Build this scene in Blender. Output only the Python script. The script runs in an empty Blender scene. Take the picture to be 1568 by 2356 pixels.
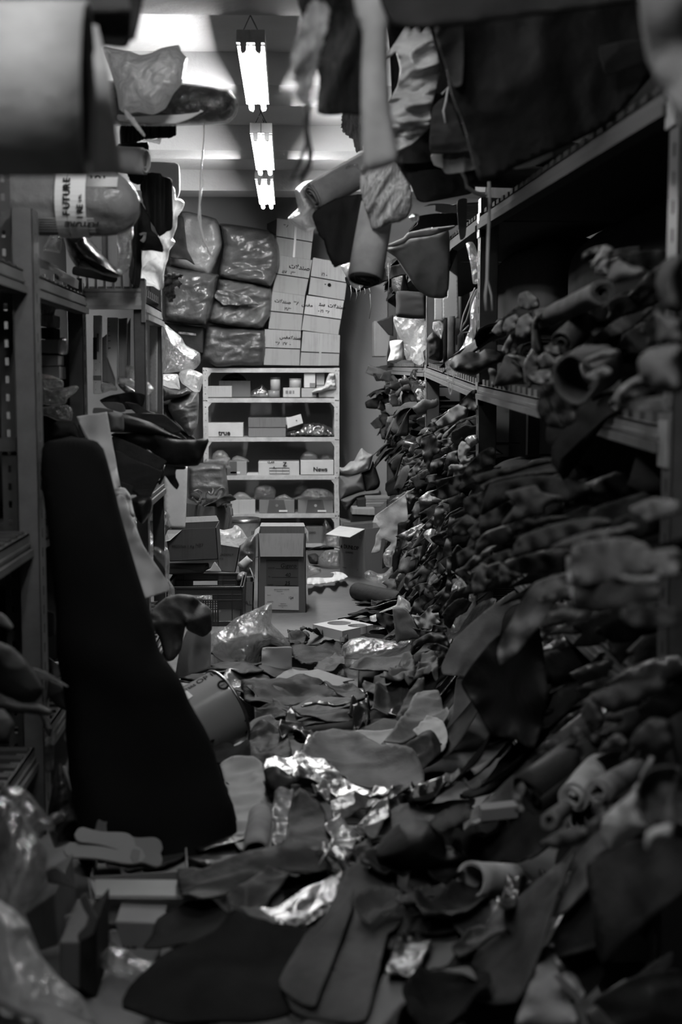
import bpy, bmesh, math, random
import numpy as np
from mathutils import Vector, Matrix
from mathutils.geometry import delaunay_2d_cdt

SC = bpy.context.scene
COL = SC.collection
# ------------------------------------------------------------------ camera
CAM_Z = 1.41
FPX = 3000.0
PITCH = math.radians(5.672)
YAW = math.radians(2.204)
cam_data = bpy.data.cameras.new('camera')
cam_data.sensor_width = 36.0
cam_data.lens = FPX / 2356.0 * 36.0
cam_data.clip_start = 0.05
cam_data.dof.use_dof = True
cam_data.dof.focus_distance = 7.4
cam_data.dof.aperture_fstop = 2.6
cam = bpy.data.objects.new('camera', cam_data)
cam.location = (0, 0, CAM_Z)
cam.rotation_euler = (math.pi / 2 - PITCH, 0, -YAW)
COL.objects.link(cam)
SC.camera = cam
# ------------------------------------------------------------------ world, exposure
SC.view_settings.view_transform = 'Standard'
SC.view_settings.look = 'None'
SC.view_settings.gamma = 1.0
SC.view_settings.use_curve_mapping = False
SC.view_settings.exposure = 0.0
TUBE_POWER = 305.0
NEAR_TUBE_POWER = 175.0
MID_TUBE_POWER = 85.0
AMBIENT = 0.01
w = bpy.data.worlds.new('world')
SC.world = w
w.use_nodes = True
w.node_tree.nodes['Background'].inputs[0].default_value = (1, 1, 1, 1)
w.node_tree.nodes['Background'].inputs[1].default_value = AMBIENT
SC.cycles.use_denoising = True
SC.cycles.max_bounces = 6
SC.cycles.diffuse_bounces = 3
SC.cycles.glossy_bounces = 3
SC.cycles.transparent_max_bounces = 12
SC.cycles.sample_clamp_indirect = 4.0
SC.cycles.caustics_reflective = False
SC.cycles.caustics_refractive = False

# ------------------------------------------------------------------ projection helpers
_R = np.array([math.cos(YAW), -math.sin(YAW), 0.0])
_U = np.array([math.sin(YAW) * math.sin(PITCH), math.cos(YAW) * math.sin(PITCH), math.cos(PITCH)])
_F = np.array([math.sin(YAW) * math.cos(PITCH), math.cos(YAW) * math.cos(PITCH), -math.sin(PITCH)])
_C = np.array([0.0, 0.0, CAM_Z])

def ray(px, py):
    px = np.asarray(px, float); py = np.asarray(py, float)
    a = (px - 784.0) / FPX; b = (1178.0 - py) / FPX
    return a[..., None] * _R + b[..., None] * _U + _F

def at(px, py, Y):
    """photo pixel -> world point at distance Y along the aisle"""
    d = ray(px, py); Y = np.asarray(Y, float)
    return _C + d * (Y / d[..., 1])[..., None]

def at_z(px, py, z):
    d = ray(px, py)
    return _C + d * ((z - CAM_Z) / d[..., 2])[..., None]

def at_x(px, py, X):
    d = ray(px, py)
    return _C + d * (X / d[..., 0])[..., None]

def V3(a):
    return Vector((float(a[0]), float(a[1]), float(a[2])))

# ------------------------------------------------------------------ noise
def _hash(i, j, k, s):
    h = (i.astype(np.int64) * 374761393 + j.astype(np.int64) * 668265263 + k.astype(np.int64) * 2147483647 + s * 1274126177) & 0xFFFFFFFF
    h = ((h ^ (h >> 13)) * 1274126177) & 0xFFFFFFFF
    h = ((h ^ (h >> 16)) * 2246822519) & 0xFFFFFFFF
    return ((h ^ (h >> 15)) & 0xFFFFFF) / float(0xFFFFFF) * 2.0 - 1.0

def vn(p, s=0):
    p = np.asarray(p, float)
    i = np.floor(p).astype(np.int64); f = p - i
    f = f * f * f * (f * (f * 6 - 15) + 10)
    r = 0.0
    for a in (0, 1):
        wx = f[:, 0] if a else 1 - f[:, 0]
        for b in (0, 1):
            wy = f[:, 1] if b else 1 - f[:, 1]
            for c in (0, 1):
                wz = f[:, 2] if c else 1 - f[:, 2]
                r = r + wx * wy * wz * _hash(i[:, 0] + a, i[:, 1] + b, i[:, 2] + c, s)
    return r

def fbm(p, s=0, o=3):
    r = 0; a = 1.0; p = np.asarray(p, float)
    for k in range(o):
        r = r + a * vn(p * (2.03 ** k), s + 17 * k); a *= 0.5
    return r

def ridge(p, s=0, o=2):
    r = 0; a = 1.0; p = np.asarray(p, float)
    for k in range(o):
        r = r + a * (1 - 2.2 * np.abs(vn(p * (2.1 ** k), s + 31 * k))); a *= 0.5
    return r

# ------------------------------------------------------------------ objects
ORG = {}
RNG = random.Random(7)
NPR = np.random.RandomState(11)

def prop(o, label=None, cat=None, group=None, kind=None):
    if label: o['label'] = label
    if cat: o['category'] = cat
    if group: o['group'] = group
    if kind: o['kind'] = kind
    return o

def thing(name, loc, label, cat, group=None):
    e = bpy.data.objects.new(name, None)
    e.empty_display_size = 0.1
    e.location = tuple(float(c) for c in loc)
    COL.objects.link(e)
    ORG[e.name] = np.array(loc, float)
    prop(e, label, cat, group)
    return e

def mesh(name, V, F, mat, parent=None, smooth=True, label=None, cat=None, group=None, kind=None, solid=0.0, offset=-1.0, sub=0, bevel=0.0, auto=None):
    V = np.asarray(V, float)
    if parent is not None:
        org = ORG[parent.name]
    else:
        org = np.array([(V[:, 0].min() + V[:, 0].max()) / 2, (V[:, 1].min() + V[:, 1].max()) / 2, V[:, 2].min()])
    me = bpy.data.meshes.new(name)
    me.from_pydata((V - org).tolist(), [], F if isinstance(F, list) else F.tolist())
    me.update()
    o = bpy.data.objects.new(name, me)
    COL.objects.link(o)
    if parent is not None:
        o.parent = parent
    else:
        o.location = org
    ORG[o.name] = org
    if smooth:
        me.polygons.foreach_set('use_smooth', [True] * len(me.polygons))
    if mat: me.materials.append(mat)
    if bevel:
        m = o.modifiers.new('bevel', 'BEVEL'); m.width = bevel; m.segments = 2; m.limit_method = 'ANGLE'
    if solid:
        m = o.modifiers.new('thick', 'SOLIDIFY'); m.thickness = solid; m.offset = offset; m.use_even_offset = False
    if sub:
        m = o.modifiers.new('sub', 'SUBSURF'); m.levels = sub; m.render_levels = sub
    prop(o, label, cat, group, kind)
    return o

class MB:
    """collects shapes into one mesh"""
    def __init__(self): self.V = []; self.F = []
    def add(self, V, F):
        b = len(self.V)
        self.V += [tuple(map(float, v)) for v in V]
        self.F += [[i + b for i in f] for f in F]
        return self
    def box(self, a, b):
        x0, y0, z0 = a; x1, y1, z1 = b
        return self.hexa([(x0, y0, z0), (x1, y0, z0), (x1, y1, z0), (x0, y1, z0), (x0, y0, z1), (x1, y0, z1), (x1, y1, z1), (x0, y1, z1)])
    def hexa(self, P):
        return self.add(P, [[3, 2, 1, 0], [4, 5, 6, 7], [0, 1, 5, 4], [1, 2, 6, 5], [2, 3, 7, 6], [3, 0, 4, 7]])
    def obox(self, o, ax, ay, az):
        """box from corner o along three edge vectors"""
        o, ax, ay, az = (np.array(q, float) for q in (o, ax, ay, az))
        return self.hexa([o, o + ax, o + ax + ay, o + ay, o + az, o + ax + az, o + ax + ay + az, o + ay + az])
    def tube(self, pts, r, n=8, cap=True, sq=1.0):
        pts = np.array(pts, float)
        rr = np.full(len(pts), r) if np.isscalar(r) else np.array(r, float)
        T = np.gradient(pts, axis=0); T /= np.linalg.norm(T, axis=1)[:, None] + 1e-12
        up = np.array([0, 0, 1.0]) if abs(T[0, 2]) < 0.9 else np.array([1.0, 0, 0])
        V = []; b = len(self.V)
        N = np.cross(T[0], up); N /= np.linalg.norm(N)
        for i in range(len(pts)):
            N = N - T[i] * np.dot(N, T[i]); N /= np.linalg.norm(N); B = np.cross(T[i], N)
            for k in range(n):
                a = 2 * math.pi * k / n
                V.append(pts[i] + rr[i] * (math.cos(a) * N + sq * math.sin(a) * B))
        F = []
        for i in range(len(pts) - 1):
            for k in range(n):
                F.append([i * n + k, i * n + (k + 1) % n, (i + 1) * n + (k + 1) % n, (i + 1) * n + k])
        if cap:
            F.append(list(range(n))[::-1]); F.append([(len(pts) - 1) * n + k for k in range(n)])
        return self.add(V, F)
    def ring(self, c, axis, r0, r1, h, n=24):
        axis = np.array(axis, float); axis /= np.linalg.norm(axis); c = np.array(c, float)
        up = np.array([0, 0, 1.0]) if abs(axis[2]) < .9 else np.array([1.0, 0, 0])
        A = np.cross(axis, up); A /= np.linalg.norm(A); B = np.cross(axis, A)
        V = []
        for (r, hh) in ((r0, 0), (r1, 0), (r1, h), (r0, h)):
            for k in range(n):
                a = 2 * math.pi * k / n
                V.append(c + axis * hh + r * (math.cos(a) * A + math.sin(a) * B))
        F = []
        for j in range(4):
            for k in range(n):
                F.append([j * n + k, j * n + (k + 1) % n, ((j + 1) % 4) * n + (k + 1) % n, ((j + 1) % 4) * n + k])
        return self.add(V, F)
    def revolve(self, c, axis, prof, n=32):
        axis = np.array(axis, float); axis /= np.linalg.norm(axis); c = np.array(c, float)
        up = np.array([0, 0, 1.0]) if abs(axis[2]) < .9 else np.array([1.0, 0, 0])
        A = np.cross(axis, up); A /= np.linalg.norm(A); B = np.cross(axis, A)
        V = []
        for (r, h) in prof:
            for k in range(n):
                a = 2 * math.pi * k / n
                V.append(c + axis * h + r * (math.cos(a) * A + math.sin(a) * B))
        F = [[j * n + k, j * n + (k + 1) % n, (j + 1) * n + (k + 1) % n, (j + 1) * n + k] for j in range(len(prof) - 1) for k in range(n)]
        return self.add(V, F)
    def build(self, name, mat, parent=None, smooth=False, **kw):
        return mesh(name, np.array(self.V), self.F, mat, parent, smooth=smooth, **kw)

# ------------------------------------------------------------------ materials
_MC = {}
def _g(v): return (v, v, v, 1.0)

def mat(kind, v=0.2, **k):
    key = (kind, round(v, 3), tuple(sorted(k.items())))
    if key in _MC: return _MC[key]
    m = bpy.data.materials.new('%s_%03d' % (kind, int(v * 1000)))
    m.use_nodes = True
    nt = m.node_tree; N = nt.nodes; L = nt.links
    bs = N['Principled BSDF']
    tc = N.new('ShaderNodeTexCoord')
    def noise(scale, detail=3.0, rough=.55, src=None):
        n = N.new('ShaderNodeTexNoise'); n.inputs['Scale'].default_value = scale
        n.inputs['Detail'].default_value = detail; n.inputs['Roughness'].default_value = rough
        L.new(src or tc.outputs['Object'], n.inputs['Vector']); return n
    def colour(n, a, b, lo=.3, hi=.7):
        r = N.new('ShaderNodeMapRange'); r.inputs['From Min'].default_value = lo; r.inputs['From Max'].default_value = hi
        r.inputs['To Min'].default_value = a; r.inputs['To Max'].default_value = b
        L.new(n.outputs[0], r.inputs['Value']); L.new(r.outputs['Result'], bs.inputs['Base Color']); return r
    def bump(h, strength, dist=.002, prev=None):
        b = N.new('ShaderNodeBump'); b.inputs['Strength'].default_value = strength; b.inputs['Distance'].default_value = dist
        L.new(h, b.inputs['Height'])
        if prev: L.new(prev.outputs[0], b.inputs['Normal'])
        L.new(b.outputs[0], bs.inputs['Normal']); return b
    def mapping(scale):
        mp = N.new('ShaderNodeMapping'); mp.inputs['Scale'].default_value = scale
        L.new(tc.outputs['Object'], mp.inputs['Vector']); return mp
    bs.inputs['Base Color'].default_value = _g(v)
    if kind in ('leather', 'suede'):
        bs.inputs['Roughness'].default_value = k.get('rough', .62 if kind == 'leather' else 1.0)
        bs.inputs['Specular IOR Level'].default_value = .13 if kind == 'leather' else 0.0
        v *= .75
        colour(noise(7, 4), v * .7, v * 1.28)
        b = bump(noise(22, 3).outputs[0], .35, .012)
        bump(noise(260, 2).outputs[0], .25, .0015, b)
    elif kind == 'shiny':      # glossy coated leather
        bs.inputs['Roughness'].default_value = k.get('rough', .3)
        bs.inputs['Specular IOR Level'].default_value = .35
        v *= .85
        colour(noise(9, 4), v * .8, v * 1.2)
        bump(noise(30, 4).outputs[0], .5, .012)
    elif kind == 'fur':
        bs.inputs['Roughness'].default_value = .9
        bs.inputs['Specular IOR Level'].default_value = .1
        mp = mapping((30, 30, 6)); n = noise(2.5, 5, .7, mp.outputs[0])
        colour(n, v * .35, v * 1.6); bump(n.outputs[0], 1.0, .02)
    elif kind == 'fabric':
        bs.inputs['Roughness'].default_value = .95
        bs.inputs['Specular IOR Level'].default_value = .02
        colour(noise(5, 4), v * .8, v * 1.2)
        bump(noise(420, 1).outputs[0], .4, .001)
    elif kind == 'mesh':      # perforated upholstery cloth
        bs.inputs['Roughness'].default_value = .6
        vo = N.new('ShaderNodeTexVoronoi'); vo.inputs['Scale'].default_value = 160; vo.inputs['Randomness'].default_value = 0.0
        L.new(tc.outputs['Object'], vo.inputs['Vector'])
        colour(vo, v * .5, v * 1.15, .1, .45)
        bump(vo.outputs[0], .5, .002)
    elif kind == 'board':     # cardboard
        bs.inputs['Roughness'].default_value = .8
        bs.inputs['Specular IOR Level'].default_value = .15
        mp = mapping((90, 90, 3)); n = noise(1.0, 3, .5, mp.outputs[0])
        mx = N.new('ShaderNodeMath'); mx.operation = 'ADD'; mx.use_clamp = True
        n2 = noise(6, 4)
        L.new(n.outputs[0], mx.inputs[0]); L.new(n2.outputs[0], mx.inputs[1])
        hf = N.new('ShaderNodeMath'); hf.operation = 'MULTIPLY'; hf.inputs[1].default_value = .5
        L.new(mx.outputs[0], hf.inputs[0])
        r = N.new('ShaderNodeMapRange'); r.inputs['From Min'].default_value = .35; r.inputs['From Max'].default_value = .55
        r.inputs['To Min'].default_value = v * .85; r.inputs['To Max'].default_value = v * 1.12
        L.new(hf.outputs[0], r.inputs['Value']); L.new(r.outputs[0], bs.inputs['Base Color'])
        bump(n2.outputs[0], .15, .004)
    elif kind == 'paper':
        bs.inputs['Roughness'].default_value = .7
        bs.inputs['Specular IOR Level'].default_value = .2
        colour(noise(12, 3), v * .92, v * 1.05)
    elif kind == 'metal':     # painted steel
        bs.inputs['Roughness'].default_value = k.get('rough', .42)
        bs.inputs['Specular IOR Level'].default_value = .5
        n = noise(14, 6, .65)
        colour(n, v * .75, v * 1.15)
        bump(noise(40, 4).outputs[0], .12, .003)
    elif kind == 'steel':
        bs.inputs['Metallic'].default_value = 1.0
        bs.inputs['Roughness'].default_value = .35
        colour(noise(18, 5), v * .6, v * 1.2)
    elif kind == 'foil':
        bs.inputs['Metallic'].default_value = 1.0
        bs.inputs['Roughness'].default_value = k.get('rough', .38)
        colour(noise(16, 4), v * .55, v * 1.3)
        vo = N.new('ShaderNodeTexVoronoi'); vo.feature = 'DISTANCE_TO_EDGE'; vo.inputs['Scale'].default_value = 26
        L.new(tc.outputs['Object'], vo.inputs['Vector'])
        b = bump(vo.outputs[0], .5, .006)
        bump(noise(46, 4).outputs[0], .6, .01, b)
    elif kind == 'gloss':     # smooth enamel / plastic
        bs.inputs['Roughness'].default_value = k.get('rough', .18)
        bs.inputs['Specular IOR Level'].default_value = .5
    elif kind == 'plain':
        bs.inputs['Roughness'].default_value = .9
        bs.inputs['Specular IOR Level'].default_value = .05
    elif kind == 'foam':
        bs.inputs['Roughness'].default_value = .9
        bs.inputs['Specular IOR Level'].default_value = .1
        bump(noise(500, 1).outputs[0], .3, .001)
    elif kind in ('film', 'poly'):   # clear film / milky polythene
        op = k.get('op', .3 if kind == 'film' else .6) * (.45 if kind == 'film' else .9)
        out = N['Material Output']
        vo = N.new('ShaderNodeTexVoronoi'); vo.feature = 'DISTANCE_TO_EDGE'; vo.inputs['Scale'].default_value = k.get('cs', 13)
        nz = noise(5, 3); ad = N.new('ShaderNodeMixRGB'); ad.blend_type = 'ADD'; ad.inputs[0].default_value = .35
        L.new(tc.outputs['Object'], ad.inputs[1]); L.new(nz.outputs['Color'], ad.inputs[2]); L.new(ad.outputs[0], vo.inputs['Vector'])
        b = bump(vo.outputs[0], .9, .02)
        b = bump(noise(28, 5, .6).outputs[0], .8, .016, b)
        bs.inputs['Roughness'].default_value = .6; bs.inputs['Specular IOR Level'].default_value = .2
        tl = N.new('ShaderNodeBsdfTranslucent'); tl.inputs[0].default_value = _g(min(1, v * 1.05))
        m1 = N.new('ShaderNodeMixShader'); m1.inputs[0].default_value = .4 if kind == 'film' else .75
        L.new(bs.outputs[0], m1.inputs[1]); L.new(tl.outputs[0], m1.inputs[2])
        tr = N.new('ShaderNodeBsdfTransparent'); tr.inputs[0].default_value = _g(.95)
        m2 = N.new('ShaderNodeMixShader'); m2.inputs[0].default_value = op
        L.new(tr.outputs[0], m2.inputs[1]); L.new(m1.outputs[0], m2.inputs[2])
        gl = N.new('ShaderNodeBsdfGlossy'); gl.inputs[0].default_value = _g(.95); gl.inputs[1].default_value = .16 if kind == 'film' else .26
        L.new(b.outputs[0], gl.inputs['Normal'])
        lw = N.new('ShaderNodeLayerWeight'); lw.inputs[0].default_value = .35; L.new(b.outputs[0], lw.inputs['Normal'])
        mr = N.new('ShaderNodeMapRange'); mr.inputs['To Min'].default_value = .08; mr.inputs['To Max'].default_value = .75 if kind == 'film' else .5
        L.new(lw.outputs['Facing'], mr.inputs['Value'])
        m3 = N.new('ShaderNodeMixShader'); L.new(mr.outputs[0], m3.inputs[0])
        L.new(m2.outputs[0], m3.inputs[1]); L.new(gl.outputs[0], m3.inputs[2])
        L.new(m3.outputs[0], out.inputs['Surface'])
    elif kind == 'plaster':
        bs.inputs['Roughness'].default_value = .85
        bs.inputs['Specular IOR Level'].default_value = .1
        colour(noise(1.3, 5), v * .88, v * 1.08)
        b = bump(noise(9, 6, .6).outputs[0], .35, .02)
        bump(noise(90, 3).outputs[0], .2, .003, b)
    elif kind == 'concrete':
        bs.inputs['Roughness'].default_value = .6
        bs.inputs['Specular IOR Level'].default_value = .3
        n = noise(2.2, 8, .65); colour(n, v * .6, v * 1.3)
        bump(noise(30, 5).outputs[0], .2, .004)
    elif kind == 'glow':
        em = N.new('ShaderNodeEmission'); em.inputs[0].default_value = _g(1); em.inputs[1].default_value = v
        L.new(em.outputs[0], N['Material Output'].inputs['Surface'])
    _MC[key] = m
    return m

# ------------------------------------------------------------------ outline -> surface
def smooth_closed(P, step, jag=0.0, rnd=None, smooth=True):
    P = np.asarray(P, float); n = len(P); out = []
    for i in range(n):
        a, b, c, d = P[i - 1], P[i], P[(i + 1) % n], P[(i + 2) % n]
        L = np.linalg.norm(c[:2] - b[:2]); k = max(1, int(round(L / step)))
        for q in range(k):
            t = q / k
            if smooth:
                h = .5 * (2 * b + (c - a) * t + (2 * a - 5 * b + 4 * c - d) * t * t + (3 * b - a - 3 * c + d) * t ** 3)
                h = .5 * h + .5 * (b + (c - b) * t)
            else:
                h = b + (c - b) * t
            out.append(h)
    out = np.array(out)
    if jag and rnd is not None:
        out[:, :2] += rnd.normal(0, jag, (len(out), 2))
    return out

def inside(pts, poly):
    x, y = pts[:, 0], pts[:, 1]; r = np.zeros(len(pts), bool); n = len(poly); j = n - 1
    for i in range(n):
        xi, yi, xj, yj = poly[i, 0], poly[i, 1], poly[j, 0], poly[j, 1]
        c = ((yi > y) != (yj > y)) & (x < (xj - xi) * (y - yi) / (yj - yi + 1e-12) + xi)
        r ^= c; j = i
    return r

def edge_dist(pts, poly):
    d = np.full(len(pts), 1e9); n = len(poly)
    for i in range(n):
        a = poly[i, :2]; b = poly[(i + 1) % n, :2]; ab = b - a
        t = np.clip(((pts - a) @ ab) / (ab @ ab + 1e-12), 0, 1)
        d = np.minimum(d, np.linalg.norm(pts - (a + t[:, None] * ab), axis=1))
    return d

def area(poly):
    x, y = poly[:, 0], poly[:, 1]
    return abs(np.dot(x, np.roll(y, -1)) - np.dot(y, np.roll(x, -1))) / 2

def fill(poly, step, rnd):
    """outline + jittered interior grid -> (points, triangles, is_boundary)"""
    lo = poly[:, :2].min(0); hi = poly[:, :2].max(0)
    gx, gy = np.meshgrid(np.arange(lo[0], hi[0], step), np.arange(lo[1], hi[1], step * .87))
    gx = gx + (np.arange(gx.shape[0]) % 2)[:, None] * step * .5
    g = np.stack([gx.ravel(), gy.ravel()], 1)
    if len(g):
        g = g[inside(g, poly)]
    if len(g):
        g = g[edge_dist(g, poly) > step * .45]
    pts = np.concatenate([poly[:, :2], g]) if len(g) else poly[:, :2]
    n = len(poly)
    r = delaunay_2d_cdt([Vector((float(a), float(b))) for a, b in pts], [(i, (i + 1) % n) for i in range(n)], [], 1, 1e-6)
    v = np.array([(a.x, a.y) for a in r[0]])
    F = [list(f) for f in r[2]]
    bd = edge_dist(v, poly) < 1e-4
    return v, F, bd

def idw(q, P, val, power=2.5):
    d = np.linalg.norm(q[:, None, :] - P[None, :, :2], axis=2) + 1e-3
    wgt = 1 / d ** power
    return (wgt * val).sum(1) / wgt.sum(1)

_seed = [100]
def nseed():
    _seed[0] += 1
    return _seed[0]

def trace(name, P, Y, m, amp=.012, freq=7.0, ang=None, stretch=3.0, bulge=0.0, thick=.004, n=500, jag=0.0, smooth=True, parent=None, label=None, cat=None, group=None, extra=(), tilt=None, kind=None, fine=.3):
    """a hanging or standing sheet: an outline in the photo, each point at its own distance Y; wrinkled, with thickness"""
    s = nseed(); rnd = np.random.RandomState(s)
    P = np.asarray(P, float)
    if callable(Y): Y = Y(P[:, 0], P[:, 1])
    Yv = np.full(len(P), float(Y)) if np.isscalar(Y) else np.asarray(Y, float)
    cp = np.concatenate([P[:, :2], np.array([e[:2] for e in extra], float).reshape(-1, 2)])
    cy = np.concatenate([Yv, np.array([e[2] for e in extra], float)])
    step = max(2.0, math.sqrt(area(P) / n))
    out = smooth_closed(P, step, jag, rnd, smooth)
    v, F, bd = fill(out, step, rnd)
    Yd = idw(v, cp, cy)
    W = at(v[:, 0], v[:, 1], Yd)
    q = np.stack([W[:, 0], W[:, 1] * .3, W[:, 2]], 1)
    if ang is not None:
        ca, sa = math.cos(math.radians(ang)), math.sin(math.radians(ang))
        a = q[:, 0] * ca + q[:, 2] * sa; b = -q[:, 0] * sa + q[:, 2] * ca
        q = np.stack([a / stretch, b, q[:, 1]], 1)
    wob = fbm(q * 3 + 5, s + 3, 2)[:, None] * .05
    disp = amp * (ridge((q + wob) * freq, s, 2) * .6 + fbm((q + wob) * freq * 2.3, s + 9, 2) * fine)
    if bulge:
        dd = edge_dist(v, out); dd = dd / (dd.max() + 1e-6)
        disp = disp + bulge * np.sqrt(np.clip(1 - (1 - dd) ** 2, 0, 1))
    W = at(v[:, 0], v[:, 1], Yd - disp)
    return mesh(name, W, F, m, parent, label=label, cat=cat, group=group, solid=thick, offset=0.0, kind=kind)

def puff(name, P, Y, m, depth=.2, amp=.02, freq=6.0, ang=None, stretch=2.5, n=700, jag=0.0, smooth=True, parent=None, label=None, cat=None, group=None, round_=1.0, back=1.0, sharp=False, fine=.4, front=.5):
    """a closed soft body (bag, bale, bundle) with the outline seen in the photo at distance Y and a real depth"""
    s = nseed(); rnd = np.random.RandomState(s)
    P = np.asarray(P, float)
    if callable(Y): Y = Y(P[:, 0], P[:, 1])
    Yv = np.full(len(P), float(Y)) if np.isscalar(Y) else np.asarray(Y, float)
    step = max(2.0, math.sqrt(area(P) / n))
    out = smooth_closed(P, step, jag, rnd, smooth)
    v, F, bd = fill(out, step, rnd)
    Yd = idw(v, P, Yv)
    W = at(v[:, 0], v[:, 1], Yd)
    q = np.stack([W[:, 0], W[:, 1] * .2, W[:, 2]], 1)
    if ang is not None:
        ca, sa = math.cos(math.radians(ang)), math.sin(math.radians(ang))
        a = q[:, 0] * ca + q[:, 2] * sa; b = -q[:, 0] * sa + q[:, 2] * ca
        q = np.stack([a / stretch, b, q[:, 1]], 1)
    wob = fbm(q * 4 + 5, s + 3, 2)[:, None] * .04
    dd = edge_dist(v, out); R = dd.max() * round_ + 1e-6
    pf = np.sqrt(np.clip(1 - (1 - np.clip(dd / R, 0, 1)) ** 2, 0, 1))
    edge = np.clip(dd / (step * 1.5), 0, 1)
    rn = ridge((q + wob) * freq, s, 3) * .6 + fbm((q + wob) * freq * 2.6, s + 9, 2) * fine
    fr = at(v[:, 0], v[:, 1], Yd - pf * depth * front - amp * rn * edge)
    bk = at(v[:, 0], v[:, 1], Yd + pf * depth * (1 - front) * back + amp * .6 * np.abs(rn) * edge)
    nb = len(v)
    idx = np.where(bd, np.arange(nb), np.arange(nb) + nb)
    V = np.concatenate([fr, bk])
    # outward winding towards the camera on the front
    F2 = [list(f) for f in F] + [[int(idx[i]) for i in f[::-1]] for f in F]
    used = np.unique(np.array([i for f in F2 for i in f])); re = -np.ones(len(V), int); re[used] = np.arange(len(used))
    return mesh(name, V[used], [[int(re[i]) for i in f] for f in F2], m, parent, label=label, cat=cat, group=group, smooth=not sharp)

def roll(name, A, B, r, m, turns=3, parent=None, label=None, cat=None, group=None, n=22, thick=.004, lump=.0, sq=1.0, r0=None, loose=0.0, rB=None, phase=None):
    """a sheet rolled up: a spiral swept from A to B, open at both ends"""
    s = nseed(); rnd = np.random.RandomState(s)
    A = np.array(A, float); B = np.array(B, float); T = B - A; Ln = np.linalg.norm(T); T = T / Ln
    up = np.array([0, 0, 1.0]) if abs(T[2]) < .9 else np.array([0, 1.0, 0])
    Nn = np.cross(T, up); Nn /= np.linalg.norm(Nn); Bn = np.cross(Nn, T)
    k = int(n * turns); ph = rnd.rand() * 6.28 if phase is None else phase
    tt = np.linspace(0, turns * 2 * math.pi, k + 1)
    r0 = r * .25 if r0 is None else r0
    nl = max(4, int(Ln / .05))
    V = []
    for j in range(nl + 1):
        f = j / nl; c = A + T * Ln * f
        R = r if rB is None else r + (rB - r) * f
        rad = (r0 + (R - r0) * (tt / tt[-1]) ** .8)
        if loose: rad = rad + loose * np.clip((tt - tt[-1] + 1.8) / 1.8, 0, 1) ** 2
        jit = lump * vn(np.stack([np.cos(tt) * 1.2 + 3, np.sin(tt) * 1.2, np.full(k + 1, f * Ln * 6)], 1), s) if lump else 0
        rad = rad * (1 + jit)
        off = 0
        V.append(c + off + rad[:, None] * (np.cos(tt + ph)[:, None] * Nn + sq * np.sin(tt + ph)[:, None] * Bn))
    V = np.concatenate(V); w_ = k + 1
    # ragged ends: each turn ends at its own length
    for jj in (0, nl):
        V[jj * w_:(jj + 1) * w_] += T * (0.012 * vn(np.stack([tt * .35, tt * 0, tt * 0 + jj], 1), s + 1))[:, None]
    F = [[j * w_ + i, j * w_ + i + 1, (j + 1) * w_ + i + 1, (j + 1) * w_ + i] for j in range(nl) for i in range(k)]
    return mesh(name, V, F, m, parent, label=label, cat=cat, group=group, solid=thick, offset=0.0)

def text(parent, s, pos, size, mt, xdir=(1, 0, 0), ydir=(0, 0, 1), align='LEFT', name='lettering', extrude=.0004, shear=0.0, sx=1.0, bold=0.0):
    cu = bpy.data.curves.new(name, 'FONT')
    cu.body = s; cu.size = size; cu.align_x = align; cu.extrude = extrude; cu.shear = shear; cu.offset = bold
    cu.resolution_u = 3
    tmp = bpy.data.objects.new(name, cu)
    me = bpy.data.meshes.new_from_object(tmp)
    bpy.data.objects.remove(tmp); bpy.data.curves.remove(cu)
    o = bpy.data.objects.new(name, me)
    COL.objects.link(o)
    me.materials.clear(); me.materials.append(mt)
    x = Vector(xdir).normalized(); y = Vector(ydir); y = (y - x * y.dot(x)).normalized(); z = x.cross(y)
    M = Matrix(((x.x * sx, y.x, z.x, 0), (x.y * sx, y.y, z.y, 0), (x.z * sx, y.z, z.z, 0), (0, 0, 0, 1)))
    p = Vector([float(c) for c in pos]) - Vector(ORG[parent.name].tolist())
    o.parent = parent
    o.matrix_local = Matrix.Translation(p) @ M
    ORG[o.name] = np.array(pos, float)
    return o
# ================================================================== the room
XL, XR, YN, YB, ZC, ZS = -1.95, 1.95, -2.6, 11.62, 3.06, 2.90
def struct(name, mb, m, **k):
    return mb.build(name, m, kind='structure', **k)
WALL = mat('plaster', .34)
struct('floor', MB().box((XL - .1, YN - .1, -.12), (XR + .1, YB + .1, 0)), mat('concrete', .10))
struct('ceiling', MB().box((XL - .1, YN - .1, ZC), (XR + .1, YB + .1, ZC + .12)), mat('plaster', .55))
struct('wall_back', MB().box((XL - .1, YB, 0), (XR + .1, YB + .12, ZC)), WALL)
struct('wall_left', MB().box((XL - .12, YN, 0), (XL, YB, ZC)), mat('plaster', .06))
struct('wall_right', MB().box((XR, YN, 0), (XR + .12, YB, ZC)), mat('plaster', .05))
struct('wall_front', MB().box((XL - .1, YN - .12, 0), (XR + .1, YN, ZC)), mat('plaster', .2))
for k, (y0, y1) in enumerate(((-.2, .15), (2.2, 2.55), (4.95, 5.5), (6.75, 7.25), (8.62, 8.95), (10.4, 10.75))):
    struct('trim_%d' % (k + 1), MB().box((XL, y0, ZS), (XR, y1, ZC + .02)), mat('plaster', .42))

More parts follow.
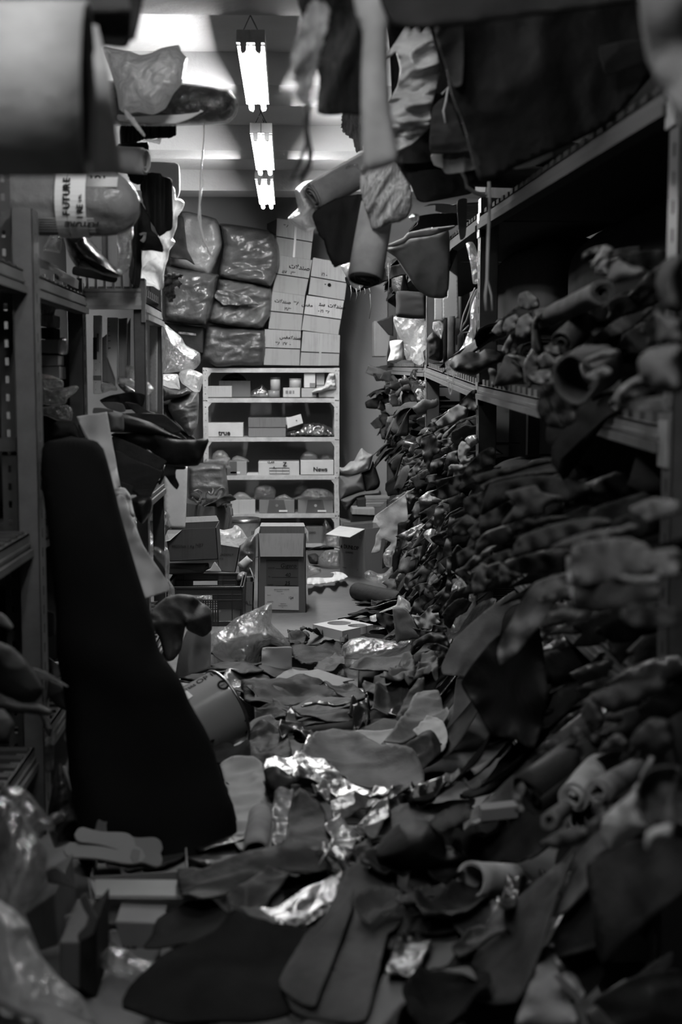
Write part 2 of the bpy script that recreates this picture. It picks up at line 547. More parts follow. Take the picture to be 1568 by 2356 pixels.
# ================================================================== fluorescent lamps
def lamp(px, py, Y, L, label, power, chain=True, dim=None):
    c = np.array([px, Y, py]) if py < 4 and py > 0 else at(px, py, Y)     # top of the near end, middle
    x, y, z = c
    t = thing('fluorescent_lamp', (x, y, z - .06), label, 'light', 'twin tube lamps in a row')
    white = mat('metal', .72); grey = mat('metal', .3)
    for sx in (-1, 1):
        xc = x + sx * .0305
        b = MB()
        b.box((xc - .0295, y + .035, z - .05), (xc + .0295, y + L - .035, z))
        b.hexa([(xc - .026, y + .036, z - .058), (xc + .026, y + .036, z - .058), (xc + .026, y + L - .036, z - .058), (xc - .026, y + L - .036, z - .058),
                (xc - .029, y + .036, z - .049), (xc + .029, y + .036, z - .049), (xc + .029, y + L - .036, z - .049), (xc - .029, y + L - .036, z - .049)])
        b.build('housing', white, t)
        for (ya, yb) in ((y, y + .035), (y + L - .035, y + L)):
            MB().box((xc - .0305, ya, z - .052), (xc + .0295, yb, z + .001)).build('end_cap', grey, t, bevel=.002, label='dark grey end box')
        for yy in (y + .002, y + L - .022):
            h = MB(); n = 10
            pr = [(xc - .013, z - .05), (xc + .013, z - .05)] + [(xc + .013 * math.cos(-a), z - .078 + .013 * math.sin(-a)) for a in np.linspace(0, math.pi, n)]
            V = [(q[0], yy, q[1]) for q in pr] + [(q[0], yy + .02, q[1]) for q in pr]; m_ = len(pr)
            h.add(V, [list(range(m_)), list(range(m_, 2 * m_))[::-1]] + [[i, i + m_, (i + 1) % m_ + m_, (i + 1) % m_] for i in range(m_)])
            h.build('lamp_holder', grey, t)
        pw = power if (dim is None or sx < 0) else power * dim
        tb = MB().tube([(xc, y + .02, z - .078), (xc, y + L - .02, z - .078)], .013, 12).build('tube', mat('glow', pw), t, smooth=True, label='glowing white glass tube')
        for yy in (y + .021, y + L - .036): MB().tube([(xc, yy, z - .078), (xc, yy + .015, z - .078)], .0136, 12).build('tube_cap', mat('steel', .4), tb)
    if chain:
        for (ya, d) in ((y, -1), (y + L, 1)):
            top = np.array([x - .01, ya + d * .03, ZC if True else z])
            ap = np.array([x, ya + d * .01, z + .055])
            w_ = MB()
            w_.tube([(x - .03, ya - d * .01, z), ap], .0028, 5); w_.tube([(x + .03, ya - d * .01, z), ap], .0028, 5)
            n = 9
            for k in range(n):
                p0 = ap + (top - ap) * k / n; p1 = ap + (top - ap) * (k + 1.25) / n
                a = k * math.pi / 2
                o = np.array([math.cos(a), math.sin(a), 0]) * .006
                w_.tube([p0, (p0 + p1) / 2 + o, p1, (p0 + p1) / 2 - o, p0], .0022, 5)
            w_.build('chain', mat('steel', .12), t, smooth=True, label='dark hanging chain')
    return t
lamp(576, 68, 5.6, 1.22, 'twin tube ceiling lamp nearest the hanging leather, one tube dimmer', TUBE_POWER, dim=.6)
lamp(600, 283, 7.15, 1.22, 'middle twin tube ceiling lamp of the hanging row', TUBE_POWER)
lamp(607, 393, 8.72, 1.22, 'twin tube ceiling lamp closest to the end wall', TUBE_POWER)
lamp(-.12, 2.8, 2.6, 1.22, 'twin tube ceiling lamp above the near end of the heap', MID_TUBE_POWER)
lamp(-.45, 2.8, .4, 1.22, 'twin tube ceiling lamp over the aisle entrance', NEAR_TUBE_POWER)
# ================================================================== generic builders
def ladder(mb, o, ax, az, w, h, hole_w, hole_h, pitch, t=.0025, nrm=None):
    """flat strip w x h from corner o along unit ax / az with a column of real slots"""
    o = np.array(o, float); ax = np.array(ax, float); az = np.array(az, float)
    ay = np.cross(az, ax) * t if nrm is None else np.array(nrm, float) * t
    e = (w - hole_w) / 2
    mb.obox(o, ax * e, ay, az * h); mb.obox(o + ax * (w - e), ax * e, ay, az * h)
    n = int(h / pitch); z = 0.0
    for k in range(n):
        mb.obox(o + ax * e + az * (k * pitch), ax * hole_w, ay, az * (pitch - hole_h))
    mb.obox(o + ax * e + az * (n * pitch), ax * hole_w, ay, az * max(.001, h - n * pitch))

def quadbox(mb, Q, Y, depth, skew=(0, 0)):
    """solid whose front face is the photo quad TL,TR,BR,BL at distance Y, carried straight back by depth"""
    Yv = [Y] * 4 if np.isscalar(Y) else list(Y)
    W = [at(q[0], q[1], y) for q, y in zip(Q, Yv)]
    d = np.array([skew[0], depth, skew[1]], float)
    TL, TR, BR, BL = W
    mb.hexa([BL, BR, BR + d, BL + d, TL, TR, TR + d, TL + d])
    return W

def lerp(a, b, t): return np.asarray(a) * (1 - t) + np.asarray(b) * t

def carton(label, Q, Y, depth, v, lines=(), seam=None, tape=None, group=None, name='cardboard_box', cat='box', kind='board', skew=(0, 0), flap_v=None, patch=None, ink=.03):
    """closed box; seam = fraction down the front where the flap ends; tape = fraction across; lines = (text, across, down, height)"""
    mb = MB(); W = quadbox(mb, Q, Y, depth, skew)
    TL, TR, BR, BL = W
    base = (BL + BR) / 2 + np.array([0, depth / 2, 0]); base[2] = min(BL[2], BR[2])
    t = thing(name, base, label, cat, group)
    mb.build('body', mat(kind, v), t, bevel=.004)
    ex = TR - TL; ez = TL - BL; nrm = np.cross(ex, ez); nrm = nrm / np.linalg.norm(nrm)   # towards the viewer
    def panel(nm, u0, u1, d0, d1, m, off=.003, **k):
        p = lambda u, d: lerp(lerp(TL, TR, u), lerp(BL, BR, u), d)
        q = MB(); a = [p(u0, d1), p(u1, d1), p(u1, d0), p(u0, d0)]
        q.hexa([a[0] + nrm * off, a[1] + nrm * off, a[1], a[0], a[3] + nrm * off, a[2] + nrm * off, a[2], a[3]])
        return q.build(nm, m, t, **k)
    if seam:
        panel('flap', .0, 1.0, .0, seam, mat(kind, flap_v or v * 1.08), .004)
        panel('seam_gap', .0, 1.0, seam, seam + .03, mat('plain', .02), .0015)
    if tape: panel('tape', tape - .03, tape + .03, 0, 1, mat('gloss', v * 1.25), .005, label='glossy strip of packing tape')
    for pt in patch or (): panel(pt[5] if len(pt) > 5 else 'label', pt[0], pt[1], pt[2], pt[3], pt[4], .006)
    H = np.linalg.norm(ez)
    for (s, u, d, hh) in lines:
        p = lerp(lerp(TL, TR, u), lerp(BL, BR, u), d) + nrm * .0075
        text(t, s, p, hh * H, mat('plain', ink), ex / np.linalg.norm(ex), ez / H, bold=hh * H * .03)
    return t, W

def open_box(label, Q, Y, depth, v, flaps=(), group=None, name='open_cardboard_box', cat='box', tin=.004, skew=(0, 0), inner=None, kind='board'):
    """open topped carton of five walls; flaps = list of 4-point world quads built by the caller from W"""
    Yv = [Y] * 4 if np.isscalar(Y) else list(Y)
    TL, TR, BR, BL = [at(q[0], q[1], y) for q, y in zip(Q, Yv)]
    d = np.array([skew[0], depth, skew[1]], float)
    base = (BL + BR) / 2 + d / 2
    t = thing(name, base, label, cat, group)
    ex = (TR - TL) / np.linalg.norm(TR - TL); n = np.array([0, tin, 0]); e = ex * tin
    def wall(nm, a, b, c, dd, off):
        MB().hexa([a, b, b + off, a + off, dd, c, c + off, dd + off]).build(nm, mat(kind, v), t)
    wall('front_wall', BL, BR, TR, TL, n)
    wall('back_wall', BL + d, BR + d, TR + d, TL + d, -n)
    wall('side_wall', BL, BL + d, TL + d, TL, e)
    wall('side_wall', BR, BR + d, TR + d, TR, -e)
    MB().hexa([BL, BR, BR + d, BL + d, BL + [0, 0, tin], BR + [0, 0, tin], BR + d + [0, 0, tin], BL + d + [0, 0, tin]]).build('bottom', mat(kind, v), t)
    return t, (TL, TR, BR, BL), d

def flap(t, a, b, c, d, m, nm='flap', th=.004, **k):
    P = [np.asarray(p, float) for p in (a, b, c, d)]
    nr = np.cross(P[1] - P[0], P[3] - P[0]); nr = nr / (np.linalg.norm(nr) + 1e-9) * th
    return MB().hexa([P[0], P[1], P[2], P[3], P[0] + nr, P[1] + nr, P[2] + nr, P[3] + nr]).build(nm, m, t, **k)

# ================================================================== white bookcase at the end wall
BY = 10.9
bx0, bx1, bzt = at(465, 845, BY)[0], at(781, 845, BY)[0], at(600, 846, BY)[2]
WHITE = mat('metal', .50)
bc = thing('steel_shelf_unit', ((bx0 + bx1) / 2, BY + .18, 0), 'white slotted steel bookcase of five shelves against the end wall', 'shelf')
for sx, xa in ((1, bx0), (-1, bx1)):
    for yy, s in ((BY, 1), (BY + .36, -1)):
        m_ = MB()
        x_ = xa if sx > 0 else xa - .046
        ladder(m_, (x_, yy, 0), (1, 0, 0), (0, 0, 1), .046, bzt, .008, .008, .055, nrm=(0, 1, 0))
        m_.box((xa if sx > 0 else xa - .003, min(yy, yy + s * .04), 0), (xa + .003 if sx > 0 else xa, max(yy, yy + s * .04), bzt))
        m_.build('post', WHITE, bc)
SHELF_Z = []
for py in (847, 916, 1006, 1094, 1182):
    z = at(600, py, BY)[2]; SHELF_Z.append(z)
    m_ = MB(); m_.box((bx0 + .004, BY + .004, z - .006), (bx1 - .004, BY + .356, z))
    m_.box((bx0 + .03, BY - .001, z - .036), (bx1 - .03, BY + .003, z)); m_.box((bx0 + .03, BY + .357, z - .036), (bx1 - .03, BY + .361, z))
    for x_, s in ((bx0 + .046, 1), (bx1 - .046, -1)):
        V = [(x_, BY + .0035, z - .036), (x_ + s * .03, BY + .0035, z - .036), (x_, BY + .0035, z - .075)]
        V += [(a, b + .003, c) for a, b, c in V]
        m_.add(V, [[0, 1, 2], [5, 4, 3], [0, 3, 4, 1], [1, 4, 5, 2], [2, 5, 3, 0]])
    m_.build('shelf', WHITE, bc)
MB().box((bx0 + .03, BY - .001, .03), (bx1 - .03, BY + .356, .06)).build('shelf', WHITE, bc)
hd = MB()
for z in SHELF_Z:
    for x_ in (bx0 + .012, bx0 + .034, bx1 - .012, bx1 - .034):
        hd.revolve((x_, BY - .0005, z - .018), (0, -1, 0), [(.007, 0), (.006, .003), (.001, .004)], 8)
hd.build('bolt_heads', mat('steel', .4), bc)

ROW_Y = BY + .03
def rowbox(label, x0, x1, y0, y1, v, lines=(), depth=.26, Y=ROW_Y, kind='board', **k):
    return carton(label, [(x0, y0), (x1, y0), (x1, y1), (x0, y1)], Y, depth, v, lines, kind=kind, **k)
g1 = 'shoe boxes on the white bookcase'
# first row from the top
rowbox('pale low box at the left end of the top bookcase shelf', 478, 533, 888, 914, .42, Y=ROW_Y - .012, depth=.1)
rowbox('dark open carton behind the pale box on the top bookcase shelf', 503, 576, 876, 914, .14, Y=ROW_Y + .12, depth=.2)
puff('dark_bag', [(508, 876), (520, 862), (545, 858), (560, 866), (566, 877)], 11.2, mat('shiny', .03), .1, .02, 14, label='small black plastic bag on the dark carton, top bookcase shelf', cat='bag', n=200)
puff('foil_packet', [(577, 914), (579, 900), (588, 894), (596, 890), (602, 884), (610, 893), (617, 900), (619, 914)], 11.02, mat('foil', .55), .1, .015, 22, n=250, label='crinkled silver packet in the middle of the top bookcase shelf', cat='packet')
def jar(label, px, yb, yt, r, v, lidv, Y=ROW_Y + .06):
    c = at(px, yb, Y); h = at(px, yt, Y)[2] - c[2]
    t = thing('lidded_jar', c, label, 'jar')
    MB().revolve(c, (0, 0, 1), [(0.001, 0), (r, .002), (r, h * .8), (r * .92, h * .86), (.001, h * .86)], 20).build('body', mat('gloss', v), t, smooth=True)
    MB().revolve(c + [0, 0, h * .84], (0, 0, 1), [(r * 1.02, 0), (r * 1.02, h * .16), (.001, h * .16)], 20).build('lid', mat('metal', lidv), t, smooth=False)
    return t
jar('short tin can under the taller jar on the top bookcase shelf', 630, 914, 898, .05, .28, .3)
jar('glass jar with a dark lid standing on the short tin can', 633, 898, 868, .042, .5, .06)
rowbox('white printed carton below the squat jar on the top bookcase shelf', 651, 690, 892, 914, .5, [('||| ||| ||', .14, .55, .35)])
jar('squat glass jar with metal lid on the white printed carton', 679, 892, 871, .05, .5, .35)
rowbox('tall white packet with a dark corner on the top bookcase shelf', 699, 725, 856, 892, .62, kind='paper', depth=.12, patch=[(.5, .98, .7, .98, mat('paper', .2), 'label')])
rowbox('small pale box under the tall white packet', 693, 728, 893, 914, .4, kind='paper', depth=.14)
rowbox('narrow grey box behind the crumpled white bag', 727, 746, 859, 886, .4, depth=.12, Y=ROW_Y + .05)
rowbox('narrow grey carton under the narrow grey box', 727, 746, 887, 914, .3, depth=.12, Y=ROW_Y + .05)
rowbox('white carton at the right end of the top bookcase shelf', 733, 770, 896, 914, .5, kind='paper', depth=.16, Y=ROW_Y - .005)
puff('crumpled_paper_bag', [(715, 904), (727, 893), (745, 888), (752, 868), (757, 859), (770, 860), (772, 880), (773, 895), (755, 897), (735, 903)], 10.9, mat('paper', .7), .12, .03, 12, n=300, label='crumpled white paper bag leaning on the right post, top bookcase shelf', cat='bag')
# second row
rowbox('white shoe box with a short lower-case word, second bookcase shelf', 473, 559, 973, 1005, .58, [('true', .34, .88, .5)], kind='paper', seam=None)
rowbox('plain brown carton beside the lettered white box, second bookcase shelf', 571, 657, 961, 1005, .19, depth=.24, tape=None, seam=.5, flap_v=.16)
rowbox('small white carton perched at a tilt on the second bookcase shelf', 657, 693, 960, 978, .6, kind='paper', depth=.13, Y=10.98)
o_, _w = carton('white printed carton tilted over the foil heap on the second bookcase shelf', [(658, 963), (692, 953), (697, 974), (661, 986)], 10.9, .14, .62, [('"', .6, .75, .4)], kind='paper')
puff('foil_scraps', [(662, 1005), (664, 995), (684, 990), (695, 978), (712, 974), (730, 973), (748, 978), (762, 985), (768, 998), (766, 1005)], 11.0, mat('foil', .5), .2, .04, 20, n=450, jag=.8, label='heap of crumpled silver foil on the second bookcase shelf', cat='foil')
puff('dark_offcut', [(655, 1005), (660, 991), (683, 988), (690, 1005)], 10.97, mat('leather', .04), .1, .02, 16, n=120, label='dark leather offcut between brown carton and foil heap', cat='leather')
# third row
rowbox('grey shoe box with white sticker, left on the third bookcase shelf', 522, 567, 1062, 1094, .3, patch=[(.18, .66, .72, .86, mat('paper', .7), 'sticker'), (.0, .5, .0, .98, mat('paper', .1), 'dark_panel')])
rowbox('pale carton printed with a table grid on the third bookcase shelf', 594, 688, 1062, 1094, .52, [('Z', .6, .32, .42), ('CLAX', .22, .1, .2), ('A', .36, .5, .22)], kind='paper',
       patch=[(.27, .76, .44, .46, mat('plain', .06), 'printed_line'), (.27, .76, .64, .66, mat('plain', .06), 'printed_line'), (.27, .76, .86, .88, mat('plain', .06), 'printed_line'), (.27, .275, .44, .88, mat('plain', .06), 'printed_line'), (.43, .435, .44, .88, mat('plain', .06), 'printed_line'), (.59, .595, .44, .88, mat('plain', .06), 'printed_line'), (.755, .76, .44, .88, mat('plain', .06), 'printed_line')])
rowbox('white shoe box with a bold word, right on the third bookcase shelf', 691, 767, 1059, 1092, .56, [('News', .38, .76, .42)], kind='paper')
rowbox('thin white slab under the dark gap of the third bookcase shelf', 567, 594, 1090, 1094, .6, kind='foam', depth=.2, name='foam_slab', cat='foam')
puff('white_bag', [(487, 1058), (490, 1044), (500, 1036), (513, 1036), (523, 1045), (527, 1056), (510, 1060)], 11.02, mat('poly', .85, op=.8), .16, .01, 9, n=250, label='round white bag above the wrapped bale, third bookcase shelf', cat='bag')
puff('white_bag', [(533, 1062), (535, 1053), (545, 1048), (560, 1052), (571, 1058), (572, 1063)], 11.02, mat('poly', .85, op=.8), .16, .01, 9, n=200, label='low white bag filling the grey shoe box with the sticker', cat='bag')
puff('clear_bag', [(690, 1058), (695, 1044), (706, 1037), (722, 1040), (731, 1049), (728, 1062)], 11.05, mat('film', .6, op=.45), .14, .03, 14, n=300, label='crumpled clear bag above the white box with a bold word', cat='bag')
puff('clear_bag', [(730, 1062), (738, 1048), (752, 1043), (764, 1052), (767, 1062)], 11.08, mat('film', .5, op=.4), .12, .03, 14, n=220, label='small clear bag by the right post, third bookcase shelf', cat='bag')
# fourth row
rowbox('plain grey shoe box at the left of the fourth bookcase shelf', 530, 587, 1150, 1183, .42)
for k, (x0, x1, lb) in enumerate(((596, 677, 'grey shoe box with dark trapezium panel, fourth bookcase shelf middle'), (685, 766, 'grey shoe box with dark trapezium panel, beside the right bookcase post'))):
    t_, W_ = rowbox(lb, x0, x1, 1150, 1181, .19, patch=[(.56, .8, .76, .88, mat('paper', .75), 'sticker')])
    TL, TR, BR, BL = W_
    pr = lambda u, d: lerp(lerp(TL, TR, u), lerp(BL, BR, u), d) + np.array([0, -.002, 0])
    q = [pr(.22, 1), pr(.78, 1), pr(.7, 0), pr(.28, 0)]
    MB().hexa([q[0], q[1], q[1] + [0, .003, 0], q[0] + [0, .003, 0], q[3], q[2], q[2] + [0, .003, 0], q[3] + [0, .003, 0]]).build('dark_panel', mat('paper', .09), t_)
    MB().revolve(pr(.5, .42) + [0, -.001, 0], (0, -1, 0), [(.012, 0), (.012, .002), (.001, .002)], 14).build('round_mark', mat('paper', .2 if k == 0 else .4), t_)
puff('white_bag', [(533, 1150), (536, 1141), (548, 1132), (562, 1133), (575, 1142), (580, 1150)], 11.02, mat('poly', .85, op=.85), .16, .008, 8, n=220, label='smooth white bag over the plain grey shoe box', cat='bag')
puff('clear_bag', [(586, 1149), (584, 1126), (592, 1118), (612, 1114), (628, 1119), (635, 1130), (628, 1150)], 11.0, mat('film', .7, op=.5), .16, .03, 12, n=300, label='knotted clear bag on the left panelled shoe box', cat='bag')
puff('white_bag', [(628, 1150), (640, 1141), (655, 1137), (668, 1144), (676, 1150)], 11.02, mat('poly', .85, op=.8), .14, .012, 10, n=180, label='flat white bag between two clear bags, fourth bookcase shelf', cat='bag')
puff('clear_bag', [(668, 1150), (690, 1140), (704, 1126), (724, 1123), (750, 1126), (765, 1136), (766, 1150)], 10.98, mat('film', .8, op=.6), .18, .03, 14, n=400, label='long crinkled clear bag over the panelled box by the right post', cat='bag')
puff('clear_bag', [(676, 1140), (678, 1124), (690, 1112), (704, 1113), (706, 1128), (694, 1142)], 11.12, mat('film', .5, op=.35), .12, .02, 12, n=200, label='dull clear bag standing behind the long crinkled one', cat='bag')
# bottom row, at floor level
rowbox('dark lettered carton on the floor under the bookcase', 703, 742, 1212, 1262, .14, [('DWD', .2, .3, .12)], depth=.25, Y=10.92)
puff('clear_bag', [(738, 1258), (740, 1215), (747, 1192), (757, 1205), (768, 1225), (770, 1258)], 10.96, mat('film', .4, op=.3), .2, .03, 10, n=250, label='dim clear bag in the bottom right corner of the bookcase', cat='bag')
# metal tin in front of the bookcase
c = at(562, 1262, 10.55); c[2] = 0; r_ = .125
tn = thing('metal_tin', c, 'large round metal tin with pressed lid before the bookcase', 'tin')
zt = at(562, 1192, 10.55)[2]
MB().revolve(c, (0, 0, 1), [(.001, 0), (r_, 0), (r_ * 1.02, .01), (r_, .02), (r_, zt - .03), (r_ * 1.02, zt - .02)], 36).build('body', mat('metal', .22), tn, smooth=True)
MB().revolve(c + [0, 0, zt - .024], (0, 0, 1), [(r_ * 1.05, 0), (r_ * 1.05, .02), (r_ * .98, .026), (r_ * .93, .012), (.001, .014)], 36).build('lid', mat('steel', .5), tn, smooth=True)
text(tn, 'II', c + [.06, -r_ - .001, zt * .6], .05, mat('plain', .03))

# ================================================================== on top of the bookcase
ct = lambda P: [(350 + a * .1977, 440 + b * .1977) for a, b in P]
POLY = mat('shiny', .1, rough=.2)
puff('wrapped_bale', ct([(640, 1560), (900, 1580), (1310, 1610), (1300, 2030), (1000, 2045), (740, 2060), (640, 1990), (555, 1970), (580, 1800)]), 10.98, mat('shiny', .07, rough=.3), .3, .03, 8, 0, n=600, label='brown paper bale lowest of the three on the bookcase', cat='bale', round_=.35)
puff('wrapped_bale', ct([(770, 1010), (1000, 1020), (1210, 1075), (1390, 1130), (1385, 1420), (1330, 1530), (1260, 1610), (900, 1580), (640, 1520), (680, 1300), (740, 1150)]), 10.95, mat('shiny', .12, rough=.26), .34, .05, 7, 20, n=800, label='torn and gaping bale in the middle of the bookcase pile', cat='bale', round_=.35)
puff('wrapped_bale', ct([(785, 375), (1100, 410), (1390, 470), (1470, 640), (1480, 860), (1380, 1110), (1200, 1085), (770, 1000), (790, 800), (815, 640), (800, 520)]), 10.9, POLY, .36, .04, 7, 8, n=1400, label='shiny plastic wrapped bale topmost on the bookcase pile', cat='bale', round_=.35)
trace('torn_flap', ct([(720, 1230), (760, 1150), (900, 1160), (1000, 1210), (1090, 1200), (1240, 1320), (1170, 1320), (1000, 1330), (900, 1320), (830, 1330), (800, 1300)]), 10.72, mat('shiny', .1), .03, 9, thick=.004, n=250, label='ragged torn wrapper hanging open on the middle bale', cat='wrapper')
puff('wrapped_bale', ct([(130, 880), (330, 900), (760, 965), (760, 1010), (690, 1380), (620, 1560), (350, 1550), (120, 1480)]), 10.75, mat('shiny', .065, rough=.22), .34, .03, 9, 8, n=700, label='taped dark plastic bale with a torn open top, left of bookcase pile', cat='bale', round_=.35)
puff('wrapped_bale', ct([(330, 240), (560, 270), (740, 320), (790, 420), (815, 620), (770, 760), (720, 890), (650, 1000), (400, 930), (200, 860), (230, 600)]), 10.85, mat('shiny', .22, rough=.25), .34, .022, 7, 10, n=700, label='pale smooth topped bale highest at the left of the end wall', cat='bale', round_=.35)
trace('leather_flap', ct([(290, 290), (360, 300), (385, 480), (410, 680), (495, 855), (400, 800), (200, 760), (250, 520)]), 10.55, mat('leather', .02), .02, 6, thick=.006, n=200, label='black triangular leather flap hanging over the pale bale', cat='leather')
carton('black strapped box under the taped dark bale', [(378, 742), (466, 752), (466, 812), (384, 806)], 10.75, .3, .025, kind='leather', name='black_case', cat='box', patch=[(.35, .82, .28, .36, mat('foil', .2), 'foil_strip')])

cb = lambda P: [(600 + a * .1528, 490 + b * .1528) for a, b in P]
AR = '\uFE95\uFEFB\uFEAA\uFEE8\uFEBB'
AR2 = '\uFEB2\uFED4\uFEE3'
gC = 'cartons stacked on the bookcase'
def stack_box(label, Q, lines, seam=None, v=.29, Y=10.92, tape=None, patch=None, fv=None):
    carton(label, cb(Q), Y, .3, v, lines, seam=seam, tape=tape, patch=patch, flap_v=fv, ink=.008, group=gC, name='shoe_carton')
stack_box('carton lowest in the left column on the bookcase, handwriting above a lower seam', [(60, 1750), (600, 1780), (580, 2300), (40, 2290)], [(AR2 + AR[1:], .42, .24, .13), ('\u0663\u0668  \u06F2\u06F7  -', .3, .42, .12)], .5)
stack_box('carton second from the bottom of the left column, two rows of handwriting', [(172, 1182), (660, 1250), (604, 1775), (110, 1745)], [(AR + '  \u0663\u0668  ' + AR2, .1, .27, .13), ('\u0661\u0669/\u0663', .42, .46, .11)], .51)
stack_box('carton with bold handwriting second from the top of the left column', [(270, 635), (775, 712), (664, 1250), (170, 1182)], [(AR, .36, .3, .17), ('\u06F5\u06F7   \u0662\u0663', .18, .47, .12)], .5)
stack_box('taller carton on top of the left column with an open side', [(240, 80), (800, 180), (745, 705), (225, 630)], [('\u0663 \u0668', .18, .2, .1)], .48, .3, tape=.52)
stack_box('taped carton lowest in the right column on the bookcase', [(630, 1780), (1190, 1840), (1175, 2300), (585, 2300)], [], .58, .3, tape=.5)
stack_box('carton in the middle of the right column with a pale handwritten flap', [(690, 1240), (1248, 1322), (1165, 1840), (610, 1765)], [('\uFE98\uFEB3  ' + AR, .36, .24, .15), ('- \u0662\u0661 ' + ' \u0663\u0668', .36, .42, .11)], .53, .31, fv=.4)
stack_box('carton at the top of the right column with dark ink blots', [(785, 672), (1330, 770), (1258, 1315), (712, 1225)], [('\u0662\u0661 - ', .28, .44, .12), ('\u2022 \u25CF', .4, .7, .12)], .5, .32)
for q in [[(92, 160), (245, 85), (225, 330), (90, 240)]]:
    a = cb(q)
    carton('dark end flap of a carton turned sideways above the wrapped bales', a, (11.15, 10.95, 10.95, 11.15), .05, .08, name='carton_flap', cat='box')
# ================================================================== left rack
LX = -.80            # front plane of the near left rack
RM = mat('metal', .11); RMd = mat('metal', .06)
def upright(t, x0, x1, y, zt, d=.09, slots=True, web=True, m=None, flange=1, z0=0.0):
    """slotted upright: web faces the aisle entrance (-Y), slotted flange returns along +Y on the aisle side"""
    m = m or RM; mb = MB()
    mb.box((x0, y, z0), (x1, y + .0025, zt))
    xf = x1 if flange > 0 else x0
    ladder(mb, (xf, y, z0), (0, 1, 0), (0, 0, 1), d, zt - z0, .016, .03, .06, nrm=(-1 if flange > 0 else 1, 0, 0))
    xo = x0 if flange > 0 else x1
    mb.box((min(xo, xo + .0025 * flange), y, z0), (max(xo, xo + .0025 * flange), y + d, zt))
    return mb.build('upright', m, t)
def beam(t, a, b, h=.07, d=.04, nm='beam', m=None):
    """stepped shelf beam from a to b (points on its top front edge), towards the rack inside by d along -X/+X or +Y"""
    a = np.array(a, float); b = np.array(b, float); ax = b - a
    up = np.array([0, 0, 1.0]); n = np.cross(ax, up); n /= np.linalg.norm(n)
    if abs(ax[1]) > abs(ax[0]): n = np.array([math.copysign(1, a[0]), 0, 0.0])
    else: n = np.array([0, 1.0, 0])
    mb = MB()
    mb.obox(a - up * h, ax, n * .004, up * h)
    mb.obox(a - up * h - n * .012, ax, n * .05, up * .022)
    mb.obox(a - up * .006, ax, n * d, up * .006)
    mb.obox(a - up * (h * .55) - n * .005, ax, n * .008, up * .01)
    return mb.build(nm, m or RM, t)
def deck(t, x0, x1, y0, y1, z, n=16, m=None):
    """ribbed steel shelf panel; the ribs run into the rack and their ends show as a comb at the front"""
    mb = MB(); mb.box((x0, y0, z), (x1, y1, z + .004))
    for k in range(n):
        y = y0 + (y1 - y0) * (k + .2) / n
        mb.box((x0, y, z), (x1, y + (y1 - y0) / n * .45, z + .03))
    return mb.build('shelf_panel', m or RMd, t)

rk = thing('storage_rack', (LX - .3, 3.2, 0), 'near grey slotted steel rack along the left side of the aisle', 'rack')
p = at(78, 700, 4.0)
upright(rk, p[0] - .062, p[0], 4.0, at(50, 478, 4.0)[2], d=.1)
p = at(27, 600, 4.06)
mb = MB(); ladder(mb, (p[0] - .045, 4.06, 0), (1, 0, 0), (0, 0, 1), .045, 2.6, .011, .022, .055, nrm=(0, 1, 0)); mb.build('upright', RMd, rk)
p = at(191, 800, 5.2)
upright(rk, p[0] - .058, p[0], 5.2, at(150, 640, 5.2)[2], d=.09, m=RMd)
upright(rk, LX - .62, LX - .55, 4.0, 2.1); upright(rk, LX - .62, LX - .55, 5.2, 2.1); upright(rk, LX - .07, LX - .005, 2.0, 2.1); upright(rk, LX - .62, LX - .55, 2.0, 2.1)
zb = at(85, 627, 4.1)[2]
beam(rk, (LX, 4.1, zb), (LX, 5.2, zb)); beam(rk, (LX, 2.05, zb), (LX, 4.0, zb))
deck(rk, LX - .62, LX - .01, 4.1, 5.2, zb - .02, 14); deck(rk, LX - .62, LX - .01, 2.05, 4.0, zb - .02, 22)
for z in (.95, .28):
    beam(rk, (LX, 4.1, z), (LX, 5.2, z)); beam(rk, (LX, 2.05, z), (LX, 4.0, z))
    deck(rk, LX - .62, LX - .01, 4.1, 5.2, z - .02, 14); deck(rk, LX - .62, LX - .01, 2.05, 4.0, z - .02, 22)
for z in (.4, 1.2):
    MB().box((LX - .6, 4.03, z), (LX - .04, 4.05, z + .04)).build('brace', RMd, rk)

# the rack behind it that sticks further into the aisle
B2 = 5.25; x3 = at(333, 760, B2)[0]
r2 = thing('storage_rack', (x3 - .3, B2 + .4, 0), 'second left rack jutting into the aisle, its end beam brightly lit', 'rack')
upright(r2, x3 - .045, x3, B2 + .01, at(320, 640, B2)[2], d=.07)
y4 = 5.92; p4 = at(371, 760, y4); upright(r2, x3 - .05, x3, y4, at(371, 700, y4)[2] + .1, d=.05)
upright(r2, x3 - .62, x3 - .57, B2 + .01, 1.75, d=.07); upright(r2, x3 - .62, x3 - .57, y4, 1.75, d=.07)
za = at(260, 664, B2)[2]; zl = at(260, 712, B2)[2]; xa = x3 - .58
mb = MB()
mb.box((xa, B2, zl), (x3 - .004, B2 + .003, za)); mb.box((xa, B2 - .02, zl), (x3 - .01, B2 + .003, zl + .014))
mb.hexa([(xa, B2 - .02, zl + .014), (x3 - .01, B2 - .02, zl + .014), (x3 - .01, B2 + .003, zl + .05), (xa, B2 + .003, zl + .05), (xa, B2 - .02, zl + .016), (x3 - .01, B2 - .02, zl + .016), (x3 - .01, B2 + .003, zl + .054), (xa, B2 + .003, zl + .054)])
mb.box((xa, B2 - .006, za - .012), (x3 - .01, B2 + .03, za))
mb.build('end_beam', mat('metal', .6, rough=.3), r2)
MB().box((x3 - .012, B2 - .008, zl - .05), (x3 + .004, B2 + .012, za + .03)).build('beam_bracket', mat('metal', .3), r2)
beam(r2, (x3 + .002, B2 + .02, zl + .03), (x3 + .002, y4, zl + .03), m=mat('metal', .3))
deck(r2, x3 - .6, x3 - .01, B2 + .01, y4, za - .02, 9)
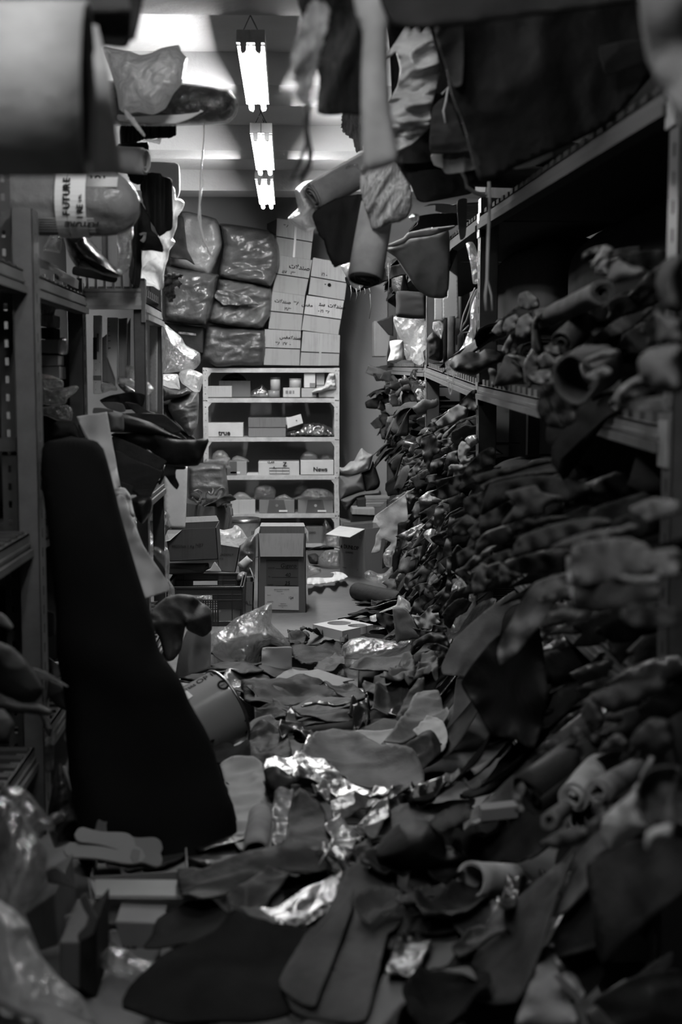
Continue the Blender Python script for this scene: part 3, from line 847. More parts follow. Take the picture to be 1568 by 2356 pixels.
cm = MB()
for k in range(17):
    xk = xa + (x3 - xa) * (k + .3) / 17
    cm.box((xk, B2 - .004, za), (xk + .011, B2 + .002, za + .055))
cm.build('panel_comb', mat('metal', .28), r2)
for z in (.98, .3):
    beam(r2, (x3, B2 + .02, z), (x3, y4, z)); deck(r2, x3 - .6, x3 - .01, B2 + .01, y4, z - .02, 9)

cA = lambda P: [(180 + a * .18678, 260 + b * .18678) for a, b in P]
cB = lambda P: [(180 + a * .15306, 640 + b * .15306) for a, b in P]
cC = lambda P: [(a * .1952, 560 + b * .1952) for a, b in P]
cD = lambda P: [(160 + a * .21684, 930 + b * .21684) for a, b in P]

# ---- boards and strips standing inside the second rack
def board(label, P, Y, v, kind='board', name='board', cat='board', th=.006, **k):
    return trace(name, P, Y, mat(kind, v), .0015, 4, smooth=False, thick=th, n=120, label=label, cat=cat, **k)
wp, _ = carton('tall white strip with a dark panel, standing in the second left rack', cB([(222, 560), (352, 560), (352, 1740), (222, 1740)]), 5.62, .02, .75, [('v', .3, .55, .02), ('v', .3, .62, .02), ('v', .3, .7, .02), ('v', .3, .78, .02), ('v', .3, .86, .02), ('v', .3, .95, .02), ('v', .8, .3, .02), ('v', .75, .6, .02)], kind='paper', name='printed_board', cat='board', patch=[(.02, .45, .28, .56, mat('paper', .03), 'dark_panel'), (.45, .68, .23, .46, mat('paper', .16), 'grey_panel'), (.02, .95, .765, .82, mat('paper', .2), 'grey_band')])
board('grey board behind the lettered white sheet, second left rack', cB([(360, 900), (432, 840), (432, 1190), (520, 1180), (560, 1620), (360, 1560)]), 5.58, .2)
pb, _ = carton('white sheet lettered with slanted print, standing in the second left rack', cB([(432, 590), (598, 590), (592, 1620), (432, 1190)]), 5.55, .012, .8, [('por', .14, .12, .03), ('por', .14, .22, .03), ('por', .12, .32, .035), ('por', .12, .43, .04), ('por', .12, .55, .045), ('po', .12, .72, .06)], kind='paper', name='printed_sheet', cat='paper')
board('broad grey board edge beside the lettered sheet', cB([(606, 610), (735, 598), (716, 1500), (606, 1490)]), 5.5, .3)
board('narrow grey board edge beside the upright of the second left rack', cB([(738, 690), (785, 600), (780, 1400), (724, 1400)]), 5.58, .3)
board('pale panel standing at the far post of the second left rack', cB([(1072, 716), (1190, 716), (1186, 2020), (1074, 2010)]), 5.86, .5, 'paper')
# ---- glinting packets on the second left rack
pk = mat('film', .9, op=.6)
for k, (P, lb) in enumerate((
    ([(720, 1330), (770, 1320), (850, 1345), (840, 1370), (940, 1420), (925, 1470), (850, 1500), (715, 1500)], 'uppermost clear packet glinting beside the grey board'),
    ([(610, 1500), (720, 1490), (860, 1570), (870, 1620), (700, 1600), (605, 1560)], 'flat clear packet lying under the uppermost one'),
    ([(860, 1520), (930, 1510), (1040, 1570), (1125, 1665), (1080, 1720), (1000, 1700), (900, 1600)], 'clear packet sticking out furthest towards the pale panel'),
    ([(605, 1590), (700, 1610), (850, 1700), (900, 1780), (780, 1760), (640, 1650)], 'clear packet with dark folded contents on the heap edge'),
    ([(780, 1780), (870, 1760), (930, 1830), (910, 1900), (840, 1880), (780, 1860)], 'small bright packet at the foot of the clear packet heap'),
    ([(930, 1830), (1010, 1760), (1080, 1720), (1060, 1760), (980, 1850), (940, 1905)], 'narrow folded clear packet propped against the upright'),
    ([(358, 1590), (440, 1600), (490, 1570), (560, 1640), (580, 1680), (480, 1680), (370, 1720), (350, 1660)], 'crumpled clear packet between the two white boards'))):
    trace('clear_packet', cB(P), 5.4 - .012 * k, pk if k != 3 else mat('shiny', .1), .02, 16, thick=.006, n=260, bulge=.02, label=lb, cat='packet', group='clear packets on the second left rack')

# ---- column of wrapped packages behind the near upright
def pkg(label, P, Y, m, dep=.16, **k):
    return puff('wrapped_package', cC(P), Y, m, dep, .008, 12, n=300, round_=.25, label=label, cat='package', **k)
spk = mat('mesh', .22)
g5 = 5.02
carton('speckled box topmost of the package column behind the near upright', cC([(452, 680), (596, 690), (560, 832), (458, 832)]), g5, .14, .6, kind='fur', name='speckled_box')
carton('speckled box second from the top of the package column', cC([(458, 838), (632, 840), (632, 985), (470, 975)]), g5, .14, .6, kind='fur', name='speckled_box')
carton('dark speckled box with light edge in the package column', cC([(476, 992), (632, 992), (632, 1125), (478, 1125)]), g5, .14, .05, kind='fur', name='speckled_box')
carton('bread-loaf shaped grey packet wrapped in film, package column', cC([(480, 1135), (690, 1130), (690, 1290), (484, 1290)]), g5 - .02, .14, .35, kind='paper', name='wrapped_box', seam=None)
puff('film_wrap', cC([(690, 1130), (745, 1105), (792, 1125), (805, 1220), (795, 1300), (740, 1315), (685, 1295)]), g5 - .03, mat('film', .7, op=.5), .12, .015, 14, n=250, label='crinkled film end of the loaf shaped packet', cat='wrap')
carton('pale grey slab below the loaf shaped packet', cC([(488, 1318), (680, 1318), (682, 1440), (490, 1450)]), g5, .14, .45, kind='paper', name='slab')
carton('grey slab with a lit top edge under the pale grey slab', cC([(490, 1455), (700, 1450), (706, 1600), (490, 1600)]), g5, .14, .36, kind='paper', name='slab')
pkg('glossy clear bag on the grey slab of the package column', [(490, 1560), (530, 1540), (640, 1570), (745, 1620), (742, 1700), (600, 1720), (490, 1690)], g5 - .05, mat('film', .8, op=.5))
pkg('clear bag with a long twisted end pointing at the upright', [(490, 1690), (600, 1725), (760, 1700), (890, 1670), (930, 1700), (890, 1760), (800, 1830), (770, 1890), (600, 1910), (492, 1890)], g5 - .06, mat('film', .7, op=.45))
pkg('dark bundle in clear wrap lowest of the package column', [(490, 1930), (600, 1910), (790, 1900), (850, 1950), (858, 2050), (830, 2100), (680, 2095), (560, 2040), (490, 2020)], g5 - .06, mat('film', .45, op=.5))
puff('dark_roll_end', cC([(600, 2330), (605, 2200), (640, 2110), (740, 2090), (870, 2105), (930, 2200), (945, 2320)]), 4.75, mat('fabric', .012), .18, .01, 10, 0, n=300, label='round black fabric end above the big black roll', cat='fabric')
carton('small black block between fabric end and white sheet', cC([(915, 2130), (990, 2125), (990, 2290), (930, 2290)]), 4.9, .1, .015, kind='paper', name='black_block')
# tape rolls and box seen between upright and the black roll, lower down
def tape_roll(label, px, py, Y, r, h, v):
    c = at(px, py, Y)
    t = thing('tape_roll', c - [0, 0, h], label, 'tape')
    MB().ring(c - [0, 0, h], (0, 0, 1), r * .62, r, h, 28).build('roll', mat('paper', v), t, smooth=False, bevel=.003)
    MB().ring(c - [0, 0, h * .98], (0, 0, 1), r * .5, r * .61, h * .96, 28).build('core', mat('board', v * .5), t)
    return t
tape_roll('wide roll of pale tape lying beside the near upright', 118, 1146, 4.35, .055, .045, .4)
tape_roll('small tape roll on top of the wide pale one', 95, 1124, 4.36, .035, .035, .25)
carton('grey box under the tape rolls beside the near upright', [(92, 1196), (138, 1193), (136, 1220), (94, 1222)], 4.35, .12, .14)

# ---- goods on the upper shelf of the left racks
Yf = 4.35
fa = at(18, 470, Yf); fb = at(322, 472, Yf); fr = .098
t = thing('wrapped_roll', (fa + fb) / 2 - [0, 0, fr], 'fat roll in clear wrap sealed with printed tape, over the near upright', 'roll')
L_ = fb[0] - fa[0]
prof = [(.06, -.32), (fr * .9, -.3), (fr, -.1), (fr, 0), (fr * .97, L_ * .3), (fr * .99, L_ * .5), (fr, L_ * .62), (fr * 1.0, L_ * .72), (fr * .93, L_ * .83), (fr * .78, L_ * .91), (fr * .5, L_ * .975), (.012, L_)]
mb = MB().revolve(fa, (1, 0, 0), prof, 40)
V = np.array(mb.V); r_ = V - fa; q = V * 1.0
dsp = (fbm(q * np.array([10, 14, 14]), 5, 3) * .008 + ridge(q * np.array([6, 16, 16]) + q[:, [2]] * 6, 6, 2) * .006)
rad = r_.copy(); rad[:, 0] = 0; nr = np.linalg.norm(rad, axis=1)[:, None] + 1e-6
mb.V = [tuple(v) for v in V + rad / nr * dsp[:, None]]
mb.build('wrap', mat('shiny', .22, rough=.22), t, smooth=True, sub=1)
def band(x0, x1, r, v, nm='tape'):
    MB().revolve(fa, (1, 0, 0), [(r, x0), (r + .0015, x0), (r + .0015, x1), (r, x1)], 40).build(nm, mat('gloss', v, rough=.4), t, smooth=False, label='pale printed sealing tape')
pxm = L_ / 304.0
band((138 - 18) * pxm, (163 - 18) * pxm, fr * 1.06, .75); band((165 - 18) * pxm, (207 - 18) * pxm, fr * 1.055, .8)
ink = mat('plain', .01)
def ontape(s, px, py, size, vertical=True):
    p = at(px, py, Yf - fr * 1.02 - .004)
    zz = (p[2] - fa[2]) / (fr * 1.09); zz = max(-.95, min(.95, zz))
    yy = Yf - math.sqrt(1 - zz * zz) * fr * 1.09
    p = at(px, py, yy - .002)
    if vertical: text(t, s, p, size, ink, (0, zz, math.sqrt(1 - zz * zz)), (-1, 0, 0), bold=size * .035)
    else: text(t, s, p, size, ink, (-1, 0, 0), (0, zz, -math.sqrt(1 - zz * zz)), bold=size * .035)
for j, ch in enumerate('FUTURE'): ontape(ch, 160, 496 - 15.5 * j, .03)
for j, ch in enumerate('IRE'): ontape(ch, 190, 502 - 11 * j, .026)
for j, ch in enumerate('S.R.L.'): ontape(ch, 187, 464 - 3.2 * j, .012)
def along(x0, x1, z0, z1, v=.42):
    mb = MB(); n = 6
    P = []
    for k in range(n + 1):
        z = z0 + (z1 - z0) * k / n; s = z / (fr * 1.045); s = max(-.99, min(.99, s))
        P.append((s, math.sqrt(1 - s * s)))
    R = fr * 1.045
    for k in range(n):
        for (a, b) in ((x0, x1),):
            mb.add([(fa[0] + a, fa[1] - P[k][1] * R, fa[2] + P[k][0] * R), (fa[0] + b, fa[1] - P[k][1] * R, fa[2] + P[k][0] * R), (fa[0] + b, fa[1] - P[k + 1][1] * R, fa[2] + P[k + 1][0] * R), (fa[0] + a, fa[1] - P[k + 1][1] * R, fa[2] + P[k + 1][0] * R)], [[0, 1, 2, 3]])
    mb.build('tape', mat('gloss', v, rough=.4), t, smooth=True, solid=.0015, label='pale printed sealing tape')
along(60 * pxm, 205 * pxm, -fr * .98, -fr * .55, .3); along(190 * pxm, 260 * pxm, fr * .45, fr * .8, .6)
ontape('FUTURE', 228, 511, .03, False); ontape('FUT', 242, 405, .03, False)

# rolls and sheets above it
ca = at(268, 237, 4.9); cb_ = at(536, 246, 4.75)
rl = thing('film_wrapped_roll', (ca + cb_) / 2 - [0, 0, .07], 'long tapered roll in clear film reaching out under the lamps', 'roll')
mb = MB().tube([at(180, 236, 4.95), at(268, 237, 4.9), at(380, 238, 4.84), at(470, 242, 4.79), at(520, 245, 4.76), at(533, 247, 4.753)], [.074, .074, .072, .062, .05, .03], 28)
mb.build('core_roll', mat('shiny', .035), rl, smooth=True)
mb = MB().tube([at(180, 236, 4.95), at(268, 238, 4.9), at(400, 240, 4.83), at(470, 243, 4.79), at(523, 246, 4.76), at(537, 248, 4.75)], [.079, .079, .076, .067, .056, .034], 28)
V = np.array(mb.V); mb.V = [tuple(v) for v in V + (ridge(V * np.array([4, 20, 20]), 3, 2) * .003)[:, None] * np.array([0, .7, .7])]
mb.build('film', mat('film', .7, op=.12), rl, smooth=True, label='clear film skin')
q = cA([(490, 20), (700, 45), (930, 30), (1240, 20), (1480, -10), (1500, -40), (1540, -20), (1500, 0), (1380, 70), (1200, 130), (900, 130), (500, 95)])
trace('highlight_sheet', q, 4.66, mat('gloss', .8, rough=.25), .004, 8, thick=.003, n=250, label='pale strip standing for the reflection along the roll underside', parent=rl)  # pale colour painted in for the bright reflection on the roll's underside
puff('white_bag', [(236, 108), (262, 112), (300, 118), (322, 126), (345, 122), (372, 110), (410, 103), (418, 120), (431, 134), (426, 160), (420, 190), (400, 215), (380, 250), (352, 264), (318, 258), (290, 262), (274, 250), (268, 210), (250, 150)], 4.5, mat('poly', 1.0, op=1.1), .22, .035, 10, n=1400, label='large crumpled milky white bag on the film wrapped roll', cat='bag', front=.5)
trace('plastic_twist', [(284, 250), (300, 262), (315, 282), (334, 310), (330, 314), (308, 290), (290, 272)], 4.42, mat('poly', .8, op=.8), .008, 20, thick=.004, n=80, label='thin twisted plastic tail hanging from the white bag', cat='bag')
# black ribbed sheets rolled up under it
rb = thing('ribbed_roll', at(345, 315, 5.0), 'black sheets rolled side by side with pale edges, below the film wrapped roll', 'roll')
xs = [534, 590, 640, 690, 740, 775, 815, 880, 985, 1115, 1170, 1205]
bt = [385, 380, 375, 365, 350, 335, 320, 315, 305, 305, 290, 270]
for k in range(len(xs) - 1):
    P = cA([(xs[k], 90), (xs[k + 1], 90), (xs[k + 1] - 6, bt[k + 1] - 10), (xs[k] - 6, bt[k])])
    a, b, c_, d_ = [at(*p, 5.0 + .012 * k) for p in P]
    trace('sheet', P, 5.0 + .012 * k, mat('leather', .015), .002, 9, smooth=False, thick=.008, n=60, bulge=.015, parent=rb)
    MB().tube([a + (0, -.012, 0), (a + d_) / 2 + (-.004, -.014, 0), d_ + (0, -.012, 0)], .0022, 5).build('pale_edge', mat('paper', .35), rb)
trace('torn_plastic', cA([(795, 345), (850, 320), (950, 330), (1020, 305), (1015, 350), (1000, 385), (930, 370), (860, 350)]), 5.03, mat('film', .8, op=.5), .01, 18, thick=.003, n=90, label='scrap of torn clear plastic under the black rolled sheets', cat='plastic')
trace('dark_sheet', cA([(500, 380), (700, 370), (850, 360), (868, 440), (855, 740), (790, 880), (640, 830), (540, 500)]), 5.15, mat('leather', .012), .015, 8, thick=.02, n=250, label='black saw-edged sheet behind the pale cylinder', cat='leather', jag=.8)
pr_ = thing('pale_cylinder', at(280, 370, 4.8), 'pale rolled sheet with a layered end, left of the black pleated hide', 'roll')
A_, B_ = at(230, 366, 4.85), at(331, 372, 4.8)
roll('rolled_sheet', A_, B_, .049, mat('paper', .55), 4, r0=.02, thick=.004, parent=pr_)
MB().tube([A_, A_ + (B_ - A_) * .985], [.03, .03], 20).build('core', mat('paper', .5), pr_, smooth=True)
# white foam sheet, pleated black hide, white crumpled plastic
trace('foam_sheet', cA([(860, 610), (1200, 620), (1240, 660), (1245, 950), (1210, 1060), (1180, 1040), (1000, 1000), (850, 900)]), 5.55, mat('foam', .8), .008, 5, thick=.03, n=200, label='white foam sheet rising behind the black pleated hide', cat='foam')
trace('white_plastic', cA([(1160, 900), (1190, 960), (1200, 1050), (1260, 1060), (1305, 1110), (1280, 1190), (1220, 1270), (1210, 1400), (1160, 1540), (1190, 1590), (1120, 1690), (1100, 1800), (1070, 1880), (1050, 2000), (1050, 2140), (1000, 2180), (920, 2130), (800, 2120), (770, 2040), (720, 2100), (670, 2145), (760, 1990), (780, 1800), (800, 1690), (900, 1600), (1000, 1500), (1050, 1300), (1150, 1200)]), 5.45, mat('poly', .95, op=.85), .03, 9, thick=.003, n=1100, bulge=.05, fine=.5, label='bright torn white plastic hanging from the left upper shelf', cat='plastic')
mb = MB(); ys = np.linspace(735, 1490, 8)
trace('pleated_hide', cA([(850, 735), (1010, 745), (1030, 780), (1110, 800), (1155, 860), (1150, 1410), (1090, 1460), (1000, 1520), (960, 1440), (880, 1300), (800, 1100), (770, 900), (800, 840)]), 5.1, mat('leather', .018), .022, 22, 90, 14, thick=.01, n=900, fine=.1, label='black pleated hide hanging in vertical ribs at the left upper shelf', cat='leather')
trace('black_leather', cA([(780, 1140), (830, 1200), (880, 1300), (900, 1440), (990, 1530), (1040, 1640), (1040, 1715), (900, 1690), (780, 1690), (770, 1500)]), 5.02, mat('leather', .015), .02, 8, thick=.006, n=260, label='black leather tongue below the pleated hide', cat='leather')
for k, (x0, x1, yt, yb) in enumerate(((652, 668, 1280, 2060), (668, 690, 1240, 2110), (690, 715, 1200, 2140), (715, 770, 1150, 2150))):
    trace('stacked_sheet', cA([(x0 + 20, yt), (x1 + 22, yt - 30), (x1 + 4, 1600), (x1 + 10, 1900), (x1 - 20, yb), (x0 - 30, yb - 60), (x0 - 5, 1700)]), 5.06 + .02 * k, mat('suede' if k == 3 else 'leather', (.05, .02, .03, .045)[k]), .004, 14, thick=.006, n=140, label=('grey edged', 'black', 'dark grey', 'rough faced')[k] + ' sheet standing edge-on left of the torn white plastic', cat='sheet')
trace('curled_plastic', cA([(750, 1490), (790, 1470), (840, 1475), (830, 1560), (800, 1595), (760, 1570), (790, 1540), (800, 1500), (770, 1510)]), 4.98, mat('poly', .8, op=.8), .01, 18, thick=.003, n=100, label='little curl of white plastic on the rough faced sheet', cat='plastic')
# boards and clear bag under the printed-tape roll
board('fluted pale board under the tape sealed roll', cA([(90, 1480), (285, 1480), (290, 1700), (240, 1680), (100, 1520)]), 4.95, .35)
board('grey board between two fluted boards', cA([(285, 1500), (362, 1500), (370, 1820), (290, 1740)]), 4.97, .16)
board('second fluted pale board standing under the tape sealed roll', cA([(362, 1440), (480, 1430), (475, 1930), (375, 1850)]), 4.93, .38)
puff('clear_bag', cA([(470, 1420), (560, 1340), (660, 1300), (685, 1500), (650, 1580), (660, 1720), (640, 1880), (590, 1960), (530, 1985), (450, 1910), (500, 1700), (480, 1600)]), 4.96, mat('film', .8, op=.45), .12, .03, 12, n=600, label='narrow clear bag with dark contents beside the fluted boards', cat='bag')
puff('black_plastic', cA([(-180, 1500), (50, 1490), (110, 1580), (280, 1740), (380, 1850), (480, 1940), (540, 2000), (470, 2030), (330, 2000), (150, 1930), (-20, 1900), (-120, 1750)]), 4.75, mat('shiny', .012, rough=.2), .2, .04, 8, -40, n=900, label='glossy black plastic bundle spilling over the end beam', cat='bag')
trace('dark_cloth', cA([(-60, 1900), (100, 1850), (300, 1960), (480, 2030), (440, 2090), (200, 2040), (-60, 1990)]), 5.1, mat('fabric', .03), .015, 8, thick=.008, n=160, label='dark cloth edge drooping over the end beam comb', cat='cloth')
puff('silver_packet', [(117, 540), (140, 538), (142, 560), (138, 582), (112, 578), (96, 576), (108, 556)], 4.7, mat('film', .6, op=.5), .1, .02, 14, n=160, label='small clear packet glinting under the tape sealed roll', cat='packet')
c_ = at(90, 596, 4.4)
for k, (P, lb) in enumerate(((([(84, 590), (122, 607), (120, 622), (86, 612)]), 'small dark printed carton first on the near left shelf'), (([(122, 612), (172, 640), (170, 662), (124, 640)]), 'dark printed carton with pale letters, second on the near left shelf'))):
    carton(lb, P, (4.35 + .35 * k, 4.7 + .35 * k, 4.7 + .35 * k, 4.35 + .35 * k), .1, .04, [('OPULEN', .15, .6, .4)] if k else [], name='printed_carton', ink=.35)
trace('grass_fibres', cA([(1050, 2040), (1100, 1990), (1200, 1980), (1280, 2010), (1200, 2060), (1270, 2090), (1240, 2150), (1180, 2130), (1190, 2250), (1130, 2330), (1080, 2250), (1050, 2150)]), 5.5, mat('fur', .14), .03, 25, thick=.01, n=250, jag=1.6, label='frayed fibres bristling beside the torn white plastic', cat='fibres')
# white cable hanging from the film wrapped roll
cu_ = [at(x, y, 4.79) for x, y in ((470, 282), (468, 330), (462, 400), (459, 460), (456, 500), (465, 545), (478, 575), (484, 588), (480, 580), (470, 555), (462, 520), (459, 470), (464, 430), (468, 415), (463, 400))]
MB().tube(cu_, .0032, 6).build('hanging_cable', mat('gloss', .85), smooth=True, label='thin pale cable hanging in a loop below the film wrapped roll', cat='cable')

# ---- bags stacked beyond the second left rack
cW = lambda P: [(350 + a * .1977, 440 + b * .1977) for a, b in P]
puff('clear_bag', cW([(105, 1540), (220, 1600), (340, 1700), (390, 1790), (550, 1880), (560, 2000), (480, 2080), (300, 2100), (110, 2100)]), 9.3, mat('film', .55, op=.5), .4, .05, 7, -40, n=900, label='big clear bag of dark goods beyond the second left rack', cat='bag')
cX = lambda P: [(340 + a * .08929, 860 + b * .08929) for a, b in P]
puff('white_bag', cX([(240, 60), (420, 10), (760, 10), (800, 150), (830, 400), (700, 380), (560, 370), (400, 300), (240, 220)]), 9.0, mat('poly', .9, op=.75), .3, .03, 8, -60, n=500, label='white stretched bag on the left, below the big clear bag', cat='bag')
puff('white_bag', cX([(790, 60), (840, -60), (1100, -120), (1400, 0), (1420, 150), (1340, 460), (1180, 460), (1000, 330), (870, 240)]), 9.2, mat('poly', .95, op=.7), .3, .04, 10, n=700, label='bright crinkled white bag beside the left bookcase post', cat='bag')
puff('dark_sack', cX([(340, 300), (560, 370), (830, 420), (1000, 350), (1130, 470), (900, 600), (600, 660), (350, 700)]), 9.1, mat('shiny', .05), .3, .03, 7, n=400, label='dull dark sack wedged under the white bags', cat='sack')
puff('dark_sack', cX([(560, 680), (850, 580), (1200, 470), (1310, 500), (1310, 900), (1280, 1300), (1180, 1560), (1050, 1600), (850, 1350), (650, 1150), (520, 900)]), 9.2, mat('shiny', .12, rough=.3), .35, .03, 10, 15, n=800, label='tapering shiny dark sack lowest of the bags left of the bookcase', cat='sack')
puff('dark_sack', cX([(150, 700), (600, 680), (700, 1150), (900, 1400), (1250, 1700), (400, 1700), (100, 1300)]), 9.35, mat('shiny', .03), .3, .03, 7, n=300, label='near black sack behind the protruding leather', cat='sack')
# ---- dark leather stack protruding from the second left rack
DL = 'dark leather piled on the second left rack'
def leaf(label, P, Y, v, amp=.012, kind='leather', thick=.006, **k):
    return trace('leather_sheet', cD(P), Y, mat(kind, v), amp, 7, thick=thick, n=420, label=label, cat='leather', group=DL, **k)
leaf('dull black sheet arching over the clear packets', [(320, -40), (430, -90), (640, -130), (800, -100), (760, 40), (580, 60), (420, 40)], 5.22, .012, .02)
leaf('grey curled piece on top of the protruding leather', [(345, -20), (500, -20), (570, 5), (595, 70), (540, 85), (400, 40)], 5.12, .13, .004, thick=.01)
leaf('flat grey board-like sheet under the grey curl', [(255, 40), (330, 38), (460, 62), (455, 95), (400, 90), (250, 95)], 5.1, .16, .002)
leaf('dark leather tongue ending in a rounded tip, upper one', [(590, -20), (720, 0), (830, 70), (990, 130), (1240, 370), (1160, 330), (1000, 250), (860, 130), (700, 90)], 5.16, .035, .02)
leaf('dark leather tongue lying over the black roll, with a rounded tip', [(590, 100), (700, 95), (900, 100), (1000, 110), (1080, 170), (1170, 250), (1165, 300), (1090, 305), (960, 240), (860, 190), (740, 150)], 5.06, .04, .015)
puff('rolled_leather', cD([(400, 90), (560, 92), (750, 150), (900, 210), (1050, 300), (1220, 380), (900, 330), (700, 300), (430, 290)]), 5.12, mat('leather', .02), .12, .012, 8, -15, n=350, label='black roll with a lighter end, under the upper leather tongue', cat='leather', group=DL)
puff('rolled_leather', cD([(405, 92), (560, 94), (578, 180), (572, 290), (420, 290)]), 5.02, mat('leather', .14), .1, .004, 8, 0, n=160, label='grey rolled end next to the white sheet', cat='leather', group=DL)
leaf('broad black hide with a squared lit corner reaching over the aisle', [(440, 330), (560, 300), (800, 310), (1000, 340), (1100, 380), (1300, 385), (1460, 370), (1470, 390), (1400, 560), (1360, 640), (1300, 650), (1200, 650), (1020, 640), (850, 480)], [5.2, 5.2, 5.15, 5.1, 5.08, 5.05, 5.0, 5.0, 5.02, 5.05, 5.06, 5.08, 5.1, 5.15], .02, .02, bulge=.04)
leaf('black wedge shaped hide below the broad one', [(455, 345), (700, 430), (900, 530), (1030, 605), (1000, 650), (960, 700), (700, 600), (470, 490)], 5.04, .03, .01)
leaf('long dark hide with a straight hanging edge', [(470, 490), (700, 590), (960, 700), (985, 720), (940, 820), (870, 960), (860, 1000), (750, 980), (600, 880), (520, 850)], 5.0, .028, .008)
leaf('dark flap corner under the long hide', [(530, 820), (670, 870), (660, 950), (640, 980), (560, 900)], 4.97, .035, .006)
leaf('ragged black strips hanging off the hide edge', [(1020, 640), (1110, 650), (1230, 660), (1220, 690), (1130, 695), (1125, 770), (1160, 855), (1135, 905), (1070, 840), (1010, 760), (960, 850), (940, 840), (990, 720)], 5.03, .012, .02)
leaf('glossy black flap bulging beneath the stack', [(650, 1010), (760, 975), (860, 990), (875, 1080), (850, 1160), (770, 1260), (700, 1180), (680, 1080)], 5.0, .02, .02, 'shiny', bulge=.06)
# pale board, dark plastic bags and sheet film further down
board('white board standing on edge behind the dark hides', cD([(1005, 640), (1250, 660), (1240, 1000), (1225, 1320), (1065, 1310), (1010, 1110)]), 7.9, .42, 'paper', th=.02)
puff('dark_bag', cD([(870, 1020), (930, 860), (1000, 820), (1000, 1110), (1040, 1160), (1070, 1310), (1040, 1340), (980, 1480), (920, 1450), (850, 1330), (780, 1250), (850, 1150)]), 6.6, mat('shiny', .16, rough=.25), .25, .04, 9, 60, n=900, label='grey plastic bag creased to a point under the dark hides', cat='bag')
puff('clear_bag', cD([(690, 1230), (760, 1290), (800, 1260), (850, 1310), (860, 1350), (910, 1430), (880, 1470), (820, 1430), (740, 1440), (710, 1360)]), 6.2, mat('film', .7, op=.5), .15, .03, 14, n=500, label='knotted clear bag mouth beside the leaning white sheet', cat='bag')
puff('clear_bag', cD([(735, 1445), (830, 1430), (950, 1480), (1040, 1530), (1062, 1600), (1060, 1780), (1050, 1850), (1110, 1950), (1115, 2040), (1040, 2050), (1050, 1920), (960, 1740), (870, 1640), (790, 1510)]), 6.0, mat('film', .75, op=.45), .2, .03, 9, -60, n=900, label='shiny clear sheet bag between white sheet and crate', cat='bag')
# ================================================================== boxes and bags in the middle of the aisle
cM = lambda P: [(340 + a * .38265, 1150 + b * .38265) for a, b in P]
cN = lambda P: [(370 + a * .14668, 1190 + b * .14668) for a, b in P]
cO = lambda P: [(420 + a * .12755, 1030 + b * .12755) for a, b in P]
cQ = lambda P: [(560 + a * .21684, 1190 + b * .21684) for a, b in P]
cR = lambda P: [(760 + a * .10204, 1010 + b * .10204) for a, b in P]
def m4(P): return [tuple(p) for p in P]

# tall open box
t, (TL, TR, BR, BL), d = open_box('tall open brown carton with a white shipping label, standing mid aisle', [(594, 1227), (703, 1227), (704, 1412), (592, 1412)], 7.93, .36, .08)
n_ = np.array([0, -.006, 0])
flap(t, TL + n_ + [.002, -.004, 0], TR + n_ + [-.012, -.004, 0], TR + [-.016, -.03, -.14], TL + [.012, -.03, -.14], mat('board', .2), label='lighter flap folded down over the front')
flap(t, TL + d, TR + d, TR + d + [-.01, .03, .02], TL + d + [.01, .03, .02], mat('board', .2))
flap(t, TL, TL + d, TL + d + [-.025, 0, -.02], TL + [-.03, 0, -.03], mat('board', .24))
flap(t, TR, TR + d, TR + d + [.02, 0, -.03], TR + [.015, 0, -.05], mat('board', .24))
ex = TR - TL; ez = TL - BL
def onf(px, py, off=.004): return at(px, py, 7.93 - off)
def fpanel(P, m, nm, off):
    a = [at(x, y, 7.93 - off) for x, y in P]; b = [q + [0, off, 0] for q in a]
    return MB().hexa([a[3], a[2], b[2], b[3], a[0], a[1], b[1], b[0]]).build(nm, m, t)
fpanel([(609, 1349), (687, 1350), (687, 1404), (609, 1402)], mat('paper', .38), 'shipping_label', .004)
fpanel([(612, 1286), (686, 1286), (686, 1348), (612, 1348)], mat('paper', .05), 'printed_panel', .002)
dk = mat('plain', .015); bl = mat('plain', .01)
for (x0, x1, y) in ((612, 686, 1289), (634, 684, 1308), (625, 684, 1328), (634, 684, 1347)):
    fpanel([(x0, y), (x1, y), (x1, y + .9), (x0, y + .9)], dk, 'printed_line', .003)
for s, px, py, sz in (('COLOR', 616, 1308, .012), ('Gigaro', 644, 1306, .036), ('N.', 617, 1328, .012), ('40', 655, 1327, .034), ('PAIRES', 615, 1347.5, .012), ('25', 654, 1346, .034)):
    text(t, s, onf(px, py, .0045), sz, bl, shear=.2 if sz > .02 else 0)
for s, px, py, sz in (('124', 663, 1378, .021), ('MANUFACTURE DE CHAUSSURES', 630, 1357, .0062), ('Tissus et cuirs', 636, 1361, .0062), ('Avenue', 646, 1367, .006), ('COLIS N', 614, 1370, .006), ('DESTINATION', 614, 1385, .006), ('EXPEDITION', 645, 1390, .006), ('Societe des transports', 640, 1394, .006), ('Tel.', 648, 1398, .006)):
    text(t, s, onf(px, py, .0065), sz, bl)
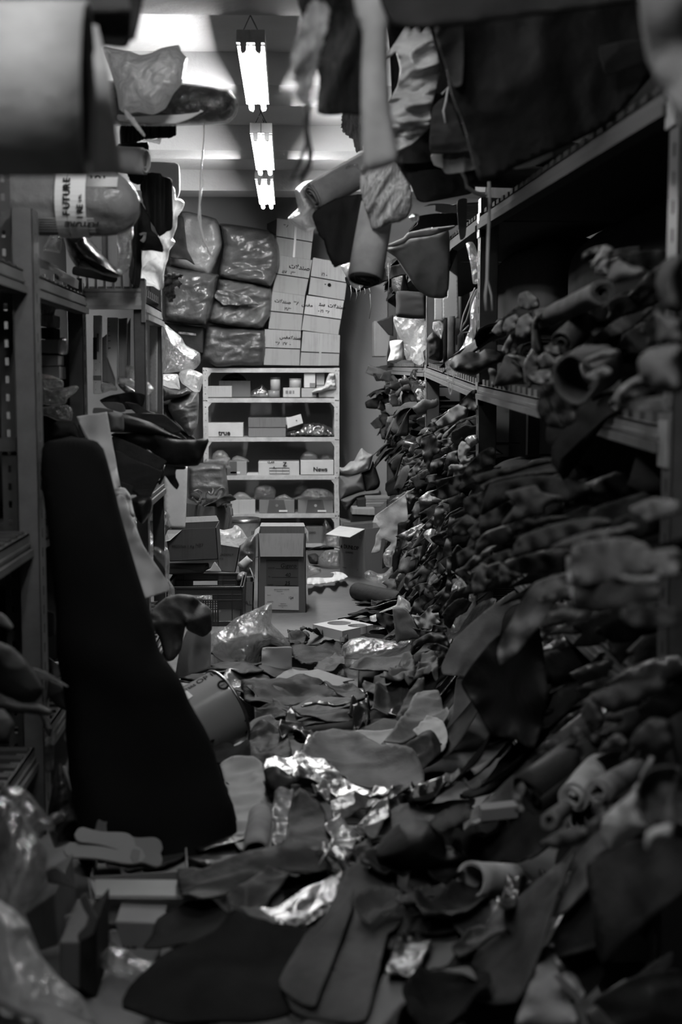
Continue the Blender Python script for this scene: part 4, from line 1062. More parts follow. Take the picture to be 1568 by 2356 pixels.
# lettered box with lifted flap
P0, P1, P2, P3 = at(781, 1210, 9.5), at(838.5, 1217, 9.3), at(839, 1335, 9.3), at(782, 1323, 9.5)
bk = np.array([.32, .2, 0])
t, (TL, TR, BR, BL), d = open_box('lettered carton with one flap lifted towards the tall carton', [(781, 1210), (838.5, 1217), (839, 1335), (782, 1323)], (9.62, 9.34, 9.34, 9.62), .22, .17, skew=(.26, 0))
flap(t, TL, TR, at(804, 1236, 9.1), at(749, 1229, 9.35), mat('board', .4), label='pale flap catching the light')
flap(t, TL + d, TR + d, TR + d + [.02, .02, .05], TL + d + [.02, .02, .05], mat('board', .25))
ex = (TR - TL) / np.linalg.norm(TR - TL); ez = (TL - BL) / np.linalg.norm(TL - BL); nn = np.cross(ex, ez); nn /= np.linalg.norm(nn)
def onq(u, v_): return lerp(lerp(TL, TR, u), lerp(BL, BR, u), v_) + nn * .003
text(t, '\u2666', onq(.02, .44), .03, bl, ex, ez); text(t, 'DUNLOP', onq(.17, .44), .042, bl, ex, ez, sx=1.15); text(t, 'ADHESIVES', onq(.24, .53), .021, mat('plain', .06), ex, ez)
text(t, 'Colonne', onq(.1, .84), .016, mat('plain', .07), ex, ez); text(t, '5l', onq(.7, .84), .018, mat('plain', .07), ex, ez); text(t, 'O', onq(.78, .2), .045, mat('plain', .1), ex, ez)
# left pile: crate, boxes
ca0, ca1 = at(384, 1350, 7.5), at(556, 1350, 7.5); hz = ca0[2]
t = thing('plastic_crate', ((ca0[0] + ca1[0]) / 2, 7.78, 0), 'black plastic crate with slotted sides under the dark carton', 'crate')
CR = mat('gloss', .018, rough=.3); x0, x1, y0, y1 = ca0[0], ca1[0], 7.5, 8.05
def crate_wall(nm, f):
    mb = MB(); f(mb); return mb.build(nm, CR, t, bevel=.002)
def front(y, s):
    def g(mb):
        tk = .006
        mb.box((x0, y - .012, hz - .012), (x1, y + .012, hz)); mb.box((x0, y - .009, hz - .05), (x1, y + .004, hz - .044)); mb.box((x0, y - .009, hz - .082), (x1, y + .004, hz - .076))
        mb.box((x0, y - tk, hz - .045), (x1, y + tk, hz - .012))
        hx0, hx1 = x0 + .11, x0 + .26           # hand hole
        mb.box((x0, y - tk, hz - .08), (hx0, y + tk, hz - .044)); mb.box((hx1, y - tk, hz - .08), (x1, y + tk, hz - .044))
        mb.box((x0, y - tk, .1), (x0 + .11, y + tk, hz - .08)); mb.box((x1 - .14, y - tk, .1), (x1, y + tk, hz - .08))
        for q in range(14):
            xx = x0 + .11 + q * (x1 - x0 - .25) / 13
            mb.box((xx - .004, y - tk, .02), (xx + .004, y + tk, hz - .08))
        for q in range(5):
            z = .1 + q * (hz - .18) / 4
            mb.box((x0 + .1, y - tk, z - .003), (x1 - .13, y + tk, z + .003))
        mb.box((x0, y - tk, 0), (x1, y + tk, .1 if s else .03))
        for xx in (x0 + .05, x1 - .06, x1 - .14): mb.box((xx, y - .009, 0), (xx + .006, y, hz))
    return g
crate_wall('front_wall', front(y0, 0)); crate_wall('back_wall', front(y1, 1))
for xx in (x0, x1):
    def sidew(mb, xx=xx):
        mb.box((xx - .006, y0, 0), (xx + .006, y1, hz)); mb.box((xx - .012, y0 - .012, hz - .012), (xx + .012, y1 + .012, hz))
    crate_wall('side_wall', sidew)
MB().box((x0, y0, .004), (x1, y1, .014)).build('bottom', CR, t)
puff('clear_packet', cN([(330, 1330), (340, 1220), (560, 1205), (905, 1205), (930, 1300), (940, 1480), (780, 1500), (360, 1480)]), 7.7, mat('film', .9, op=.7), .16, .03, 14, n=500, label='glinting packets showing through the crate hand hole', cat='packet')
puff('folded_cloth', cN([(100, 800), (260, 790), (480, 800), (670, 845), (660, 880), (300, 900), (100, 890)]), 7.95, mat('fabric', .12), .2, .006, 7, 0, n=250, label='grey cloth folded flat in the crate', cat='cloth', round_=.5)
roll('cloth_roll', at(388, 1306, 7.9), at(475, 1306, 7.85), .028, mat('fabric', .1), 3, label='grey rolled cloth lying under the dark carton', cat='roll')
trace('paper', cN([(700, 840), (780, 800), (840, 700), (900, 770), (945, 850), (800, 850)]), 7.7, mat('paper', .45), .006, 10, thick=.003, n=100, label='white paper corner poking up behind the crate rim', cat='paper')
t, W4, d = open_box('dark open carton with a torn edge on top of the crate', cN([(65, 200), (865, 165), (900, 660), (140, 695)]), 7.72, .34, .045)
TL, TR, BR, BL = W4
flap(t, TL + [0, -.002, 0], TL + [.1, -.004, .0], TL + [.03, -.03, -.06], TL + [-.01, -.02, -.07], mat('board', .26), label='light torn corner flap')
flap(t, TL + d, TR + d, TR + d + [-.02, .05, .03], TL + d + [.02, .05, .03], mat('board', .1))
text(t, 'MESSINA 1 Kg', lerp(lerp(TL, TR, .08), lerp(BL, BR, .08), .56) + [0, -.004, 0], .022, mat('plain', .02)); text(t, 'N27', lerp(lerp(TL, TR, .56), lerp(BL, BR, .56), .56) + [0, -.004, 0], .026, mat('plain', .02))
t, W4, d = open_box('brown carton holding the white bag behind the crate', cN([(890, 425), (1235, 480), (1165, 870), (900, 850)]), 8.6, .28, .08)
TL, TR, BR, BL = W4
text(t, 'ORDERLY', lerp(lerp(TL, TR, .06), lerp(BL, BR, .06), .42) + [0, -.004, 0], .022, mat('plain', .02)); text(t, 'KG', lerp(lerp(TL, TR, .08), lerp(BL, BR, .08), .55) + [0, -.004, 0], .018, mat('plain', .02))
puff('white_bag', cN([(870, 430), (860, 180), (980, 200), (1120, 170), (1150, 125), (1200, 130), (1270, 190), (1330, 290), (1365, 350), (1240, 440), (1230, 480), (1130, 470)]), 8.66, mat('poly', .95, op=.85), .2, .03, 10, n=600, label='crumpled white bag stuffed in a brown carton behind the crate', cat='bag')
puff('grey_bag', cN([(1240, 520), (1350, 330), (1480, 270), (1490, 500), (1480, 720), (1470, 900), (1400, 930), (1240, 900), (1220, 700)]), 8.5, mat('shiny', .1), .2, .02, 8, n=400, label='grey plastic bag slumped against the tall open carton', cat='bag')
roll('cardboard_tube', at(551, 1305, 8.3), at(573, 1286, 8.32), .027, mat('paper', .3), 2, r0=.02, label='grey cardboard tube leaning against the slumped grey bag', cat='tube')
puff('shiny_wrap', cN([(1190, 1010), (1200, 900), (1270, 850), (1330, 870), (1345, 1010)]), 8.0, mat('shiny', .25, rough=.2), .12, .015, 12, n=220, label='shiny wrapped bundle in the small open carton', cat='bundle')
t, W4, d = open_box('small open carton between crate and tall open carton', cN([(1225, 1020), (1450, 1015), (1440, 1500), (1270, 1520)]), 7.95, .2, .1)
TL, TR, BR, BL = W4
flap(t, TR, TR + d, TR + d + [-.03, 0, .06], TR + [.0, 0, .02], mat('board', .2))
text(t, '[AL]', lerp(lerp(TL, TR, .1), lerp(BL, BR, .1), .72) + [0, -.004, 0], .04, mat('plain', .03))
# printed-logo box with straps, wrapped bale
Yh = 9.5
t, W4, d = open_box('dark carton with a framed round logo, behind the torn dark carton', cO([(70, 1000), (560, 1080), (560, 1900), (70, 1900)]), (Yh + .15, Yh, Yh, Yh + .15), .3, .09, skew=(.12, 0))
TL, TR, BR, BL = W4
hp = lambda u, v_, o: lerp(lerp(TL, TR, u), lerp(BL, BR, u), v_) + np.array([-.002, -o, 0])
def hpanel(u0, u1, v0, v1, m, o, nm):
    a = [hp(u0, v1, o), hp(u1, v1, o), hp(u1, v0, o), hp(u0, v0, o)]; b = [q + [0, o, 0] for q in a]
    return MB().hexa([a[0], a[1], b[1], b[0], a[3], a[2], b[2], b[3]]).build(nm, m, t)
hpanel(.36, .985, .27, .55, mat('paper', .35), .003, 'logo_frame'); hpanel(.43, .92, .31, .55, mat('paper', .02), .005, 'logo_field'); hpanel(.52, .83, .36, .55, mat('paper', .35), .007, 'logo_square')
cc_ = hp(.67, .42, .009); MB().revolve(cc_, (0, -1, 0), [(.024, 0), (.024, .002), (.001, .002)], 20).build('logo_disc', mat('plain', .02), t)
text(t, 'hp', hp(.62, .44, .0125), .034, mat('plain', .4), shear=.3)
cS, dS = at(495, 1192, Yh + .02), at(512, 1190, Yh + .17)
for k, (o, v_) in enumerate(((.003, .3), (.005, .02), (.007, .25))):
    s_ = .0 + k * .012
    a = [cS + [s_, s_, -.07 + s_ * .8], dS + [-s_, -s_, -.07 + s_ * .8], dS + [-s_, -s_, .004 - s_], cS + [s_, s_, .004 - s_]]; of = np.array([.7, -.7, 0]) * o
    MB().hexa([a[0] + of, a[1] + of, a[1], a[0], a[3] + of, a[2] + of, a[2], a[3]]).build('logo_frame', mat('paper', v_), t)
puff('wrapped_bale', cO([(95, 350), (300, 280), (560, 260), (760, 300), (790, 480), (820, 720), (830, 900), (700, 1050), (300, 1000), (90, 900)]), 10.15, mat('shiny', .1, rough=.3), .35, .012, 9, 0, n=700, round_=.3, label='film wrapped dark bale standing left of the bookcase', cat='bale')
puff('clear_bag', cO([(380, 270), (420, 200), (560, 220), (780, 170), (860, 190), (840, 300), (880, 380), (790, 370), (700, 300), (500, 280)]), 10.1, mat('film', .7, op=.5), .2, .03, 12, n=350, label='loose clear bag on top of the film wrapped bale', cat='bag')
for k, (P, w_) in enumerate((
    ([(130, 820), (200, 780), (290, 830), (340, 930), (330, 1010), (240, 980), (170, 900)], .010), ([(200, 780), (280, 750), (350, 800), (340, 880), (300, 960)], .009), ([(370, 1060), (480, 1010), (600, 960), (740, 900), (820, 880)], .011),
    ([(440, 980), (410, 850), (450, 780), (520, 860), (560, 780), (540, 730)], .008), ([(600, 860), (640, 760), (720, 720), (760, 780), (700, 860), (640, 940)], .012), ([(300, 1010), (250, 1040), (230, 1200), (210, 1420)], .010),
    ([(760, 1060), (800, 1200), (840, 1300), (820, 1460)], .012), ([(840, 1060), (880, 1100), (890, 1230)], .011))):
    Q = cO(P); pts = [at(x, y, 9.45 - .03 * math.sin(k * 1.7 + j)) for j, (x, y) in enumerate(Q)]
    pp = np.array(pts); tt_ = np.linspace(0, len(pp) - 1, 22); sm = np.stack([np.interp(tt_, np.arange(len(pp)), pp[:, q]) for q in range(3)], 1)
    for _ in range(2): sm[1:-1] = (sm[:-2] + 2 * sm[1:-1] + sm[2:]) / 4
    MB().tube(sm, w_, 8, sq=.25).build('leather_strap', mat('shiny', .05 if k not in (1, 4) else .25), smooth=True, label='black leather strap looped in the heap on the logo carton' if k < 5 else ('black strap hanging down the left of the logo carton' if k == 5 else ('long' if k == 6 else 'short') + ' black strap hanging down the right of the logo carton'), cat='strap', group='straps heaped on the logo carton')
trace('leather_scrap', cO([(600, 960), (740, 880), (860, 840), (970, 930), (860, 970), (720, 1010), (620, 1080)]), 9.4, mat('leather', .03), .02, 9, n=160, label='black leather piece on the strap heap', cat='leather')
puff('leather_scraps', cO([(330, 1070), (420, 960), (600, 900), (780, 1000), (800, 1080), (640, 1110), (560, 1060)]), 9.62, mat('leather', .015), .2, .03, 9, n=300, label='black leather bunched in the logo carton', cat='leather')
# right of the bookcase: sacks, folders
puff('sack', cR([(200, 640), (300, 640), (440, 510), (530, 490), (620, 320), (700, 200), (760, 250), (860, 320), (960, 350), (940, 440), (900, 600), (860, 700), (700, 760), (500, 830), (350, 810), (210, 740)]), 10.9, mat('fabric', .42), .25, .04, 8, 40, n=700, label='pale crumpled cloth sack right of the bookcase', cat='sack')
puff('sack', cR([(190, 840), (400, 850), (700, 780), (760, 1000), (780, 1160), (600, 1220), (400, 1300), (200, 1380)]), 10.85, mat('fabric', .16), .3, .02, 6, 20, n=500, label='grey sack under the pale crumpled one', cat='sack')
puff('sack', cR([(680, 780), (880, 680), (950, 500), (1020, 650), (1115, 960), (1090, 1080), (1000, 1150), (800, 1210), (760, 1000)]), 11.0, mat('fabric', .05), .25, .02, 6, n=400, label='dark sack with a straight edge leaning on the end wall', cat='sack')
puff('sack', cR([(230, 1370), (560, 1240), (800, 1180), (1100, 1150), (1130, 1270), (800, 1300), (600, 1350), (480, 1500), (350, 1620)]), 10.75, mat('fabric', .13), .25, .03, 8, 20, n=400, label='flattened sack below the grey sack, right of the bookcase', cat='sack')
for k in range(4):
    y_ = 1310 + 60 * k
    carton(('topmost', 'second', 'third', 'lowest')[k] + ' grey folder in the small stack right of the bookcase', cR([(800, y_), (1340 - 60 * k, y_ - 10), (1320 - 60 * k, y_ + 52), (790, y_ + 56)]), 10.5, .2, (.2, .16, .22, .14)[k], kind='paper', name='folder', cat='folder', group='folders right of the bookcase')
carton('dark folder block left of the grey folders', cR([(600, 1360), (800, 1340), (790, 1560), (610, 1560)]), 10.5, .2, .02, kind='paper', name='folder', cat='folder')
carton('pale carton under the folders with a strap round it', cR([(490, 1570), (1000, 1570), (1000, 1720), (480, 1700)]), 10.35, .25, .25, tape=.74, name='cardboard_box')
carton('black carton beneath the strapped pale one', cR([(480, 1705), (1010, 1725), (1010, 2300), (480, 2300)]), 10.37, .25, .018, name='cardboard_box')
carton('grey carton standing behind the lifted flap carton', [(783, 1197), (815, 1203), (815, 1290), (783, 1290)], 10.6, .2, .14)
carton('dark open carton behind the lettered carton', [(790, 1210), (905, 1200), (905, 1300), (790, 1300)], 9.95, .2, .06, name='cardboard_box')
puff('clear_bag', cQ([(870, 210), (1000, 190), (1020, 310), (880, 310)]), 10.1, mat('film', .6, op=.4), .15, .03, 12, n=200, label='clear bag caught under the lifted pale flap', cat='bag')
puff('clear_bag', cQ([(790, 430), (870, 350), (1020, 350), (1020, 540), (900, 540), (790, 500)]), 9.9, mat('film', .75, op=.5), .2, .04, 10, n=350, label='crumpled clear bag on the floor between the two open cartons', cat='bag')
puff('clear_bag', cQ([(675, 500), (740, 520), (815, 540), (820, 590), (740, 620), (676, 635)]), 9.3, mat('film', .6, op=.5), .15, .02, 12, n=200, label='small clear bag at the right foot of the tall carton', cat='bag')
puff('leather_scrap', cQ([(680, 400), (760, 380), (800, 420), (785, 500), (700, 490)]), 9.95, mat('leather', .05), .12, .02, 10, n=150, label='dark scrap left of the crumpled clear bag', cat='leather')
MB().tube([at(x, y, 9.9) for x, y in cQ([(680, 350), (760, 320), (850, 305), (960, 318), (1020, 330)])], .009, 8, sq=.4).build('strap', mat('leather', .02), smooth=True, label='black strap lying behind the crumpled clear bag', cat='strap')
puff('clear_bag', cQ([(1280, 590), (1340, 560), (1430, 600), (1500, 590), (1580, 520), (1580, 760), (1530, 760), (1400, 700), (1300, 660)]), 8.75, mat('film', .85, op=.5), .2, .03, 12, n=400, label='clear bag crumpled at the foot of the lettered carton', cat='bag')
A_, B_ = at_z(822, 1360, .055), at_z(925, 1384, .055)
roll('leather_roll', A_, B_, .056, mat('leather', .035), 4, thick=.006, lump=.05, label='dark leather roll lying on the bare floor', cat='roll', phase=2.0)
# white foam insert with round recesses
z1 = .052; c4 = [at_z(*p, z1)[:2] for p in ((719, 1436), (792, 1423), (858, 1437), (787, 1452))]
c4 = np.array(c4); t = thing('foam_insert', (c4[:, 0].mean(), c4[:, 1].mean(), 0), 'white foam block with round holes on the bare floor', 'foam')
out = smooth_closed(c4, .03, smooth=False)
holes = []
cen = c4.mean(0); ax_ = (c4[3] - c4[0]); ay_ = (c4[1] - c4[0])
for (u, v_, r) in ((.3, .55, .068), (.78, .68, .055)):
    o = c4[0] + ax_ * u + ay_ * v_
    holes.append(np.array([o + r * np.array([math.cos(a), math.sin(a)]) for a in np.linspace(0, 2 * math.pi, 24, endpoint=False)]))
pts = np.concatenate([out] + holes); E = []; b = 0
for lp in [out] + holes:
    E += [(b + i, b + (i + 1) % len(lp)) for i in range(len(lp))]; b += len(lp)
r_ = delaunay_2d_cdt([Vector(p.tolist()) for p in pts], E, [], 1, 1e-6)
vv = np.array([(a.x, a.y) for a in r_[0]]); FF = []
for f in r_[2]:
    c = vv[list(f)].mean(0)[None]
    if not any(inside(c, h)[0] for h in holes): FF.append(list(f))
mb = MB(); mb.add([(a, b_, z1) for a, b_ in vv], FF)
for lp, zb_ in [(out, 0.0)] + [(h, .012) for h in holes]:
    n = len(lp); mb.add([(a, b_, z1) for a, b_ in lp] + [(a, b_, zb_) for a, b_ in lp], [[i, (i + 1) % n, n + (i + 1) % n, n + i] for i in range(n)])
    mb.add([(a, b_, zb_) for a, b_ in lp], [list(range(n))])
mb.build('block', mat('foam', .38), t)
# tilted paint bucket
bc_ = at(523, 1622, 4.9); axb = np.array([.79, .5, .34]); axb /= np.linalg.norm(axb); RB = .146; LB = .37
t = thing('paint_bucket', bc_ - axb * LB * .5 - [0, 0, RB], 'grey enamel paint bucket lying tilted against the black roll', 'bucket')
st = bc_ - axb * LB
MB().revolve(st, axb, [(RB * .97, 0), (RB * 1.0, .004), (RB * .985, .02), (RB * .985, LB - .02), (RB * .995, LB - .012)], 56).build('body', mat('gloss', .24, rough=.2), t, smooth=True)
MB().revolve(st, axb, [(RB * .995, LB - .013), (RB * 1.025, LB - .01), (RB * 1.03, LB - .002), (RB * 1.0, LB), (RB * .96, LB - .006), (.001, LB - .006)], 56).build('bottom_rim', mat('steel', .3), t, smooth=True)
MB().revolve(st, axb, [(RB * .97, 0), (RB * 1.04, -.004), (RB * 1.04, .01), (RB * .98, .012)], 56).build('lid_rim', mat('steel', .3), t, smooth=True)
def onbucket(px, py):
    d_ = ray(px, py); o = _C - st
    dp = d_ - axb * (d_ @ axb); op = o - axb * (o @ axb); R_ = RB * .986
    a, b_, c = dp @ dp, 2 * dp @ op, op @ op - R_ * R_
    s = (-b_ - math.sqrt(max(0, b_ * b_ - 4 * a * c))) / (2 * a)
    p = _C + d_ * s; nr = p - st; nr = nr - axb * (nr @ axb); nr /= np.linalg.norm(nr)
    return p + nr * .0015, nr
def bucket_text(s, px, py, size, m, **k):
    p, nr = onbucket(px, py); text(t, s, p, size, m, axb, np.cross(nr, axb), **k)
bucket_text('OP III', 455, 1575, .04, mat('plain', .01), name='lettering', shear=.1)
bucket_text('TSRS', 428, 1590, .022, mat('plain', .02))
p, nr = onbucket(513, 1576); u_ = axb; w_ = np.cross(nr, axb); mb = MB(); n = 40; V = []
for k in range(n):
    a = 2 * math.pi * k / n; r = .0235 if k % 2 else .0205
    V.append(p + r * (math.cos(a) * u_ + math.sin(a) * w_))
for k in range(n):
    a = 2 * math.pi * k / n; V.append(p + .014 * (math.cos(a) * u_ + math.sin(a) * w_))
mb.add(V, [[i, (i + 1) % n, n + (i + 1) % n, n + i] for i in range(n)]); mb.build('badge', mat('plain', .01), t, solid=.001)
bucket_text('No1', 508, 1580, .011, mat('plain', .02)); bucket_text('\u25C6', 562, 1665, .03, mat('plain', .03)); bucket_text('\u2666', 560, 1690, .022, mat('plain', .02))
p = [onbucket(x, y)[0] for x, y in ((414, 1597), (430, 1590), (444, 1602), (424, 1616))]; nr = onbucket(428, 1600)[1]
MB().hexa([p[3], p[2], p[2] + nr * .001, p[3] + nr * .001, p[0], p[1], p[1] + nr * .001, p[0] + nr * .001]).build('paper_label', mat('paper', .6), t)
# draped grey leather on a pale board, behind the bucket
board('pale board standing on edge behind the bucket', cM([(235, 780), (310, 780), (380, 790), (378, 1010), (160, 1080), (190, 900)]), 5.45, .42, 'paper', th=.01)
trace('draped_leather', cM([(10, 700), (40, 650), (110, 590), (190, 570), (270, 580), (320, 620), (375, 660), (380, 780), (330, 820), (240, 780), (225, 740), (195, 900), (150, 960), (110, 960), (70, 820), (20, 760)]), [5.2] * 5 + [5.3, 5.3, 5.36, 5.3, 5.25, 5.2, 5.15, 5.15, 5.15, 5.15, 5.15], mat('leather', .075), .035, 6, thick=.006, n=900, bulge=.05, label='dark grey leather draped over the pale board', cat='leather', extra=[(340 + 230 * .38, 1150 + 740 * .38, 5.14)])
for k in range(4):
    board('pale board edge %s in the low stack behind the draped leather' % ('topmost', 'second', 'third', 'lowest')[k], cM([(-10, 612 + 22 * k), (60, 610 + 22 * k), (40, 628 + 22 * k), (-10, 632 + 22 * k)]), 5.9, .45, 'paper', group='pale boards behind the draped leather')
puff('clear_bag', cM([(380, 815), (470, 760), (520, 715), (640, 660), (740, 620), (745, 700), (740, 740), (790, 790), (850, 860), (850, 900), (700, 900), (680, 1000), (640, 1090), (560, 1110), (480, 1050), (380, 1010)]), [6.5] * 16, mat('film', .85, op=.38), .4, .05, 6, 60, n=1600, label='large clear bag with a gathered neck, in front of the crate', cat='bag', fine=.5)
puff('bag_contents', cM([(395, 880), (520, 830), (700, 800), (800, 850), (820, 890), (690, 900), (660, 1000), (560, 1080), (450, 1020), (390, 990)]), 6.52, mat('leather', .03), .3, .04, 6, n=300, label='dark leather packed inside the large clear bag', cat='leather')
trace('bent_sheet', cM([(690, 890), (780, 886), (862, 885), (865, 960), (868, 1040), (890, 1060), (850, 1130), (660, 1138), (672, 1060), (682, 960)]), [5.95, 5.93, 5.93, 5.93, 5.93, 5.9, 5.8, 5.85, 5.9, 5.93], mat('paper', .36), .004, 5, thick=.006, n=300, label='grey sheet bent upright beside the large clear bag', cat='sheet')
# ================================================================== the heap of hides on the floor
GX0, GX1, GY0, GY1, GD = -1.3, 1.4, 2.0, 9.6, .02
NX, NY = int((GX1 - GX0) / GD) + 1, int((GY1 - GY0) / GD) + 1
gx = GX0 + np.arange(NX) * GD; gy = GY0 + np.arange(NY) * GD
GXX, GYY = np.meshgrid(gx, gy, indexing='ij')
_q = np.stack([GXX.ravel(), GYY.ravel(), GXX.ravel() * 0], 1)
_n1 = vn(_q * 2.2, 71).reshape(NX, NY); _n2 = vn(_q * 6, 72).reshape(NX, NY)
def sst(a, b, x):
    t = np.clip((x - a) / (b - a), 0, 1); return t * t * (3 - 2 * t)
def xedge(y):    # where the bank on the right starts
    return np.interp(y, [2, 3.4, 4.4, 5.2, 6.0, 7.0, 8.2, 9.6], [.52, .5, .5, .5, .5, .56, .68, .8])
bank = sst(0, .5, GXX - xedge(GYY)) * np.interp(GYY, [2, 3.6, 5, 7, 8, 9.6], [.4, .42, .42, .5, .4, .2])
bed = (1 - sst(6.2, 7.2, GYY)) * np.clip(.05 + .04 * _n1 + .02 * _n2, 0, .2) * sst(-1.0, -.5, GXX) + (1 - sst(6.2, 7.2, GYY)) * .02
H = np.maximum(bank + bed, 0)
HBASE = H.copy()

def blur(A, k):
    K = np.ones(2 * k + 1) / (2 * k + 1)
    P = np.pad(A, k, mode='edge')
    P = np.apply_along_axis(lambda v: np.convolve(v, K, 'valid'), 0, P)
    return np.apply_along_axis(lambda v: np.convolve(v, K, 'valid'), 1, P)
def hmax(A, k):
    B = A.copy()
    for i in range(-k, k + 1):
        B = np.maximum(B, np.roll(A, i, 0))
    C_ = B.copy()
    for i in range(-k, k + 1):
        C_ = np.maximum(C_, np.roll(B, i, 1))
    return C_
def hat(x, y, A=None):
    A = H if A is None else A
    u = np.clip((np.asarray(x) - GX0) / GD, 0, NX - 1.001); v = np.clip((np.asarray(y) - GY0) / GD, 0, NY - 1.001)
    i = u.astype(int); j = v.astype(int); fu = u - i; fv = v - j
    return A[i, j] * (1 - fu) * (1 - fv) + A[i + 1, j] * fu * (1 - fv) + A[i, j + 1] * (1 - fu) * fv + A[i + 1, j + 1] * fu * fv
def hit(px, py, lift=0.0):
    """where the line of sight through a photo pixel meets the heap"""
    d = ray(px, py); z = .5
    for s in np.arange(2.0, 12.0, .02):
        p = _C + d * s
        h = float(hat(p[0], p[1])) + lift
        if p[2] <= h: return p
    return at_z(px, py, .0)

def lay(name, XY, m, amp=.01, freq=8.0, curl=.0, thick=.004, n=420, ang=None, stretch=3.0, jag=0.0, smooth=True, soft=3, label=None, cat='leather', group=None, lift=.004, kind=None, rise=0.0, peak=None):
    """drape a sheet with outline XY over the heap and add its thickness to it"""
    global H
    s = nseed(); rnd = np.random.RandomState(s)
    P = np.asarray(XY, float)
    step = max(.006, math.sqrt(area(P) / n))
    out = smooth_closed(P, step, jag, rnd, smooth)
    v, F, bd = fill(out, step, rnd)
    i0, i1 = int((v[:, 0].min() - GX0) / GD) - 10, int((v[:, 0].max() - GX0) / GD) + 10
    j0, j1 = int((v[:, 1].min() - GY0) / GD) - 10, int((v[:, 1].max() - GY0) / GD) + 10
    i0, j0 = max(0, i0), max(0, j0); i1, j1 = min(NX, i1), min(NY, j1)
    sub_ = H[i0:i1, j0:j1]
    S = H.copy()
    S[i0:i1, j0:j1] = .15 * sub_ + .85 * blur(hmax(sub_, 2), soft + 1)
    q = np.concatenate([v, np.zeros((len(v), 1)) + s * .37], 1)
    qq = q.copy()
    if ang is not None:
        ca, sa = math.cos(math.radians(ang)), math.sin(math.radians(ang))
        qq[:, 0] = (q[:, 0] * ca + q[:, 1] * sa) / stretch; qq[:, 1] = -q[:, 0] * sa + q[:, 1] * ca
    wob = fbm(q * 3, s + 3, 2)[:, None] * .06
    wr = ridge((qq + wob) * freq, s, 2) * .6 + fbm((qq + wob) * freq * 2, s + 5, 2) * .4
    dd = edge_dist(v, out); dn = np.clip(dd / .06, 0, 1)
    cl = np.clip(fbm(q * 4 + 9, s + 8, 2) + .15, 0, 1) * curl * (1 - dn) ** 2
    z = hat(v[:, 0], v[:, 1], S) + lift + amp * .9 * (wr + .45).clip(-.1) + cl
    if peak is not None:
        for (px_, py_, r_, hh) in peak: z = z + hh * np.exp(-((v[:, 0] - px_) ** 2 + (v[:, 1] - py_) ** 2) / r_ ** 2)
    z = np.maximum(z, hat(v[:, 0], v[:, 1]) + .002) + rise
    z = np.maximum(z, .004)
    V = np.stack([v[:, 0], v[:, 1], z], 1)
    # update the heap
    cx, cy = GXX[i0:i1, j0:j1].ravel(), GYY[i0:i1, j0:j1].ravel()
    c = np.stack([cx, cy], 1); ins = inside(c, out)
    if ins.any():
        ci = c[ins]; d = ((ci[:, None, :] - v[None, :, :]) ** 2).sum(2); near = np.argpartition(d, 2, axis=1)[:, :3]
        wgt = 1 / (np.take_along_axis(d, near, 1) + 1e-6); zc = (z[near] * wgt).sum(1) / wgt.sum(1) + thick
        flat = H[i0:i1, j0:j1].ravel(); flat[ins] = np.maximum(flat[ins], zc - rise); H[i0:i1, j0:j1] = flat.reshape(i1 - i0, j1 - j0)
    return mesh(name, V, F, m, None, label=label, cat=cat, group=group, solid=thick, offset=0.0, kind=kind)

def px_lay(name, P, m, **k):
    XY = np.array([hit(a, b)[:2] for a, b in P])
    return lay(name, XY, m, **k)

def scrap_shape(rnd, cx, cy, r, asp=1.0, rot=0.0, kind=0):
    n = 11 if kind == 0 else 6
    a = np.linspace(0, 2 * math.pi, n, endpoint=False) + rnd.uniform(-.18, .18, n)
    rr = r * (1 + rnd.uniform(-.35, .25, n))
    x, y = rr * np.cos(a) * asp, rr * np.sin(a) / asp
    if kind == 2:
        x = np.array([-1, -.3, .4, 1, 1, .3, -.4, -1]) * r * asp + rnd.uniform(-.1, .1, 8) * r; y = np.array([-1, -1.1, -1, -.9, 1, 1.1, .9, 1]) * r / asp + rnd.uniform(-.1, .1, 8) * r
    c, s = math.cos(rot), math.sin(rot)
    return np.stack([cx + x * c - y * s, cy + x * s + y * c], 1)

TONES = (.012, .012, .018, .025, .035, .05, .07, .1)
TWORD = {.012: 'black', .018: 'black', .025: 'near black', .035: 'very dark', .05: 'dark grey', .07: 'dark grey', .1: 'grey', .14: 'mid grey'}
rs = np.random.RandomState(5)
